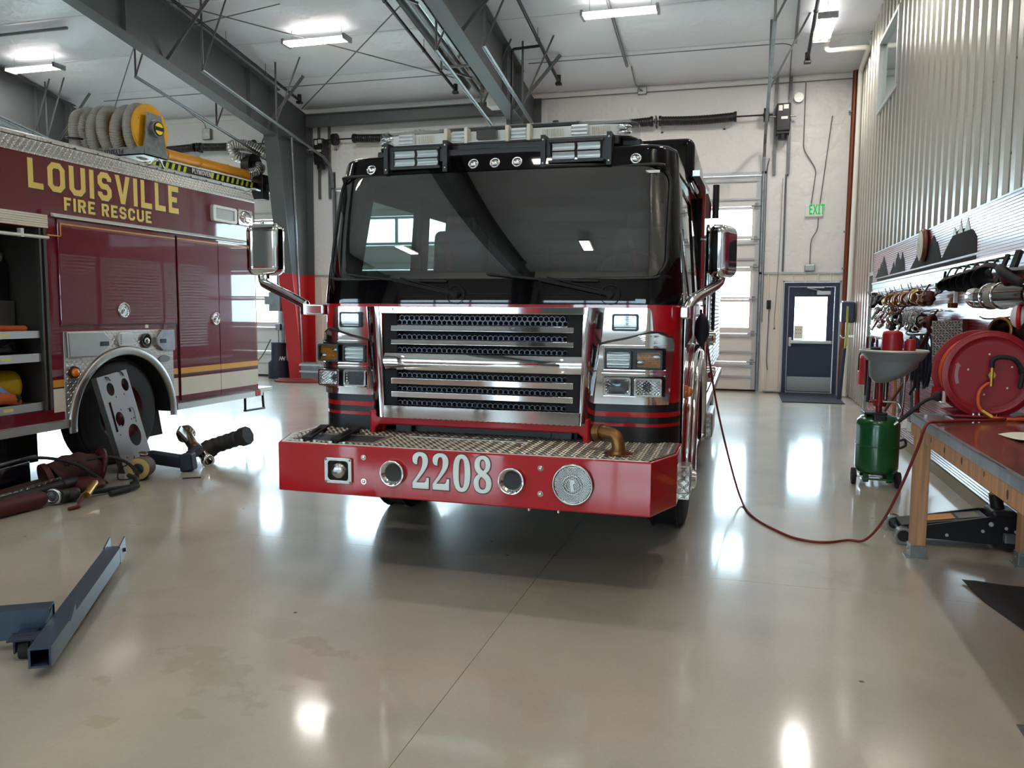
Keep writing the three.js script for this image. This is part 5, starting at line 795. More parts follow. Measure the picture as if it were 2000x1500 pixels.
// ================================================================ the maroon rescue truck at the left
const RX = -6.1;
const rescue = thing('rescue_truck', 'maroon rescue truck with gold lettering and an open side compartment', 'fire truck', [-7.35, 0, -6.5]);
{
  const studs = (pt, n, a0, a1, b0, b1, ok) => { const P = [], s = 0.032, b = new B(); for (let j = 0, q = b0 + s / 2; q < b1; q += s, j++) for (let i = 0, p = a0 + s / 2; p < a1; p += s, i++) { if (!ok(p, q)) continue; const w = (i + j) & 1 ? 0.78 : -0.78, c = Math.cos(w), d = Math.sin(w), k = [[0.0165, 0], [0, 0.0055], [-0.0165, 0], [0, -0.0055]].map(([x, y]) => pt(p + x * c - y * d, q + x * d + y * c)), m = pt(p, q).map((v, h) => v + n[h] * 0.005); for (let h = 0; h < 4; h++) P.push(...k[h], ...k[(h + 1) % 4], ...m); } const g = new THREE.BufferGeometry(); g.setAttribute('position', new THREE.Float32BufferAttribute(P, 3)); g.computeVertexNormals(); return b.add(g); };
  const R = rescue, fx = faceX, AC = [6.87, 0.46];
  const archPts = (r, a0, a1, n = 24) => Array.from({ length: n + 1 }, (_, i) => { const a = a0 + (a1 - a0) * i / n; return [AC[0] + r * Math.cos(a), AC[1] + r * Math.sin(a)]; });
  const comp = [[4.0, 0.66], [5.95, 0.66], [5.95, 2.31], [4.0, 2.31]];
  const side = [[1.0, 0.54], [6.12, 0.54], ...archPts(0.70, Math.PI, 0, 24).filter((p) => p[1] > 0.54), [7.64, 0.54], [9.25, 0.54], [9.25, 2.955], [1.0, 2.955]];
  new B().ext(side, 0.04, fx(RX - 0.04), { holes: [comp] }).box(-8.6, -8.56, 0.54, 2.95, -9.25, -1).box(-8.6, RX - 0.041, 0.54, 2.95, -9.249, -9.21).box(-8.6, RX - 0.041, 2.9, 2.95, -9.25, -1).box(-8.6, RX - 0.041, 0.54, 2.95, -1.04, -1).mesh('body_shell', M.maroon, R);
  // compartment
  const c = new B(); c.box(-6.78, -6.74, 0.62, 2.35, -5.99, -3.96).box(-6.75, RX - 0.04, 0.62, 0.66, -5.99, -3.96).box(-6.75, RX - 0.04, 2.31, 2.35, -5.99, -3.96).box(-6.75, RX - 0.04, 0.62, 2.35, -5.99, -5.955).box(-6.75, RX - 0.04, 0.62, 2.35, -3.995, -3.96); c.mesh('compartment', std(0x3c3b38, 0.55, 0.3), R);
  new B().box(RX - 0.035, RX + 0.004, 0.66, 2.31, -5.965, -5.935).box(RX - 0.035, RX + 0.004, 0.66, 2.31, -5.905, -5.885).mesh('door_track', std(0x4c4b48, 0.45, 0.5), R);
  for (const [y, h] of [[1.325, 0.055], [1.11, 0.065], [0.665, 0.065]]) new B().box(-6.72, RX - 0.03, y + h - 0.01, y + h, -5.88, -4.02).box(RX - 0.035, RX - 0.025, y, y + h + 0.01, -5.88, -4.02).mesh('slide_tray', M.alu, R);
  for (const y of [1.345, 1.135, 0.69]) new B().box(RX - 0.024, RX - 0.022, y, y + 0.025, -5.56, -5.46).mesh('tray_label', std(0xd8cf7a, 0.6), R);
  const sl = new B(); for (let k = 0; k < 6; k++) sl.box(RX - 0.03, RX + 0.012 - 0.002 * (k & 1), 2.315 + k * 0.02, 2.334 + k * 0.02, -5.985, -4.0, 0.004); sl.mesh('roller_door', M.creamStripe, R);
  new B().cyl([RX + 0.0, 2.232, -4.0], [RX + 0.0, 2.232, -5.99], 0.016).box(RX - 0.03, RX + 0.015, 2.215, 2.29, -5.72, -5.69).mesh('lift_bar', M.silver, R);
  // doors, seams, handles
  const dr = [];
  for (const [z0, z1, y0, y1] of [[6.085, 7.685, 1.435, 2.415], [7.715, 8.44, 0.56, 2.405], [8.446, 9.2, 0.56, 2.405]]) dr.push(new B().ext([[z0, y0], [z1, y0], [z1, y1], [z0, y1]], 0.012, fx(RX), { bev: 0.006 }).mesh('compartment_door', M.maroon, R));
  new B().box(RX - 0.002, RX + 0.004, 0.55, 2.42, -7.709, -7.69).box(RX - 0.002, RX + 0.003, 1.425, 1.433, -7.69, -6.08).mesh('door_gap', M.black, R);
  new B().ext([[0, 2.43], [0.035, 2.425], [0.035, 2.435], [0.012, 2.46], [0, 2.46]], 3.0, new THREE.Matrix4().makeBasis(new THREE.Vector3(1, 0, 0), new THREE.Vector3(0, 1, 0), new THREE.Vector3(0, 0, 1)).setPosition(RX, 0, -9.03)).mesh('drip_rail', M.silver, R);
  const latch = (z, y, par) => { const l = new B().lathe([[0.078, 0], [0.08, 0.012], [0.07, 0.02], [0.06, 0.012], [0.055, 0.0]], [RX + 0.018, y, z], [1, 0, 0], 32).cyl([RX + 0.019, y, z], [RX + 0.021, y, z], 0.058, 0.058, 28).mesh('latch_ring', M.chrome, par); new B().bar([RX + 0.028, y - 0.035, z + 0.03], [RX + 0.028, y + 0.03, z - 0.03], 0.022, 0.012).sph([RX + 0.028, y, z], 0.024, [0.5, 1, 1]).mesh('latch_handle', M.chrome, l); };
  latch(-6.87, 1.578, dr[0]); latch(-8.365, 1.482, dr[1]);
  // stripes (flat print) and gold line
  const pr = (z0, z1, y0, y1, m, n, d = 0.0195, par = R) => new B().box(RX, RX + d, y0, y1, -z1, -z0).mesh(n, m, par);
  pr(5.972, 6.112, 0.862, 0.93, M.gold, 'orange_stripe', 0.002); pr(5.972, 6.112, 0.63, 0.848, M.creamStripe, 'cream_stripe', 0.002); pr(5.972, 6.112, 0.848, 0.862, M.black, 'stripe_edge', 0.002);
  for (const [a, b] of [[7.61, 7.69], [7.718, 8.438], [8.448, 9.198], [9.202, 9.25]]) { const d = a > 7.7 && a < 9.2 ? 0.0195 : 0.002; pr(a, b, 0.865, 0.93, M.gold, 'orange_stripe', d); pr(a, b, 0.62, 0.82, M.creamStripe, 'cream_stripe', d); pr(a, b, 0.845, 0.862, M.black, 'stripe_edge', d); }
  const gl = new B(); for (const [z0, z1, y0, y1] of [[5.97, 6.12, 2.25, 2.262], [6.108, 6.12, 2.25, 2.372], [6.108, 7.68, 2.364, 2.376], [7.72, 9.02, 2.37, 2.382]]) gl.box(RX, RX + 0.0198, y0, y1, -z1, -z0); for (const z of [9.205, 9.235]) gl.box(RX, RX + 0.002, 0.95, 2.38, -z - 0.006, -z); gl.mesh('gold_line', M.gold, R);
  // lettering: block capitals with clipped corners
  const t = 0.21, glyph = {
    L: { w: 0.62, o: [[0, 0], [0.62, 0], [0.62, 0.2], [t, 0.2], [t, 1], [0, 1]] }, I: { w: t, o: [[0, 0], [t, 0], [t, 1], [0, 1]] },
    O: { w: 0.74, o: [[0.2, 0], [0.54, 0], [0.74, 0.2], [0.74, 0.8], [0.54, 1], [0.2, 1], [0, 0.8], [0, 0.2]], h: [[0.27, 0.2], [t, 0.27], [t, 0.73], [0.27, 0.8], [0.47, 0.8], [0.53, 0.73], [0.53, 0.27], [0.47, 0.2]] },
    U: { w: 0.74, o: [[0.2, 0], [0.54, 0], [0.74, 0.2], [0.74, 1], [0.53, 1], [0.53, 0.27], [0.46, 0.2], [0.28, 0.2], [t, 0.27], [t, 1], [0, 1], [0, 0.2]] },
    S: { w: 0.68, o: [[0.18, 0], [0.5, 0], [0.68, 0.18], [0.68, 0.42], [0.5, 0.6], [0.27, 0.6], [t, 0.66], [t, 0.75], [0.26, 0.8], [0.42, 0.8], [0.47, 0.75], [0.47, 0.7], [0.68, 0.7], [0.68, 0.82], [0.5, 1], [0.18, 1], [0, 0.82], [0, 0.58], [0.18, 0.4], [0.41, 0.4], [0.47, 0.34], [0.47, 0.25], [0.42, 0.2], [0.26, 0.2], [t, 0.25], [t, 0.3], [0, 0.3], [0, 0.18]] },
    V: { w: 0.78, o: [[0.28, 0], [0.5, 0], [0.78, 1], [0.56, 1], [0.39, 0.33], [0.22, 1], [0, 1]] },
    E: { w: 0.62, o: [[0, 0], [0.62, 0], [0.62, 0.2], [t, 0.2], [t, 0.41], [0.52, 0.41], [0.52, 0.6], [t, 0.6], [t, 0.8], [0.62, 0.8], [0.62, 1], [0, 1]] },
    F: { w: 0.6, o: [[0, 0], [t, 0], [t, 0.41], [0.5, 0.41], [0.5, 0.6], [t, 0.6], [t, 0.8], [0.6, 0.8], [0.6, 1], [0, 1]] },
    R: { w: 0.7, o: [[0, 0], [t, 0], [t, 0.38], [0.3, 0.38], [0.46, 0], [0.7, 0], [0.52, 0.41], [0.68, 0.55], [0.68, 0.84], [0.52, 1], [0, 1]], h: [[t, 0.57], [t, 0.81], [0.42, 0.81], [0.47, 0.76], [0.47, 0.62], [0.42, 0.57]] },
    C: { w: 0.7, o: [[0.2, 0], [0.5, 0], [0.7, 0.2], [0.7, 0.35], [0.49, 0.35], [0.49, 0.26], [0.44, 0.2], [0.27, 0.2], [t, 0.27], [t, 0.73], [0.27, 0.8], [0.44, 0.8], [0.49, 0.74], [0.49, 0.65], [0.7, 0.65], [0.7, 0.8], [0.5, 1], [0.2, 1], [0, 0.8], [0, 0.2]] },
  };
  const write = (str, z0, z1, yb, h, name, label) => {
    const gap = 0.19, total = [...str].reduce((s, ch) => s + (ch === ' ' ? 0.42 : glyph[ch].w + gap), -gap), k = (z1 - z0) / total; let x = z0;
    const f = new B(), sh = new B();
    for (const ch of str) { if (ch === ' ') { x += 0.42 * k; continue; } const g = glyph[ch], q = (d) => (p) => [x + p[0] * k + d, yb(x) + p[1] * h(x) - d]; const ho = g.h ? [g.h.map(q(0))] : [], hs = g.h ? [g.h.map(q(0.012))] : []; sh.ext(g.o.map(q(0.012)), 0.0016, fx(RX), { holes: hs }); f.ext(g.o.map(q(0)), 0.0034, fx(RX), { holes: ho }); x += (g.w + gap) * k; }
    sh.mesh(name + '_shadow', M.black, R); return f.mesh(name, M.goldLeaf, R, { label });
  };
  write('LOUISVILLE', 5.80, 7.78, (x) => 2.655 - 0.004 * (x - 5.8), (x) => 0.262 + 0.018 * (x - 5.8), 'town_lettering', 'gold leaf lettering LOUISVILLE');
  write('FIRE', 6.185, 6.56, () => 2.5, () => 0.122, 'service_lettering', 'gold leaf lettering FIRE'); write('RESCUE', 6.645, 7.34, () => 2.5, () => 0.122, 'service_lettering', 'gold leaf lettering RESCUE');
  // roof trim
  new B().ext([[0, 2.952], [0.008, 2.952], [0.008, 2.97], [0.004, 2.975], [-0.03, 3.075], [-0.03, 3.085], [-0.06, 3.085], [-0.06, 2.955]], 8.25, new THREE.Matrix4().setPosition(RX, 0, -9.25)).mesh('roof_rail', M.tread, R);
  new B().box(RX - 0.05, RX - 0.035, 3.085, 3.096, -9.25, -1).mesh('rail_seam', M.black, R);
  new B().ext([[-0.06, 3.085], [-0.06, 3.13], [-0.14, 3.16], [-0.6, 3.16], [-0.6, 3.085]], 8.2, new THREE.Matrix4().setPosition(RX, 0, -9.22)).mesh('roof_edge', M.tread, R);
  new B().box(-8.2, RX - 0.32, 3.12, 3.185, -9.2, -5.2, 0.01).mesh('roof_chest', M.white, R);
  new B().tube([[RX - 0.05, 3.13, -7.4], [RX - 0.02, 3.2, -7.5], [RX - 0.05, 3.13, -7.62]], 0.014, 6).tube([[RX - 0.05, 3.08, -9.1], [RX + 0.05, 3.12, -9.15], [RX + 0.05, 3.12, -9.3]], 0.014, 6).mesh('grab_hook', M.steel, R);
  const rv = new B(); for (let z = -9.2; z < -4; z += 0.28) rv.sph([RX - 0.05, 3.108, z], 0.009, [1, 1, 1], 6); rv.mesh('roof_rivets', M.galvDark, R, { kind: 'stuff' });
  // lamps
  { const l = new B().ext(rrect(8.345, 8.815, 2.635, 2.828, 0.03), 0.035, fx(RX), { holes: [rrect(8.40, 8.765, 2.675, 2.79, 0.01)], bev: 0.008 }).mesh('scene_light', M.silver, R); new B().box(RX, RX + 0.006, 2.66, 2.8, -8.78, -8.39).mesh('reflector', M.chrome, l); new B().box(RX + 0.006, RX + 0.018, 2.69, 2.775, -8.6, -8.43, 0.005).mesh('lamp_cell', M.led, l); new B().box(RX + 0.024, RX + 0.03, 2.67, 2.795, -8.77, -8.395).mesh('lens', M.frost, l);
    const s = new B().ext(rrect(8.84, 9.145, 2.64, 2.842, 0.035), 0.03, fx(RX), { bev: 0.01 }).mesh('strobe_light', M.chrome, R); new B().sph([RX + 0.03, 2.742, -8.99], 0.09, [0.35, 0.95, 1.5], 20).mesh('lens', M.chrome, s); }
  // wheel arch area
  const dp = [[6.105, 1.375], [7.605, 1.37], [7.605, 0.47], ...archPts(0.70, 0.02, Math.PI - 0.02, 28), [6.09, 0.5]];
  new B().ext(dp, 0.01, fx(RX), { bev: 0.002 }).mesh('tread_panel', M.alu, R);
  studs((a, b) => [RX + 0.0125, b, -a], [1, 0, 0], 6.11, 7.6, 0.5, 1.37, (a, b) => Math.hypot(a - AC[0], b - AC[1]) > 0.74).mesh('tread_studs', M.alu, R, { kind: 'stuff' });
  studs((a, b) => [RX + 0.005 - (b - 2.975) * 0.36, b, -a], [1, 0, 0], 1.5, 9.24, 2.975, 3.075, () => true).mesh('rail_studs', M.alu, R, { kind: 'stuff' });
  new B().grid(60, 10, (u, v) => { const a = -0.06 + (Math.PI + 0.12) * u, q = v * Math.PI, r = 0.705 - 0.045 * Math.cos(q); return [RX + 0.012 + 0.032 * Math.pow(Math.sin(q), 0.6), AC[1] + r * Math.sin(a), -AC[0] - r * Math.cos(a)]; }).mesh('fender_ring', M.brushed, R);
  new B().grid(1, 30, (u, v) => { const a = Math.PI * v; return [RX - 0.75 * u, AC[1] + 0.68 * Math.sin(a), -AC[0] - 0.68 * Math.cos(a)]; }).box(RX - 0.8, RX - 0.74, 0.45, 1.16, -7.56, -6.18).mesh('wheel_well', M.blackMatte, R);
  for (const [o, n] of [[[[6.112, 1.372], [6.56, 1.368], [6.66, 1.29], [6.6, 1.2], [6.46, 1.125], [6.125, 1.132]], 'left'], [[[7.30, 1.29], [7.38, 1.368], [7.59, 1.372], [7.595, 1.135], [7.4, 1.14], [7.31, 1.21]], 'right']]) { const d = new B().ext(o, 0.03, fx(RX + 0.01), { bev: 0.01 }).mesh('hatch_cover', n === 'left' ? M.brushed : M.galv, R); new B().box(RX + 0.048, RX + 0.056, 1.225, 1.27, n === 'left' ? -6.62 : -7.45, n === 'left' ? -6.51 : -7.36, 0.006).mesh('hatch_latch', M.black, d); }
  { const v = new B().ext(rrect(6.76, 6.97, 1.21, 1.35, 0.04), 0.02, fx(RX + 0.01), { bev: 0.006 }); for (let k = 0; k < 5; k++) v.box(RX + 0.03, RX + 0.045, 1.235 + k * 0.022, 1.246 + k * 0.022, -6.93, -6.8); v.mesh('louvred_vent', M.alu, R); }
  new B().lathe([[0.075, 0], [0.078, 0.02], [0.06, 0.024], [0.055, 0.005], [0, 0.005]], [RX + 0.01, 1.255, -7.175], [1, 0, 0], 28).mesh('filler_ring', M.black, R); new B().sph([RX + 0.03, 1.255, -7.175], 0.04, [0.6, 1, 1]).mesh('filler_cap', M.steel, R);
  new B().cyl([RX + 0.01, 0.99, -6.2], [RX + 0.04, 0.99, -6.2], 0.06, 0.055, 20).mesh('marker_base', M.rusty, R); new B().sph([RX + 0.045, 0.99, -6.19], 0.042, [0.8, 1, 1], 16).mesh('amber_marker', M.amber, R);
  new B().ext(circle(7.45, 1.05, 0.06, 20).map(([a, b]) => [7.45 + (a - 7.45) * 1.5, 1.05 + (b - 1.05) * 0.62]), 0.012, fx(RX + 0.01), { bev: 0.003 }).mesh('oval_badge', M.galvDark, R);
  new B().box(RX - 0.002, RX + 0.003, 1.39, 1.43, -7.24, -7.19).mesh('small_label', M.creamStripe, R);
  wheel(R, RX - 0.18, -6.85, 0.53, 0.3, 1, std(0x4a1018, 0.45, 0.2)); wheel(R, -8.4, -6.85, 0.53, 0.3, -1, M.black);
  // sills, underside, rear step
  new B().ext([[0, 0.474], [0.06, 0.474], [0.06, 0.545], [0.045, 0.552], [0, 0.552]], 4.9, new THREE.Matrix4().setPosition(RX - 0.02, 0, -6.1)).mesh('sill_rail', M.alu, R);
  new B().ext([[0, 0.466], [0.06, 0.466], [0.06, 0.535], [0.045, 0.542], [0, 0.542]], 1.67, new THREE.Matrix4().setPosition(RX - 0.02, 0, -9.29)).mesh('sill_rail', M.alu, R);
  new B().box(RX - 0.05, RX + 0.045, 0.47, 0.545, -9.24, -9.12, 0.01).mesh('tail_marker', M.redPlastic, R);
  new B().ext([[7.60, 0.58], [7.69, 0.17], [7.36, 0.17], [7.40, 0.58]], 0.02, fx(-6.35)).mesh('mud_flap', M.rubber, R);
  new B().box(-8.5, RX - 0.4, 0.12, 0.56, -6.15, -1.2).box(-7.9, -6.8, 0.42, 0.56, -9.2, -1.1).box(-8.3, -6.4, 0.4, 0.52, -6.95, -6.75).box(-6.75, -6.25, 0.22, 0.5, -5.6, -4.3, 0.03).mesh('chassis', M.blackMatte, R);
  new B().box(-8.5, RX + 0.02, 0.53, 0.56, -9.55, -9.25).box(RX - 0.06, RX + 0.02, 0.50, 0.53, -9.55, -9.25).mesh('rear_step', M.tread, R);
  new B().bar([RX, 0.5, -8.95], [RX, 0.29, -8.95], 0.03, 0.012).bar([RX, 0.5, -9.34], [RX, 0.28, -9.36], 0.03, 0.012).bar([RX, 0.3, -8.94], [RX, 0.29, -9.37], 0.04, 0.025).mesh('hanging_step', M.black, R);
}
const CZ = -5.88;
{ // what lies in the open compartment: each its own thing
  const c = new B().lathe([[0, 0], [0.07, 0], [0.105, 0.02], [0.11, 0.06], [0.11, 0.42], [0.1, 0.47], [0.05, 0.51], [0.02, 0.53], [0.02, 0.56], [0, 0.56]].map(([r, y]) => [r * 1.28, y]), [-6.43, 0.882, -5.87], [-0.18, 0.03, 1], 32).mesh('air_cylinder', M.cylYellow); tag(c, 'yellow breathing air cylinder lying in the bottom of the open compartment', 'cylinder');
  const bx = thing('tool_case', 'tilted pale blue case in front of the yellow cylinder', 'case', [-6.3, 0.745, -5.5]);
  new B().obox([-6.3, 0.93, -5.45], [0.18, 0.05, 0.62], [-0.62, 0, 0], 0.012).mesh('lid', M.foamBlue, bx); new B().obox([-6.3, 0.80, -5.36], [0.2, 0.1, 0.4], [0, 0, 0], 0.01).mesh('case_bottom', M.darkBlue, bx); new B().obox([-6.2, 0.79, -5.68], [0.02, 0.06, 0.06], [-0.6, 0, 0], 0.01).mesh('clasp', M.black, bx);
  tag(new B().tube([[-6.25, 0.76, -5.3], [-6.2, 0.8, -5.5], [-6.24, 0.78, -5.66], [-6.3, 0.75, -5.75]], 0.05, 8).tube([[-6.3, 0.78, -5.25], [-6.22, 0.84, -5.4], [-6.28, 0.8, -5.58]], 0.04, 8).mesh('strap_bundle', M.orangeBag), 'crumpled orange strap bundle below the blue case', 'strap');
  const br = thing('bracket_mount', 'dark equipment bracket hanging in the top of the compartment', 'bracket', [-6.62, 1.5, -6.0]);
  new B().box(-6.72, -6.5, 1.62, 2.02, -5.93, -5.72, 0.03).mesh('holder', M.black, br); new B().cyl([-6.58, 2.02, -5.9], [-6.58, 2.1, -5.9], 0.03).cyl([-6.58, 2.1, -5.9], [-6.58, 2.16, -5.9], 0.02).box(-6.6, -6.56, 2.08, 2.1, -5.96, -5.84).mesh('valve', M.chrome, br);
  const pl = new B().ext([[5.60, 1.72], [5.72, 1.70], [5.70, 1.98], [5.6, 2.0]], 0.01, faceX(-6.48), { holes: [circle(5.65, 1.78, 0.018, 10).reverse(), circle(5.65, 1.86, 0.02, 10).reverse(), circle(5.65, 1.93, 0.018, 10).reverse()] }).mesh('slotted_plate', M.alu, br);
  const pb = thing('battery_case', 'grey metal charger case with dark grille below the bracket', 'case', [-6.55, 1.38, -5.75]);
  new B().box(-6.72, -6.44, 1.42, 1.66, -5.92, -5.58, 0.01).mesh('case', M.brushed, pb); const gr = new B(); for (let i = 0; i < 3; i++) for (let j = 0; j < 4; j++) gr.box(-6.441, -6.436, 1.45 + j * 0.05, 1.48 + j * 0.05, -5.68 + i * 0.035, -5.655 + i * 0.035); gr.mesh('grille_slots', M.black, pb, { kind: 'stuff' });
  tag(new B().tube([[-6.25, 1.40, -5.2], [-6.2, 1.42, -5.45], [-6.3, 1.41, -5.6], [-6.22, 1.41, -5.8]], 0.028, 7).mesh('cord_bundle', M.orangeBag), 'orange cord bundle on the upper slide tray', 'cord');
  tag(new B().box(-6.6, -6.3, 1.19, 1.31, -5.8, -5.5, 0.02).tube([[-6.29, 1.24, -5.75], [-6.25, 1.29, -5.7], [-6.27, 1.25, -5.62]], 0.012, 6).mesh('tool_bag', M.black), 'black tool bag with a pale strap on the middle slide tray', 'bag');
}
// ================================================================ workbench, reel, oil drain and the hung fittings at the right
{ // workbench
  const t = thing('workbench', 'wooden workbench with a brown hardboard top and galvanised edge', 'workbench', [1.45, 0, -4.3]), z0 = -5.86, z1 = -2.6, x0 = 1.09, x1 = 1.845;
  new B().box(x0 + 0.01, x1, 0.915, 0.937, z0 + 0.01, z1).mesh('top', M.hardboard, t);
  new B().box(x0, x0 + 0.012, 0.885, 0.942, z0, z1, 0.003).box(x0, x1, 0.885, 0.942, z0, z0 + 0.012, 0.003).box(x0, x0 + 0.025, 0.937, 0.942, z0, z1).box(x0, x1, 0.937, 0.942, z0, z0 + 0.02).mesh('edge_strip', M.galv, t);
  new B().box(x0 + 0.012, x1, 0.895, 0.915, z0 + 0.012, z1).mesh('under_deck', M.wood, t);
  new B().box(x0 + 0.006, x0 + 0.046, 0.80, 0.893, z0 + 0.015, z1, 0.004).mesh('front_apron', M.wood, t); new B().box(x0 + 0.046, x1, 0.80, 0.893, z0 + 0.02, z0 + 0.06, 0.004).mesh('end_apron', M.wood, t); new B().box(x1 - 0.04, x1, 0.80, 0.893, z0 + 0.06, z1, 0.004).mesh('back_apron', M.wood, t);
  const kn = new B(); for (const [z, y, r] of [[-5.55, 0.86, 0.011], [-5.25, 0.85, 0.014], [-4.92, 0.845, 0.016], [-4.55, 0.85, 0.017], [-4.15, 0.86, 0.012], [-3.8, 0.84, 0.018]]) kn.add(new THREE.SphereGeometry(r, 10, 6), new THREE.Matrix4().makeTranslation(x0 + 0.0062, y, z).scale(new THREE.Vector3(0.08, 1.3, 0.9))); kn.mesh('knot', std(0x54321e, 0.7), t, { kind: 'stuff' });
  const leg = (xa, za) => { const l = new B().box(xa, xa + 0.09, 0.05, 0.80, za, za + 0.09, 0.004).mesh('leg', M.wood, t, { uvSwap: false }); new B().box(xa - 0.006, xa + 0.096, 0.0, 0.085, za - 0.006, za + 0.096, 0.004).box(xa - 0.03, xa + 0.11, 0, 0.005, za - 0.01, za + 0.11).sph([xa + 0.02, 0.075, za + 0.098], 0.007).sph([xa + 0.07, 0.075, za + 0.098], 0.007).sph([xa - 0.008, 0.05, za + 0.045], 0.007).mesh('post_base', M.galv, l); };
  leg(1.105, -5.80); leg(1.735, -5.80); leg(1.105, -3.44); leg(1.735, -3.44);
}
tag(new B().tube([[1.42, 0.82, -4.28], [1.40, 0.78, -4.25], [1.33, 0.765, -4.3], [1.27, 0.79, -4.36], [1.25, 0.84, -4.38]].map(([x, y, z]) => [x - 0.12, y + 0.0, z]), 0.011, 8).cyl([1.135, 0.835, -4.375], [1.127, 0.86, -4.385], 0.014).mesh('air_hook', M.steel), 'small hose end hanging under the bench apron', 'hose');
tag(new B().grid(8, 8, (u, v) => [1.37 + 0.21 * u + 0.02 * v, 0.940 + 0.012 * Math.sin(u * 3.1) * (1 - v) + 0.014 * v * v * (1 - u), -4.98 + 0.30 * v - 0.05 * u]).mesh('paper_sheet', M.paper), 'cream paper sheet on the brown bench top', 'paper');
{ // mat under the bench: thick rubber with a bevelled, slightly lifted edge
  const o = [[1.305, -5.27], [1.95, -5.27], [1.95, -3.2], [1.60, -3.2], [1.40, -4.56], [1.33, -4.94]];
  tag(new B().grid(24, 30, (u, v) => { const z = -5.27 + 2.07 * v, xl = lin([[-5.27, 1.305], [-4.94, 1.335], [-4.56, 1.41], [-3.2, 1.70]])(z), x = xl + (1.86 - xl) * u, e = Math.min(u * (1.86 - xl), v * 2.07) / 0.05; return [x, 0.004 + 0.014 * Math.min(1, e) + 0.03 * Math.max(0, 1 - v * 2.07 / 0.35) * Math.max(0, 1 - u * 2.2) * Math.min(1, e * 3 + 0.4), z]; }).mesh('floor_mat', M.matRubber), 'black rubber mat with a lifted edge on the floor under the bench', 'mat');
}
{ // hose reel on the bench
  const t = thing('hose_reel', 'large red air hose reel standing on the far end of the bench', 'hose reel', [1.51, 0.942, -5.9]), c = [1.515, 1.215], zf = -5.74, zb = -6.02;
  const disc = (z, s) => new B().lathe([[0.0, 0.0], [0.195, 0.0], [0.2, 0.006], [0.205, 0.0], [0.232, 0.004], [0.24, 0.016], [0.248, 0.016], [0.262, 0.004], [0.274, 0.004], [0.279, 0.0], [0.274, -0.006], [0, -0.006]], [c[0], c[1], z], [0, 0, s], 56).mesh('reel_disc', M.reelRed, t);
  disc(zf, 1); disc(zb, -1);
  const h = new B(); for (let k = 0; k < 7; k++) for (const r of [0.20, 0.225]) h.torus([c[0], c[1], zb + 0.03 + k * 0.036], [0, 0, 1], r, 0.017, 40, 8); h.mesh('wound_hose', M.hoseOrange, t, { kind: 'stuff' });
  new B().cyl([c[0], c[1], zb + 0.015], [c[0], c[1], zf - 0.015], 0.18, 0.18, 32).mesh('drum', M.reelRed, t);
  new B().ext([[-0.2, 0.944], [0.22, 0.944], [0.22, 0.958], [0.09, 0.97], [0.05, 1.21], [-0.05, 1.21], [-0.09, 0.97], [-0.2, 0.958]], 0.02, T4(c[0], 0, zb - 0.06)).box(c[0] - 0.2, c[0] + 0.24, 0.944, 0.956, zb - 0.06, zf + 0.03).mesh('stand', M.reelRed, t);
  for (const x of [-0.085, -0.05, 0.05]) new B().cyl([c[0] + x, 0.956, zf + 0.02], [c[0] + x, 0.97, zf + 0.02], 0.012, 0.012, 6).mesh('anchor_bolt', M.chrome, t);
  const sc = new B(); for (const a of [0.4, 1.65, 2.9, 4.5, 5.6]) sc.sph([c[0] + 0.13 * Math.cos(a), c[1] + 0.13 * Math.sin(a), zf + 0.008], 0.007, [1, 1, 0.5], 8); sc.mesh('disc_screws', M.silver, t, { kind: 'stuff' });
  const ar = []; for (let k = 0; k <= 8; k++) { const a = Math.PI + 0.32 - k * 0.075; ar.push([0.225 * Math.cos(a) * 0.9, 0.225 * Math.sin(a) * 0.9]); } const ri = ar.map(([x, y]) => [x * 0.9, y * 0.9]).reverse();
  new B().ext([...ar.slice(0, 9), [ar[8][0] * 1.05, ar[8][1] * 1.05], [-0.185, 0.075], [ri[0][0] * 0.94, ri[0][1] * 0.94], ...ri], 0.001, T4(c[0], c[1], zf + 0.0065)).mesh('arrow_decal', std(0xa9777c, 0.5), t, { label: 'pale curved arrow' });
  new B().tube([[c[0], c[1] - 0.05, zf + 0.04], [c[0] - 0.03, c[1] - 0.06, zf + 0.045], [1.45, 1.11, zf + 0.05], [1.445, 1.03, zf + 0.06], [1.48, 0.975, zf + 0.07], [1.52, 0.953, zf + 0.1], [1.60, 0.952, zf + 0.14], [1.72, 0.953, zf + 0.1], [1.84, 0.953, zf + 0.05]], 0.011, 10, 60).mesh('orange_hose', M.hoseOrange, t);
  new B().cyl([1.468, 0.99, zf + 0.068], [1.52, 0.953, zf + 0.1], 0.016, 0.016, 12).cyl([c[0], c[1], zf], [c[0], c[1], zf + 0.05], 0.022, 0.022, 14).cyl([c[0], c[1] - 0.07, zf + 0.04], [c[0], c[1] + 0.06, zf + 0.04], 0.013, 0.013, 12).mesh('swivel', M.brass, t);
  new B().tube([[c[0], c[1] + 0.05, zf + 0.04], [c[0] + 0.0, c[1] + 0.09, zf + 0.04], [c[0] + 0.04, c[1] + 0.115, zf + 0.045], [c[0] + 0.12, c[1] + 0.1, zf + 0.05], [c[0] + 0.165, c[1] + 0.02, zf + 0.05], [c[0] + 0.16, c[1] - 0.07, zf + 0.045]], 0.014, 10, 50).cyl([c[0] + 0.15, c[1] + 0.03, zf + 0.05], [c[0] + 0.3, c[1] + 0.02, zf + 0.02], 0.02, 0.02, 12).mesh('black_hose', M.rubber, t);
  new B().bar([c[0] - 0.18, 1.06, -5.9], [c[0] - 0.275, 1.075, -5.83], 0.1, 0.09).mesh('guide_arm', M.reelRed, t);
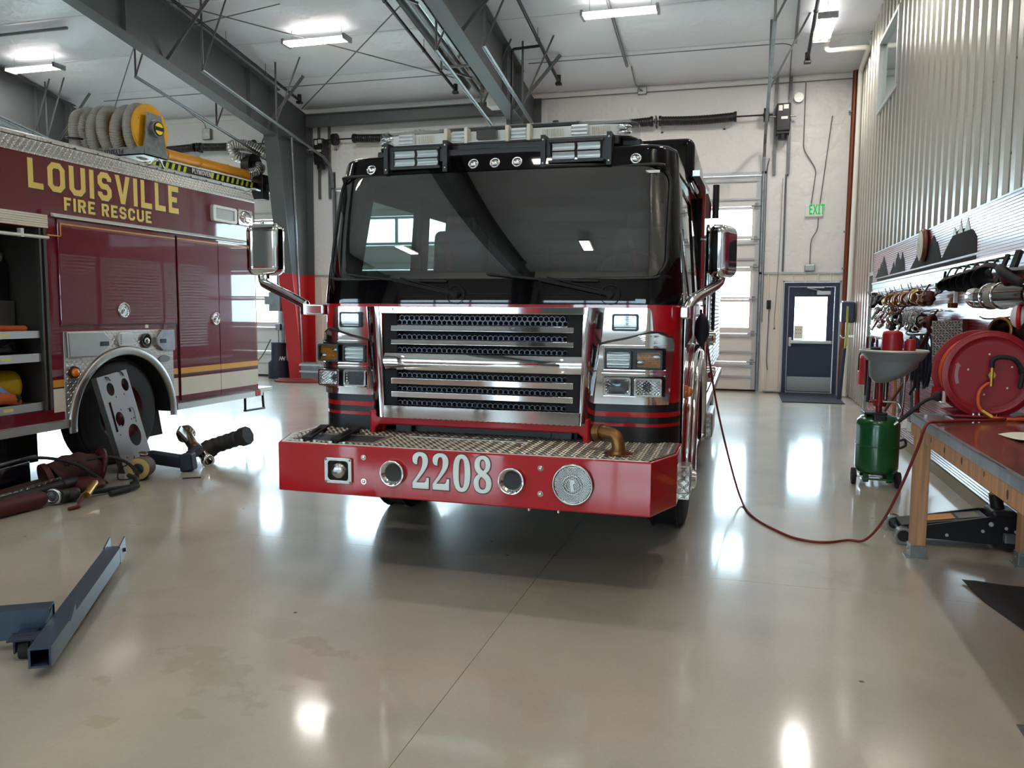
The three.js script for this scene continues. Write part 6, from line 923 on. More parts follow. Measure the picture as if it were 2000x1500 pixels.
  for (const y of [1.095, 1.03]) new B().cyl([1.265, y, -5.76], [1.265, y, -5.88], 0.013, 0.013, 12).mesh('guide_roller', M.chrome, t); new B().cyl([1.262, 1.03, -5.75], [1.262, 1.1, -5.75], 0.012, 0.012, 10).mesh('roller_post', std(0xc8a59a, 0.4, 0.3), t);
  new B().sph([1.235, 1.06, -5.8], 0.033, [0.9, 1, 1], 18).mesh('stop_ball', M.rubber, t);
  new B().tube([[1.36, 1.07, -5.86], [1.28, 1.065, -5.82], [1.235, 1.06, -5.8], [1.175, 1.035, -5.8], [1.11, 0.985, -5.8], [1.05, 0.925, -5.8], [1.01, 0.885, -5.8]], 0.011, 8, 50).mesh('lead_hose', M.rubber, t);
  new B().cyl([1.13, 1.0, -5.8], [1.01, 0.885, -5.8], 0.015, 0.013, 12).mesh('hose_sleeve', M.rubber, t); new B().cyl([1.01, 0.885, -5.8], [0.985, 0.862, -5.8], 0.01, 0.008, 10).mesh('hose_nipple', M.steel, t);
}
tag(new B().tube([[1.88, 0.965, -6.05], [1.72, 0.96, -5.72], [1.5, 0.95, -5.55], [1.3, 0.949, -5.45], [1.16, 0.949, -5.35], [1.085, 0.945, -5.3], [1.06, 0.89, -5.3], [1.05, 0.80, -5.35], [1.0, 0.5, -5.55], [0.94, 0.2, -5.8], [0.86, 0.03, -5.95], [0.76, 0.008, -6.0], [0.62, 0.008, -5.9], [0.47, 0.008, -5.9], [0.33, 0.008, -6.03], [0.12, 0.008, -6.48], [0.02, 0.05, -7.0], [-0.1, 0.4, -7.2], [-0.2, 0.8, -7.22], [-0.27, 1.2, -7.15], [-0.30, 1.42, -7.12], [-0.31, 1.53, -7.15]], 0.009, 7, 220).mesh('air_line', M.cordRed), 'dark red air line running from the bench across the floor to the engine', 'hose');
{ // wheeled oil drain
  const t = thing('oil_drain', 'green wheeled oil drain tank with a grey funnel', 'oil drain', [1.25, 0, -8.1]), X = 1.245, Z = -8.15;
  new B().lathe([[0, 0.10], [0.12, 0.10], [0.17, 0.12], [0.19, 0.16], [0.192, 0.56], [0.185, 0.60], [0.15, 0.64], [0.06, 0.66], [0, 0.66]], [X, 0, Z], UPV, 48).torus([X, 0.37, Z], [0, 1, 0], 0.189, 0.005, 48, 6).mesh('tank', M.greenTank, t);
  const f = new B(); for (const [a, b] of [[-0.1, 0.1], [0.1, 0.1], [-0.1, -0.1], [0.1, -0.1]]) f.obox([X + a, 0.08, Z + b], [0.05, 0.1, 0.02], [0, 0.2, 0], 0.004); f.box(X - 0.14, X + 0.14, 0.055, 0.07, Z - 0.13, Z + 0.13).mesh('foot_frame', M.greenTank, t);
  for (const [a, b] of [[-0.2, 0.05], [0.165, 0.17], [0.185, -0.15]]) { const w = new B().cyl([X + a - 0.018, 0.075, Z + b], [X + a + 0.018, 0.075, Z + b], 0.075, 0.075, 28).mesh('wheel', M.rubber, t); new B().cyl([X + a - 0.021, 0.075, Z + b], [X + a + 0.021, 0.075, Z + b], 0.04, 0.04, 20).mesh('hub', M.blackMatte, w); }
  new B().cyl([X - 0.22, 0.075, Z + 0.05], [X + 0.02, 0.075, Z + 0.1], 0.01).mesh('axle', M.steel, t);
  new B().box(X - 0.14, X + 0.06, 0.66, 0.685, Z - 0.12, Z + 0.12, 0.01).box(X - 0.07, X + 0.05, 0.60, 0.67, Z + 0.05, Z + 0.17, 0.02).mesh('tray', M.black, t);
  new B().pipe([[X + 0.0, 0.78, Z + 0.03], [X + 0.16, 0.775, Z + 0.03], [X + 0.19, 0.70, Z + 0.05], [X + 0.17, 0.645, Z + 0.07]], 0.011, 10, 0.03).mesh('relief_pipe', M.chrome, t);
  new B().cyl([X - 0.0, 0.68, Z], [X - 0.0, 0.97, Z], 0.028, 0.028, 14).cyl([X, 0.74, Z], [X, 0.79, Z], 0.05, 0.05, 8).bar([X - 0.09, 0.775, Z + 0.02], [X + 0.06, 0.775, Z + 0.02], 0.02, 0.02).mesh('valve_stem', M.reelRed, t);
  for (const a of [-0.05, 0.05]) new B().cyl([X + a, 0.8, Z + 0.01], [X + a, 0.95, Z + 0.01], 0.008).mesh('guide_rod', M.steel, t);
  new B().tube([[X + 0.19, 0.42, Z + 0.02], [X + 0.23, 0.43, Z + 0.02], [X + 0.24, 0.38, Z + 0.02], [X + 0.2, 0.35, Z + 0.02]], 0.012, 8).mesh('side_handle', M.black, t);
  const fx = X + 0.105, fn = (rx, rz, cx, y) => (a) => [cx + rx * Math.cos(a), y, Z + rz * Math.sin(a)];
  const lv = [[0.285, 0.27, fx, 1.252], [0.283, 0.268, fx, 1.235], [0.235, 0.225, fx + 0.005, 1.165], [0.215, 0.21, fx + 0.005, 1.16], [0.205, 0.2, fx, 1.10], [0.14, 0.17, fx - 0.06, 1.01], [0.05, 0.06, X + 0.005, 0.955]];
  new B().grid(48, 6, (u, v) => { const i = Math.round(v * 6), L = lv[i], a = u * Math.PI * 2; const p = fn(L[0], L[1], L[2], L[3])(a); return p; }).grid(48, 5, (u, v) => { const i = Math.round(v * 5), L = lv[i === 0 ? 0 : i + 1], a = u * Math.PI * 2; return fn(L[0] - 0.012, L[1] - 0.012, L[2], L[3] + (i ? 0.006 : 0))(a); }).mesh('funnel', M.funnel, t);
  new B().tube(Array.from({ length: 32 }, (_, k) => fn(0.287, 0.272, fx, 1.253)(k / 32 * Math.PI * 2)), 0.011, 8, 96, true).mesh('funnel_rim', M.silver, t);
}
tag(new B().lathe([[0, 0], [0.085, 0], [0.088, 0.02], [0.088, 0.24], [0.08, 0.265], [0.05, 0.275], [0, 0.275]], [1.325, 1.165, -8.1], UPV, 32).mesh('oil_filter', M.redPlastic), 'large red spin-on oil filter standing in the grey funnel', 'oil filter');
tag(new B().lathe([[0, 0], [0.048, 0], [0.05, 0.01], [0.05, 0.17], [0.035, 0.185], [0.035, 0.195], [0, 0.195]], [1.47, 1.17, -8.08], UPV, 24).mesh('oil_filter', M.redPlastic), 'small red oil filter beside the large one in the funnel', 'oil filter');
tag(new B().lathe([[0, 0], [0.045, 0], [0.045, 0.11], [0.04, 0.12], [0, 0.12]], [1.19, 1.165, -8.12], UPV, 20).mesh('oil_filter', M.darkBlue), 'small dark blue filter at the left of the funnel', 'oil filter');
{ // trolley jack
  const t = thing('floor_jack', 'black trolley jack with a yellow handle under the bench', 'jack', [1.45, 0, -6.2]), zl = -6.10, zr = -6.38;
  for (const z of [zl, zr]) new B().ext([[1.10, 0.045], [1.72, 0.03], [1.86, 0.05], [1.87, 0.17], [1.80, 0.22], [1.66, 0.22], [1.14, 0.105], [1.08, 0.09]], 0.012, T4(0, 0, z), { bev: 0.003 }).mesh('side_plate', std(0x10131c, 0.38), t);
  new B().ext([[1.12, 0.115], [1.66, 0.205], [1.66, 0.19], [1.12, 0.10]], 0.24, T4(0, 0, -6.36)).mesh('lift_arm', M.black, t); new B().ext([[1.25, 0.139], [1.47, 0.176], [1.47, 0.1745], [1.25, 0.1375]], 0.15, T4(0, 0.0015, -6.32)).mesh('warning_label', M.gold, t); new B().ext([[1.49, 0.179], [1.62, 0.2], [1.62, 0.1985], [1.49, 0.1775]], 0.16, T4(0, 0.0015, -6.32)).mesh('maker_plate', std(0x6b634c, 0.45, 0.3), t);
  for (const z of [-6.06, -6.42]) { const w = new B().cyl([1.12, 0.058, z - 0.03], [1.12, 0.058, z + 0.03], 0.058, 0.058, 28).mesh('front_wheel', M.black, t); new B().lathe([[0.055, 0], [0.06, 0.004], [0.06, 0.016], [0.045, 0.018], [0.04, 0.004], [0, 0.002]], [1.12, 0.058, z + 0.026], [0, 0, 1], 24).mesh('wheel_rim', std(0x8b8880, 0.5, 0.3), w); }
  new B().cyl([1.12, 0.058, -6.42], [1.12, 0.058, -6.06], 0.013).mesh('axle', M.steel, t);
  for (const z of [-6.05, -6.43]) { new B().cyl([1.775, 0.045, z - 0.015], [1.775, 0.045, z + 0.015], 0.045, 0.045, 24).mesh('rear_caster', M.black, t); new B().box(1.74, 1.81, 0.06, 0.12, z - 0.03, z + 0.03, 0.008).mesh('caster_fork', M.galvDark, t); }
  const bo = new B(); for (const [x, y] of [[1.67, 0.17], [1.62, 0.12], [1.4, 0.075], [1.76, 0.15], [1.82, 0.13]]) bo.cyl([x, y, zl + 0.012], [x, y, zl + 0.024], x === 1.67 ? 0.02 : 0.011, 0.011, 8); bo.mesh('frame_bolts', M.silver, t, { kind: 'stuff' });
  new B().box(1.68, 1.84, 0.16, 0.26, -6.34, -6.12, 0.03).cyl([1.75, 0.22, -6.23], [1.715, 0.36, -6.22], 0.045, 0.04, 16).mesh('handle_socket', M.black, t);
  new B().cyl([1.72, 0.34, -6.22], [1.47, 1.08, -6.16], 0.025, 0.025, 16).mesh('handle', M.handleYellow, t);
}
// ---- hung on the slatwall
const XW = 1.865;
function hook(b, x, y, z) { return b.tube([[XW, y + 0.06, z], [x - 0.0, y + 0.055, z], [x - 0.03, y + 0.06, z], [x - 0.04, y + 0.09, z]], 0.006, 6); }
const FIT = {
  coupling: (t, r, L) => { new B().lathe([[r * 0.8, 0], [r, 0.005], [r, L * 0.3], [r * 0.86, L * 0.34], [r * 0.86, L * 0.62], [r * 1.05, L * 0.66], [r * 1.05, L], [r * 0.8, L], [r * 0.74, L * 0.5], [r * 0.8, 0]], [0, 0, 0], UPV, 22).mesh('barrel', t.userData.m, t); const b = new B(); for (const a of [0.4, 2.5, 4.6]) b.add(new THREE.BoxGeometry(0.02, L * 0.25, 0.03), new THREE.Matrix4().makeTranslation(r * 1.1 * Math.cos(a), L * 0.83, r * 1.1 * Math.sin(a)).multiply(new THREE.Matrix4().makeRotationY(-a))); b.mesh('lugs', t.userData.m, t, { kind: 'stuff' }); },
  nozzle: (t, r, L) => { new B().lathe([[r, 0], [r, L * 0.16], [r * 0.72, L * 0.2], [r * 0.6, L * 0.5], [r * 0.42, L * 0.9], [r * 0.46, L], [r * 0.3, L]], [0, 0, 0], UPV, 20).mesh('body', t.userData.m, t); new B().torus([0, L * 0.12, 0], UPV, r, 0.008, 20, 6).mesh('ring', M.rubber, t); },
  adapter: (t, r, L) => { new B().lathe([[r * 0.7, 0], [r * 0.7, L * 0.4], [r * 1.1, L * 0.45], [r * 1.1, L * 0.6], [r * 0.85, L * 0.65], [r * 0.85, L], [r * 0.6, L]], [0, 0, 0], UPV, 8).mesh('body', t.userData.m, t); new B().tube([[r, L * 0.5, 0], [r * 1.7, L * 0.3, 0], [r * 1.8, -L * 0.2, 0], [r * 1.4, -L * 0.4, 0]], 0.009, 6).mesh('handle', M.redIron, t); },
  wrench: (t, r, L) => { new B().bar([0, 0, 0], [0, L, 0], 0.025, 0.012).torus([0, L + r, 0], [0, 0, 1], r, 0.012, 18, 6, 4.6).mesh('shaft', t.userData.m, t); },
};
function hang(kind, mat, pos, dir, r, L, label, cat, name) { // a fitting in its own axes, then turned; a hook belongs to it
  const g = new THREE.Group(); g.userData.m = mat; const sc = new THREE.Group(); FIT[kind](g, r, L);
  const t = thing(name, label, cat, pos, 'fittings hung on the slatwall');
  const q = new THREE.Quaternion().setFromUnitVectors(UPV, V(dir).normalize());
  for (const c of [...g.children]) { c.geometry.applyQuaternion(q); const ctr = V(dir).normalize().multiplyScalar(-L / 2); c.geometry.translate(ctr.x, ctr.y, ctr.z); t.add(c); }
  const b = new B(); b.tube([[XW, pos[1] + r + 0.05, pos[2]], [pos[0] + 0.02, pos[1] + r + 0.03, pos[2]], [pos[0], pos[1] + r + 0.012, pos[2]], [pos[0] - 0.05, pos[1] + r + 0.02, pos[2]], [pos[0] - 0.07, pos[1] + r + 0.07, pos[2]]], 0.006, 6).mesh('hook', M.steel, t);
  return t;
}
{
  const kinds = { coupling: ['coupling', 'hose_coupling'], nozzle: ['nozzle', 'tapered_nozzle'], adapter: ['adapter', 'swivel_adapter'] };
  const ord = ['leftmost', 'second', 'third', 'fourth', 'fifth', 'sixth', 'seventh', 'eighth', 'ninth', 'tenth', 'eleventh', 'twelfth', 'rightmost'];
  const rows = [
    ['upper hook row', 1.755, [[-12.3, 'nozzle', 'black', 0.055, 0.22], [-11.9, 'nozzle', 'black', 0.06, 0.24], [-11.5, 'adapter', 'dark', 0.05, 0.16], [-11.1, 'coupling', 'brass', 0.05, 0.12], [-10.75, 'coupling', 'brass', 0.07, 0.12], [-10.4, 'coupling', 'bronze', 0.075, 0.12], [-10.1, 'coupling', 'bronze', 0.08, 0.13], [-9.8, 'coupling', 'bronze', 0.08, 0.13], [-9.5, 'coupling', 'dark', 0.075, 0.14], [-9.2, 'coupling', 'brass', 0.07, 0.14], [-8.95, 'adapter', 'bronze', 0.06, 0.13], [-8.7, 'adapter', 'red', 0.06, 0.12]]],
    ['middle hook row', 1.60, [[-12.0, 'nozzle', 'chrome', 0.045, 0.2], [-11.6, 'adapter', 'chrome', 0.04, 0.18], [-11.2, 'nozzle', 'chrome', 0.04, 0.16], [-10.8, 'adapter', 'bronze', 0.05, 0.12], [-10.4, 'adapter', 'red', 0.045, 0.12]]],
    ['lower hook row', 1.535, [[-10.7, 'coupling', 'bronze', 0.05, 0.12], [-10.35, 'coupling', 'dark', 0.055, 0.12], [-10.0, 'adapter', 'dark', 0.055, 0.12], [-9.6, 'coupling', 'brass', 0.05, 0.12], [-9.3, 'coupling', 'brass', 0.055, 0.13], [-9.0, 'coupling', 'dark', 0.06, 0.14], [-8.75, 'adapter', 'red', 0.055, 0.12]]],
    ['bottom hook row', 1.45, [[-11.9, 'nozzle', 'chrome', 0.05, 0.22], [-11.5, 'adapter', 'chrome', 0.04, 0.12], [-10.9, 'adapter', 'chrome', 0.035, 0.1], [-10.5, 'adapter', 'dark', 0.04, 0.1], [-10.1, 'nozzle', 'chrome', 0.035, 0.1], [-9.7, 'adapter', 'chrome', 0.04, 0.1], [-9.35, 'coupling', 'dark', 0.045, 0.1], [-9.05, 'adapter', 'chrome', 0.04, 0.1]]],
  ];
  const mat = { black: M.black, dark: std(0x2c2a29, 0.45, 0.4), brass: M.brass, bronze: M.bronze, chrome: M.chrome, red: M.redIron };
  for (const [rn, y, list] of rows) list.forEach(([z, k, m, r, L], i) => hang(k, mat[m], [1.74 + rr(-0.03, 0.03), y + rr(-0.015, 0.015), z], k === 'coupling' ? [rr(-0.25, 0.25), rr(-0.1, 0.1), 1] : [rr(-0.8, -0.2), rr(-1, -0.4), rr(0.2, 0.9)], r, L, `${m === 'dark' ? 'dark iron' : m} ${kinds[k][0]}, ${i === list.length - 1 ? 'rightmost' : ord[i]} in the ${rn} on the slatwall`, kinds[k][0], kinds[k][1]));
}
{ const b = new B(); for (let k = 0; k < 9; k++) { const z = -9.75 + k * 0.06; b.tube([[XW, 1.62, z], [1.72, 1.62, z], [1.69, 1.58, z], [1.69, 1.47, z]], 0.004, 5); } b.tube([[1.7, 1.6, -9.76], [1.7, 1.6, -9.26]], 0.005, 5); tag(b.mesh('wire_rack', M.steel), 'wire rack with bent prongs between the hook rows', 'rack'); }
{ const t = thing('hydrant_wrench', 'red iron hydrant wrench hanging at the right end of the lower hooks', 'wrench', [1.78, 1.4, -8.7]); new B().torus([1.76, 1.50, -8.66], [0.8, 0, 0.6], 0.075, 0.022, 20, 8).mesh('head', M.redIron, t); new B().bar([1.75, 1.44, -8.68], [1.71, 1.27, -8.85], 0.035, 0.02).bar([1.78, 1.44, -8.6], [1.79, 1.3, -8.55], 0.03, 0.02).mesh('handle', M.redIron, t); }
{ const t = thing('crank_handle', 'steel crank handle hanging on the slatwall below the aluminium rail', 'handle', [1.8, 1.7, -8.0]); new B().bar([1.76, 1.84, -7.8], [1.76, 1.68, -7.8], 0.03, 0.012).mesh('shank', M.silver, t); new B().obox([1.74, 1.67, -7.8], [0.07, 0.045, 0.045], [0, 0.4, 0], 0.006).mesh('socket', M.bronze, t); new B().cyl([XW, 1.83, -7.8], [1.74, 1.83, -7.8], 0.008).mesh('peg', M.steel, t); }
tag(new B().tube([[1.83, 1.89, -8.9], [1.80, 1.84, -8.75], [1.78, 1.80, -8.55], [1.76, 1.80, -8.35], [1.75, 1.84, -8.22], [1.74, 1.92, -8.15], [1.74, 1.97, -8.13]], 0.012, 8).tube([[1.85, 1.89, -8.8], [1.82, 1.845, -8.65], [1.79, 1.82, -8.45], [1.77, 1.83, -8.3], [1.75, 1.9, -8.18]], 0.012, 8).mesh('looped_hose', M.rubber), 'black looped hose at the left end of the black cups', 'hose');
for (let k = 0; k < 6; k++) { const r = 0.045 + k * 0.011, z = -8.05 + k * 0.27, t = thing('rubber_cup', `black rubber exhaust cup, ${['smallest, at the left end', 'second from the left', 'third from the left', 'fourth from the left', 'fifth from the left', 'largest, at the right end'][k]} of the row on the rail`, 'adapter', [1.74, 1.885, z], 'black rubber cups on the rail'); new B().lathe([[r * 0.6, -0.10], [r * 0.62, -0.03], [r, -0.01], [r * 1.05, 0.09], [r * 0.97, 0.09], [r * 0.9, 0.0], [r * 0.5, -0.03]], [1.73, 1.875, z], [-0.45, -0.35, 0.8], 26).mesh('cup', M.rubber, t); new B().tube([[1.85, 2.0, z], [1.78, 2.0, z], [1.75, 1.96, z], [1.73, 1.90, z]], 0.008, 6).mesh('hanger', M.black, t); }
{ const t = thing('work_lamp_bar', 'black hanging clamp with brackets right of the rubber cups', 'clamp', [1.74, 1.85, -6.25]); new B().bar([1.8, 2.02, -6.55], [1.72, 1.82, -6.5], 0.03, 0.02).bar([1.8, 2.03, -6.3], [1.72, 1.80, -6.25], 0.04, 0.03).cyl([1.74, 1.9, -6.5], [1.74, 1.88, -5.9], 0.022).mesh('bracket', M.black, t); new B().tube([[1.72, 1.86, -6.2], [1.62, 1.9, -6.05], [1.6, 1.86, -5.9], [1.66, 1.8, -5.8]], 0.03, 8).mesh('strap', M.rubber, t); new B().sph([1.72, 1.84, -6.2], 0.06, [1, 0.8, 1]).mesh('pad', M.redIron, t); }
{ const t = thing('polished_canister', 'polished black canister with chrome bands under the rubber cups', 'canister', [1.70, 1.72, -6.4]); const d = [0.12, 0, 1]; new B().lathe([[0, -0.42], [0.06, -0.42], [0.082, -0.39], [0.085, -0.3], [0.085, 0.5], [0.07, 0.53], [0, 0.53]], [1.71, 1.725, -6.35], d, 36).mesh('body', phy(0x0a0a0c, 0.15, { clearcoat: 1, clearcoatRoughness: 0.03 }), t); new B().lathe([[0.0, -0.424], [0.062, -0.424], [0.085, -0.392], [0.0875, -0.25], [0.086, -0.24]], [1.71, 1.725, -6.35], d, 36).mesh('cap', M.chrome, t); for (const y of [-0.14, 0.05]) new B().torus(V([1.71, 1.725, -6.35]).addScaledVector(V(d).normalize(), y).toArray(), d, 0.087, 0.009, 36, 6).mesh('band', M.chrome, t); new B().cyl(V([1.71, 1.725, -6.35]).addScaledVector(V(d).normalize(), -0.08).toArray(), V([1.71, 1.725, -6.35]).addScaledVector(V(d).normalize(), 0.02).toArray(), 0.0865, 0.0865, 36).mesh('label', std(0x8c8574, 0.4, 0.5), t); new B().tube([[1.86, 1.83, -6.2], [1.76, 1.83, -6.2], [1.72, 1.81, -6.2]], 0.008, 6).mesh('hanger', M.black, t); }
{ const t = thing('large_coupling', 'red and white large diameter coupling at the right edge of the slatwall', 'coupling', [1.70, 1.5, -6.2]); const d = V([-0.85, 0.05, 0.6]).normalize(); const c = V([1.66, 1.49, -6.1]); new B().lathe([[0.07, 0], [0.085, 0.0], [0.088, 0.02], [0.075, 0.03], [0.075, 0.1], [0.085, 0.11], [0.085, 0.15], [0.06, 0.15], [0.055, 0.02]], c.toArray(), d.clone().negate(), 32).mesh('barrel', std(0x33231f, 0.35, 0.5), t); new B().lathe([[0.07, 0.003], [0.088, 0.003], [0.09, -0.012], [0.072, -0.012]], c.toArray(), d.clone().negate(), 32).mesh('lip', M.bronze, t); new B().sph([1.72, 1.585, -5.98], 0.075, [0.55, 1, 1], 20).mesh('cap', M.white, t); new B().torus([1.73, 1.585, -5.97], [0.9, 0, 0.4], 0.073, 0.014, 28, 8).mesh('cap_ring', M.redPlastic, t); new B().lathe([[0, 0], [0.09, 0], [0.09, 0.05], [0, 0.06]], [1.80, 1.53, -5.95], [-0.8, 0, 0.5], 24).mesh('blind_cap', M.rubber, t); new B().tube([[XW, 1.58, -6.6], [1.74, 1.565, -6.55], [1.66, 1.565, -6.5], [1.63, 1.58, -6.5]], 0.006, 6).mesh('hook', M.steel, t); }
{ const t = thing('wheel_chock', 'treadplate wheel chock hanging on the slatwall above the reel', 'chock', [1.74, 1.34, -7.7]), m = new THREE.Matrix4().compose(new THREE.Vector3(1.74, 1.34, -7.85), new THREE.Quaternion().setFromEuler(new THREE.Euler(0.0, -0.62, 0.05)), new THREE.Vector3(1, 1, 1)); new B(m).box(-0.14, 0.10, -0.21, 0.20, 0.0, 0.012).box(-0.14, -0.13, -0.21, 0.2, -0.12, 0).mesh('face_plate', std(0xa9a7a2, 0.4, 0.8, bumpy(treadBump, 0.004)), t); new B(m).box(0.10, 0.115, -0.19, 0.21, -0.16, 0.012).mesh('side_plate', M.tread, t); const h = new B(m); for (let i = 0; i < 9; i++) for (let j = 0; j < 17; j++) h.add(new THREE.CircleGeometry(0.0062, 6).translate(-0.122 + i * 0.026 + (j & 1 ? 0.006 : 0), -0.19 + j * 0.0232, 0.0127)); h.mesh('punched_holes', M.blackMatte, t, { kind: 'stuff' }); new B(m).tube([[0.02, 0.0, 0.012], [0.04, -0.03, 0.05], [0.10, -0.035, 0.05], [0.13, -0.03, 0.02]], 0.012, 8).box(0.0, 0.045, -0.03, 0.02, 0.012, 0.03, 0.005).mesh('handle', M.black, t); new B(m).box(-0.1, -0.04, -0.25, -0.2, -0.02, 0.01, 0.01).mesh('foot_pad', M.handleYellow, t); }
{ const t = thing('wall_clock', 'round clock with a brown rim on the slatwall decal', 'clock', [1.86, 2.33, -9.75]); new B().lathe([[0, 0], [0.17, 0], [0.18, 0.02], [0.17, 0.05], [0.155, 0.055]], [1.876, 2.335, -9.75], [-1, 0, 0], 40).mesh('rim', std(0x6b3a24, 0.4), t); new B().lathe([[0, 0.075], [0.08, 0.07], [0.14, 0.06], [0.158, 0.05]], [1.876, 2.335, -9.75], [-1, 0, 0], 40).mesh('face', M.paper, t); new B().obox([1.797, 2.37, -9.75], [0.003, 0.08, 0.008]).obox([1.797, 2.34, -9.72], [0.003, 0.008, 0.06]).mesh('hands', M.black, t); }
{ // coiled dark blue hose on a hook
  const t = thing('hose_coil', 'dark blue hose coil hanging on the slatwall right of the funnel', 'hose', [1.78, 1.36, -8.95]); const b = new B(); for (let k = 0; k < 7; k++) { const x = 1.66 + k * 0.026, q = 0.235 + rr(-0.03, 0.02); b.tube(Array.from({ length: 14 }, (_, i) => { const a = i / 14 * Math.PI * 2; return [x + 0.01 * Math.sin(a * 2 + k), 1.37 - q + q * Math.cos(a) - 0.03 * (k % 3), -9.0 + 0.13 * Math.sin(a) + rr(-0.01, 0.01)]; }), 0.016, 7, 80, true); } b.mesh('coil', M.darkBlue, t, { kind: 'stuff' }); new B().tube([[XW, 1.39, -9.0], [1.62, 1.385, -9.0], [1.6, 1.41, -9.0]], 0.012, 8).mesh('hook', M.steel, t); new B().tube([[1.7, 0.9, -9.0], [1.68, 0.84, -8.96], [1.66, 0.80, -8.97]], 0.014, 7).cyl([1.66, 0.81, -8.97], [1.655, 0.77, -8.975], 0.012).mesh('hose_end', M.darkBlue, t);
}
// long handled tools between the doorway and the coil
const TOOLS = [
  [-12.9, 'redIron', 0.02, 'red flat bar nearest the doorway', 'pry bar'], [-12.4, 'darkBlue', 0.028, 'dark blue pole second from the doorway', 'pole'], [-12.0, 'redIron', 0.02, 'thin red bar third from the doorway', 'pry bar'], [-11.5, 'rusty', 0.02, 'brown wooden handle hanging behind the drain tank', 'handle'], [-11.0, 'rubber', 0.03, 'black fibre handle behind the drain tank', 'handle'], [-10.5, 'wood', 0.024, 'tan wooden handle behind the relief pipe', 'handle'],
  [-10.1, 'galvDark', 0.016, 'slim grey rod, left of three beside the coil', 'rod'], [-9.85, 'steel', 0.016, 'slim steel rod, middle of three beside the coil', 'rod'], [-9.6, 'galvDark', 0.018, 'slim grey rod, right of three beside the coil', 'rod'], [-9.3, 'reelRed', 0.026, 'red pry bar beside the blue coil', 'pry bar'],
];
TOOLS.forEach(([z, m, r, label, cat], i) => { const t = thing('long_tool', label, cat, [1.78, 0.9, z], 'long tools hung on the slatwall'); const lean = i === 3 ? 0.5 : rr(-0.05, 0.05); new B().cyl([1.78 + rr(-0.04, 0.02), 0.32 + rr(0, 0.12), z - lean], [1.77, 1.24, z], r, r * 0.85, 12).mesh('shaft', M[m], t); new B().cyl([XW, 1.25, z], [1.75, 1.25, z], 0.008, 0.008, 6).mesh('peg', M.steel, t); if (i % 3 === 1) new B().obox([1.77, 1.22, z], [0.05, 0.06, 0.18], [0.1, 0, 0], 0.01).mesh('tool_head', M.rusty, t); if (i > 5) new B().bar([1.78, 0.42, z - lean], [1.76, 0.32, z - lean + 0.06], 0.05, 0.016).mesh('tip', M.steel, t); });
tag(new B().bar([1.84, 1.05, -9.7], [1.5, 0.01, -10.8], 0.032, 0.02).mesh('leaning_handle', std(0x7a4a34, 0.6)), 'slanting brown handle behind the drain funnel', 'handle');
for (const [z, k] of [[-10.9, 0], [-10.4, 1]]) tag(new B().torus([1.76, 1.22, z], [0.85, 0, 0.5], 0.13, 0.022, 30, 8).torus([1.73, 1.21, z + 0.02], [0.85, 0.1, 0.5], 0.12, 0.02, 30, 8).mesh('hose_loop', k ? M.darkBlue : M.rusty), k ? 'dark blue hose loop above the large red filter' : 'dull red hose loop left of the blue loop', 'hose');
{ const t = thing('fire_extinguisher', 'red fire extinguisher in the doorway beside the ribbed wall', 'extinguisher', [1.9, 0.45, -13.9]); new B().lathe([[0, 0], [0.075, 0], [0.08, 0.02], [0.08, 0.4], [0.06, 0.46], [0.02, 0.48], [0.02, 0.52], [0, 0.52]], [1.88, 0.46, -13.95], UPV, 28).mesh('cylinder', M.redPlastic, t); new B().box(1.85, 1.91, 0.97, 1.02, -14.0, -13.9, 0.01).bar([1.88, 1.02, -13.98], [1.86, 1.06, -13.82], 0.02, 0.01).mesh('valve', M.silver, t); new B().box(1.80, 1.83, 0.66, 0.74, -13.99, -13.91).mesh('tag', M.white, t); new B().tube([[1.88, 1.0, -13.9], [1.8, 0.95, -13.85], [1.79, 0.7, -13.86]], 0.012, 7).mesh('hose', M.rubber, t); new B().box(1.86, 2.16, 0.75, 0.8, -14.0, -13.9).mesh('bracket', M.black, t); }
{ const t = thing('wall_cabinet', 'small dark blue cabinet on the ribbed wall near the back corner', 'cabinet', [1.9, 1.6, -16.2]); new B().box(1.72, 1.95, 1.42, 1.80, -16.1, -15.85, 0.03).mesh('cabinet', M.navy, t); new B().box(1.80, 1.84, 1.0, 1.72, -15.85, -15.835, 0.005).mesh('tube', std(0xa8b04a, 0.5), t); new B().box(1.74, 1.93, 1.80, 1.815, -16.08, -15.87).mesh('lid', M.doorRail, t); }
tag(new B().cyl([1.78, 0.02, -16.0], [1.84, 1.35, -16.0], 0.02, 0.02, 12).mesh('green_broom', std(0xa9ad52, 0.6)), 'yellow green broom handle standing in the back right corner', 'broom');
tag(new B().cyl([1.74, 0.0, -15.9], [1.80, 0.95, -15.9], 0.035, 0.035, 12).mesh('dark_pole', M.navy), 'dark pole standing beside the broom in the corner', 'pole');
tag(new B().box(1.84, 1.96, 1.15, 1.2, -15.9, -15.82, 0.01).tube([[1.84, 1.17, -15.86], [1.76, 1.14, -15.84], [1.72, 1.18, -15.84]], 0.014, 8).mesh('wall_tap', M.chrome), 'small chrome tap on the ribbed wall below the dark cabinet', 'tap');
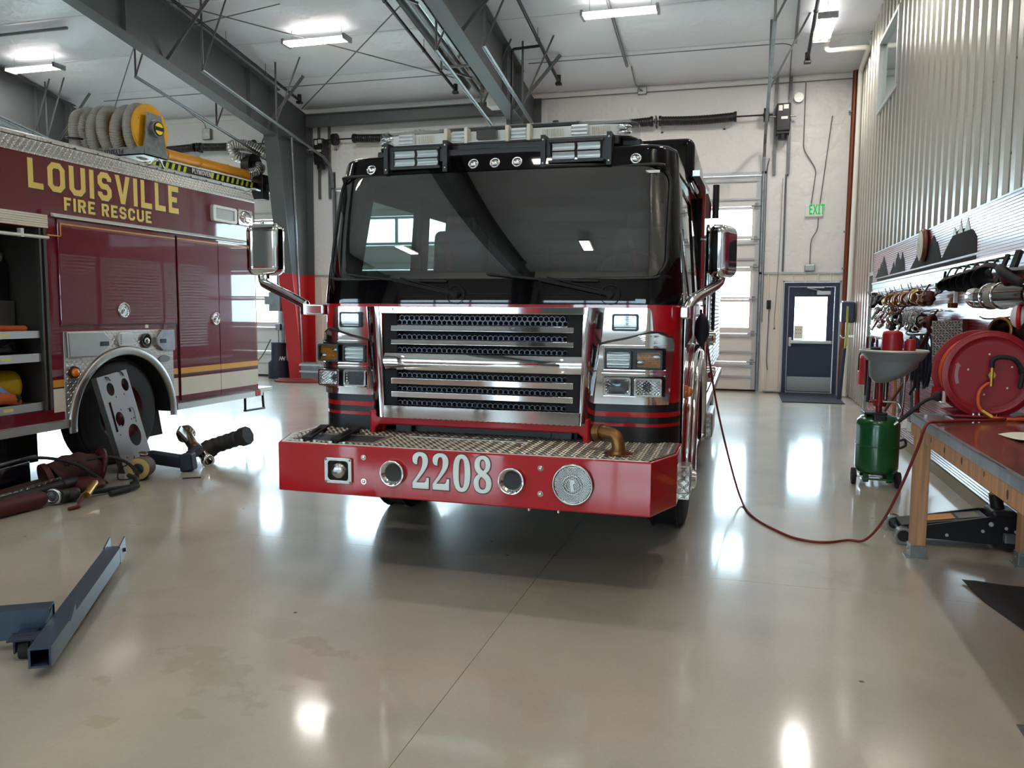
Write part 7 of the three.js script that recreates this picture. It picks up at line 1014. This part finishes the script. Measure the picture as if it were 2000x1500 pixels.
// ---- at the foot of the grey and red column
{ const t = thing('rubber_boot', 'stack of two dark blue rubber boots by the red column foot', 'boot', [-10.35, 0, -16.6]); new B().lathe([[0.14, 0], [0.24, 0], [0.24, 0.36], [0.17, 0.42], [0.17, 0.82], [0.14, 0.82], [0.14, 0.42]], [-10.35, 0.0, -16.55], UPV, 24).mesh('boot', M.darkBlue, t); const w = new B(); for (let k = 0; k < 5; k++) w.obox([-10.2 + k * 0.03, 0.47, -16.35], [0.012, 0.1, 0.02], [0.2, 0, (k & 1 ? 0.5 : -0.5)]); w.mesh('printed_mark', M.silver, t, { kind: 'stuff' }); }
{ const t = thing('wheel_chock', 'grey ribbed wheel chock pair on the floor by the red column', 'chock', [-9.0, 0, -16.2]); for (const x of [-9.35, -8.85]) { new B().ext([[-0.22, 0], [0.3, 0], [0.3, 0.08], [0.0, 0.4], [-0.22, 0.4]], 0.3, T4(x, 0, -16.5)).mesh('wedge', M.galvDark, t); } new B().box(-9.6, -8.5, 0.18, 0.22, -16.19, -16.17).box(-9.6, -8.5, 0.33, 0.37, -16.19, -16.17).mesh('rib', M.brushed, t); }
tag(new B().tube(Array.from({ length: 40 }, (_, k) => { const a = k / 12 * Math.PI * 2, r = 0.55 - 0.05 * Math.floor(k / 12); return [-9.4 + r * Math.cos(a), 0.02 + 0.02 * Math.floor(k / 12), -15.75 + 0.35 * r * Math.sin(a)]; }), 0.018, 6, 200).mesh('red_hose_coil', M.cordRed), 'dark red hose coiled on the floor before the red column', 'hose');
tag(new B().box(-10.75, -10.45, 1.55, 2.0, ZB + 0.02, ZB + 0.16, 0.015).box(-10.9, -10.75, 1.7, 1.9, ZB + 0.02, ZB + 0.1, 0.01).box(-10.62, -10.5, 1.1, 1.25, ZB + 0.02, ZB + 0.1, 0.01).pipe([[-10.56, 2.0, ZB + 0.06], [-10.56, 4.2, ZB + 0.06]], 0.02, 7).pipe([[-10.56, 1.1, ZB + 0.06], [-10.56, 0.3, ZB + 0.06]], 0.015, 7).mesh('control_box', M.galv), 'grey control boxes with conduit left of the red column', 'switch box');
tag(new B().tube([[-10.4, 0.9, -16.3], [-10.7, 0.45, -16.3], [-11.1, 0.05, -16.0]], 0.014, 6).mesh('lead_cord', M.galvDark), 'grey cord slanting to the floor left of the red column', 'cord');
for (const [x, y, l] of [[-8.98, 1.65, 'taller'], [-8.72, 1.45, 'shorter']]) tag(new B().cyl([x + 0.12, 0.0, ZB + 0.35], [x - 0.02, y, ZB + 0.08], 0.022, 0.022, 12).mesh('yellow_pole', M.yellow), l + ' yellow pole leaning on the wall right of the red column', 'pole');
// ================================================================ loose parts on the floor at the left, hoist leg
{
  const O = new THREE.Vector3(-5.72, 0.0, -6.40), Xd = new THREE.Vector3(-0.13, 0.045, -0.535), Yd = new THREE.Vector3(-0.23, 0.925, -0.10), W = Xd.length(), H = Yd.length();
  const zd = new THREE.Vector3().crossVectors(Xd, Yd).normalize(), m = frame(O, Xd, new THREE.Vector3().crossVectors(zd, Xd), zd);
  const t = thing('pump_panel', 'bare steel pump panel with round cutouts leaning on the truck wheel', 'panel', [-5.72, 0, -6.4]);
  const hole = (u, v, r, n = 20) => circle(u * W, (1 - v) * H, r, n).reverse();
  const pts = [[0, 0], [W, 0], [W, H], [0, H]];
  new B(m).ext(pts, 0.004, T4(0, 0, 0), { holes: [hole(0.32, 0.15, 0.066), hole(0.82, 0.15, 0.066), hole(0.34, 0.47, 0.075), hole(0.66, 0.68, 0.112, 28), hole(0.73, 0.42, 0.02, 12), hole(0.7, 0.51, 0.01, 8), hole(0.79, 0.51, 0.01, 8), hole(0.2, 0.86, 0.012, 8), hole(0.21, 0.62, 0.009, 8), hole(0.45, 0.38, 0.009, 8), hole(0.42, 0.24, 0.01, 8), hole(0.7, 0.24, 0.01, 8), [[0.075, 0.73 * H], [0.115, 0.73 * H], [0.10, 0.42 * H], [0.06, 0.42 * H]]] }).mesh('plate', std(0x6b615c, 0.5, 0.3), t);
  for (const [x0, x1, y0, y1] of [[0, W, H - 0.012, H], [-0.004, 0.004, 0, H], [W - 0.004, W + 0.004, 0, H]]) new B(m).box(x0, x1, y0, y1, -0.05, 0.003).mesh('flange', M.panelEdge, t);
  new B(m).tube([[0.08, H, -0.04], [0.16, H - 0.02, 0.01], [0.2, H - 0.06, 0.015]], 0.006, 6).tube([[0.25, H, -0.04], [0.42, H - 0.005, 0.01], [0.46, H - 0.05, 0.012]], 0.006, 6).tube([[0.36, 0.6 * H, 0.01], [0.43, 0.6 * H, 0.02], [0.46, 0.52 * H, 0.01], [0.44, 0.44 * H, 0.012]], 0.003, 5).mesh('loose_wires', M.black, t);
}
{ const t = thing('gauge_housing', 'round brown housing with a pale gasket ring on the floor', 'housing', [-5.36, 0.09, -6.2]), d = V([0.35, 0.05, 0.75]).normalize(), c = [-5.40, 0.105, -6.25];
  new B().lathe([[0.085, -0.14], [0.1, -0.12], [0.105, 0.08], [0.1, 0.09]], c, d, 28).cyl([-5.44, 0.2, -6.33], [-5.44, 0.24, -6.33], 0.03).mesh('body', std(0x574238, 0.7, 0.15), t); const e = V(c).addScaledVector(d, 0.09); new B().lathe([[0.1, 0], [0.1, 0.012], [0.052, 0.012], [0.052, 0]], e.toArray(), d, 28).mesh('gasket', std(0xb59a5c, 0.7), t); new B().cyl(e.toArray(), e.clone().addScaledVector(d, 0.003).toArray(), 0.06, 0.06, 24).mesh('opening', M.black, t); new B().torus([-5.44, 0.225, -6.33], [0.3, 1, 0], 0.035, 0.008, 16, 6).mesh('clamp', M.steel, t); }
tag(new B().obox([-5.42, 0.11, -6.66], [0.42, 0.12, 0.12], [0, 0.25, -0.14], 0.02).obox([-5.23, 0.09, -6.70], [0.13, 0.17, 0.14], [0, 0.3, 0.1], 0.02).obox([-5.26, 0.16, -6.84], [0.08, 0.09, 0.2], [0.2, 0.1, 0], 0.02).mesh('mounting_arm', std(0x1c2236, 0.55, 0.1)), 'dark blue black bent mounting arm lying before the panel', 'bracket');
{ const t = thing('water_valve', 'chrome ball valve with brass flange on the floor', 'valve', [-5.45, 0, -7.0]);
  const d = V([0.55, -0.32, 0.35]).normalize();
  new B().lathe([[0.05, -0.2], [0.09, -0.19], [0.095, -0.13], [0.06, -0.11], [0.055, 0.1], [0.07, 0.11], [0.072, 0.18], [0.05, 0.2], [0.045, 0.14]], [-5.47, 0.22, -7.06], d, 24).mesh('body', std(0x6a5a46, 0.3, 0.85), t); new B().obox([-5.52, 0.29, -7.04], [0.03, 0.2, 0.14], [0.3, 0.5, 0.5], 0.01).mesh('flange', M.brushed, t); new B().lathe([[0.05, -0.1], [0.055, 0.08], [0.065, 0.09], [0.065, 0.13], [0.04, 0.13]], [-5.28, 0.09, -7.02], V([0.7, -0.25, 0.5]).normalize(), 24).mesh('outlet', M.chrome, t); }
{ const t = thing('pipe_elbow', 'black cast pipe elbow right of the chrome valve', 'fitting', [-5.3, 0, -7.35]); corrTube(new B(), [[-5.4, 0.13, -7.22], [-5.3, 0.17, -7.34], [-5.16, 0.22, -7.42], [-5.08, 0.24, -7.42]], 0.085, 0.07, 16, 0.05).mesh('elbow', std(0x22211f, 0.6, 0.2), t); new B().cyl([-5.12, 0.23, -7.42], [-5.03, 0.26, -7.42], 0.1, 0.1, 8).mesh('collar', std(0x2a2826, 0.6, 0.2), t); new B().cyl([-5.4, 0.1, -7.2], [-5.36, 0.14, -7.25], 0.1, 0.1, 16).mesh('flange', std(0x2a2826, 0.6, 0.2), t); }
tag(new B().tube([[-5.02, 0.008, -6.35], [-4.94, 0.01, -6.4], [-4.88, 0.012, -6.42]], 0.006, 6).mesh('rubber_scrap', M.rubber), 'scrap of black rubber on the floor near the housing', 'scrap');
// the heap further left
{ const t = thing('suction_elbow', 'large rusty red suction elbow on the floor beside the truck wheel', 'fitting', [-5.75, 0, -5.75]); corrTube(new B(), [[-5.74, 0.12, -5.60], [-5.70, 0.17, -5.68], [-5.64, 0.18, -5.80], [-5.58, 0.12, -5.92]], 0.13, 0.09, 20, 0.06).mesh('elbow', M.rusty, t); new B().lathe([[0.1, 0], [0.175, 0.0], [0.175, 0.03], [0.1, 0.03]], [-5.60, 0.16, -5.92], V([0.4, -0.2, -0.7]).normalize(), 28).cyl([-5.76, 0.11, -5.56], [-5.78, 0.1, -5.52], 0.15, 0.15, 24).mesh('flange', M.redIron, t); new B().sph([-5.5, 0.06, -5.68], 0.13, [1.5, 0.5, 1], 16).mesh('cap', M.redIron, t); }
tag(new B().obox([-6.08, 0.15, -5.1], [0.5, 0.3, 0.75], [0, 0.15, 0], 0.04).obox([-6.05, 0.315, -5.1], [0.53, 0.03, 0.78], [0, 0.15, 0], 0.012).mesh('storage_tote', phy(0x0c0f18, 0.2, { clearcoat: 1, clearcoatRoughness: 0.08 })), 'glossy black tote on the floor under the truck sill', 'box');
{ const t = thing('step_plank', 'long tread plate step lying on the floor at the far left', 'step', [-5.62, 0, -5.3]); new B().bar([-5.68, 0.07, -4.6], [-5.72, 0.1, -5.72], 0.16, 0.07).mesh('board', M.rusty, t); new B().bar([-5.6, 0.11, -4.9], [-5.63, 0.14, -5.7], 0.012, 0.02).bar([-5.55, 0.06, -4.9], [-5.6, 0.07, -5.75], 0.09, 0.03).mesh('edge_strip', M.tread, t); }
tag(new B().cyl([-5.45, 0.1, -4.4], [-5.50, 0.11, -5.42], 0.035, 0.035, 14).cyl([-5.5, 0.11, -5.42], [-5.53, 0.1, -5.6], 0.04, 0.042, 14).mesh('dark_pipe', std(0x24201e, 0.6, 0.3)), 'long dark pipe lying on the heap at the far left', 'pipe');
tag(new B().lathe([[0.05, -0.3], [0.065, -0.25], [0.068, 0.12], [0.055, 0.16], [0.04, 0.16]], [-5.38, 0.07, -4.95], V([0.05, 0, -1]), 20).mesh('red_strainer', M.redIron), 'rusty red strainer body at the front of the heap', 'fitting');
tag(new B().torus([-5.33, 0.075, -5.17], [0.3, 0, 1], 0.055, 0.013, 24, 8).cyl([-5.33, 0.075, -5.17], [-5.35, 0.075, -5.24], 0.04, 0.04, 16).mesh('ring_clamp', M.steel), 'steel ring clamp beside the red strainer', 'clamp');
tag(new B().sph([-5.3, 0.06, -5.32], 0.06, [1.3, 0.9, 1], 12).cyl([-5.33, 0.06, -5.4], [-5.3, 0.07, -5.2], 0.045, 0.05, 14).mesh('valve_body', std(0x2f2c29, 0.55, 0.4)), 'small dark valve body in the middle of the heap', 'valve');
{ const t = thing('brass_valve', 'brass valve with a red lever at the front of the heap', 'valve', [-5.15, 0, -5.35]); new B().cyl([-5.13, 0.07, -5.30], [-5.23, 0.12, -5.50], 0.032, 0.032, 14).cyl([-5.23, 0.12, -5.5], [-5.25, 0.125, -5.53], 0.022, 0.022, 10).mesh('barrel', M.brass, t); new B().tube([[-5.14, 0.06, -5.28], [-5.10, 0.03, -5.2], [-5.07, 0.015, -5.15], [-5.08, 0.012, -5.08]], 0.018, 8).mesh('lever', M.redIron, t); }
tag(new B().tube([[-5.28, 0.04, -5.5], [-5.22, 0.03, -5.7], [-5.16, 0.03, -5.88], [-5.2, 0.07, -5.95], [-5.3, 0.09, -5.98]], 0.022, 8).cyl([-5.12, 0.03, -5.55], [-5.10, 0.03, -5.75], 0.024, 0.024, 10).cyl([-5.10, 0.03, -5.75], [-5.12, 0.03, -5.88], 0.02, 0.02, 10).mesh('hydraulic_hose', M.rubber), 'black hydraulic hose with steel ends at the front of the heap', 'hose');
tag(new B().tube([[-5.9, 0.3, -5.2], [-5.75, 0.32, -5.45], [-5.55, 0.25, -5.62], [-5.45, 0.12, -5.75], [-5.40, 0.05, -5.82]], 0.014, 7).mesh('rubber_hose', M.rubber), 'thin black hose arching over the rusty elbow', 'hose');
tag(new B().tube([[-5.62, 0.24, -5.6], [-5.5, 0.26, -5.9], [-5.4, 0.2, -6.05], [-5.33, 0.1, -6.1], [-5.3, 0.04, -6.08], [-5.25, 0.03, -5.95]], 0.016, 7).mesh('rubber_hose', M.rubber), 'thicker black hose curving down to the floor beside the housing', 'hose');
tag(new B().tube([[-5.5, 0.2, -6.28], [-5.42, 0.12, -6.2], [-5.38, 0.04, -6.12], [-5.48, 0.03, -6.05], [-5.55, 0.1, -6.15], [-5.5, 0.14, -6.2]], 0.006, 6).mesh('wire_loop', M.rubber), 'thin wire loop in front of the leaning panel', 'wire');
{ const t = thing('hoist_base', 'blue grey hoist leg on a caster in the left foreground', 'hoist', [-2.95, 0, -2.9]), a = V([-2.87, 0.095, -2.675]), b = V([-3.68, 0.095, -4.0]), d = b.clone().sub(a).normalize(), s = new THREE.Vector3().crossVectors(d, UPV).normalize();
  const tube = (o, i, mat, n) => new B(frame(a, s, UPV, d.clone().negate())).ext([[-o, -0.045], [o, -0.045], [o, 0.045], [-o, 0.045]], -a.distanceTo(b), T4(0, 0, 0), { holes: [[[-i, -0.036], [-i, 0.036], [i, 0.036], [i, -0.036]]] }).mesh(n, mat, t);
  tube(0.045, 0.036, M.blueSteel, 'leg_tube');
  const pe = new B(); for (const q of [-1, 1]) pe.bar(b.clone().addScaledVector(s, q * 0.042).addScaledVector(d, -0.05).toArray(), b.clone().addScaledVector(s, q * 0.042).addScaledVector(d, 0.12).add(V([0, 0.02, 0])).toArray(), 0.008, 0.11); pe.mesh('end_ears', M.blueSteel, t);
  new B().cyl(b.clone().addScaledVector(d, 0.07).addScaledVector(s, 0.04).toArray(), b.clone().addScaledVector(d, 0.07).addScaledVector(s, 0.058).toArray(), 0.013, 0.013, 8).mesh('pin', M.black, t);
  const p = V([-0.85, 0, 0.53]).normalize(), q0 = a.clone().addScaledVector(d, 0.40).addScaledVector(s, -0.05).setY(0), at = (u, v, y) => q0.clone().addScaledVector(p, u).addScaledVector(d, v).setY(y).toArray();
  new B().bar(at(0, 0.045, 0.12), at(1.4, 0.045, 0.12), 0.008, 0.13).bar(at(0, -0.045, 0.12), at(1.4, -0.045, 0.12), 0.008, 0.13).bar(at(0, 0, 0.188), at(1.4, 0, 0.188), 0.098, 0.008).mesh('cross_beam', M.blueSteel, t);
  for (const q of [-0.005, 0.095]) new B().ext([[-0.05, 0.14], [0.05, 0.19], [0.05, 0.14]].map(([x, y]) => [x, y]), 0.008, frame(at(-q, -0.05, 0), d.toArray(), UPV, s.toArray())).mesh('gusset', M.blueSteel, t);
  new B().bar(at(0.02, -0.14, 0.1), at(0.14, -0.14, 0.1), 0.10, 0.008).bar(at(0.04, -0.14, 0.07), at(0.048, -0.14, 0.07), 0.07, 0.07).bar(at(0.11, -0.14, 0.07), at(0.118, -0.14, 0.07), 0.07, 0.07).bar(at(0.08, -0.05, 0.1), at(0.08, -0.14, 0.1), 0.08, 0.012).mesh('caster_fork', M.darkBlue, t); new B().cyl(at(0.058, -0.14, 0.042), at(0.1, -0.14, 0.042), 0.042, 0.042, 24).mesh('caster_wheel', M.rubber, t); new B().cyl(at(0.035, -0.14, 0.045), at(0.124, -0.14, 0.045), 0.009, 0.009, 8).mesh('axle', M.steel, t); }
// ---- added out of view for the chrome to mirror: chest, cabinet and boxes
{ const t = thing('added_chest', 'red chest added unseen behind the viewer for the chrome to mirror', 'tool chest', [-4.7, 0, 2.6]); new B().box(-5.6, -3.9, 0.14, 0.80, 2.4, 3.0, 0.015).mesh('body', M.redPlastic, t); for (let r = 0; r < 3; r++) for (let c = 0; c < 2; c++) { const d = new B().box(-5.55 + c * 0.83, -4.76 + c * 0.83, 0.2 + r * 0.185, 0.37 + r * 0.185, 2.38, 2.4, 0.004).mesh('drawer', M.redPlastic, t); new B().box(-5.4 + c * 0.83, -4.9 + c * 0.83, 0.335 + r * 0.185, 0.355 + r * 0.185, 2.365, 2.38).mesh('drawer_pull', M.alu, d); } for (const x of [-5.5, -4.0]) for (const z of [2.5, 2.9]) new B().cyl([x - 0.025, 0.07, z], [x + 0.025, 0.07, z], 0.07, 0.07, 16).mesh('caster', M.rubber, t); }
{ const t = thing('added_cabinet', 'dark grey cabinet added unseen behind the viewer to darken the chrome', 'cabinet', [-2.6, 0, 3.2]); new B().box(-3.1, -2.2, 0.05, 1.95, 3.0, 3.5, 0.01).mesh('case', M.steelPaint, t); for (const x of [-3.09, -2.645]) { const d = new B().box(x, x + 0.435, 0.1, 1.92, 2.98, 3.0, 0.004).mesh('door', M.steelPaint, t); new B().box(x + (x < -3 ? 0.37 : 0.04), x + (x < -3 ? 0.4 : 0.07), 0.95, 1.1, 2.96, 2.98).mesh('handle', M.chrome, d); } }
for (const [x, y, z, s, l] of [[1.2, 0, 0.6, 0.62, 'lower'], [1.22, 0.62, 0.62, 0.5, 'upper']]) { const t = thing('added_box', l + ' brown box added unseen behind the viewer to tint the chrome', 'box', [x, y, z]); new B().box(x - s / 2, x + s / 2, y, y + s, z - s / 2, z + s / 2, 0.006).mesh('carton', std(0xb08a58, 0.8), t); new B().box(x - 0.03, x + 0.03, y + s, y + s + 0.001, z - s / 2, z + s / 2).mesh('packing_tape', std(0xc8a878, 0.3), t); }
renderer.render(scene, camera);
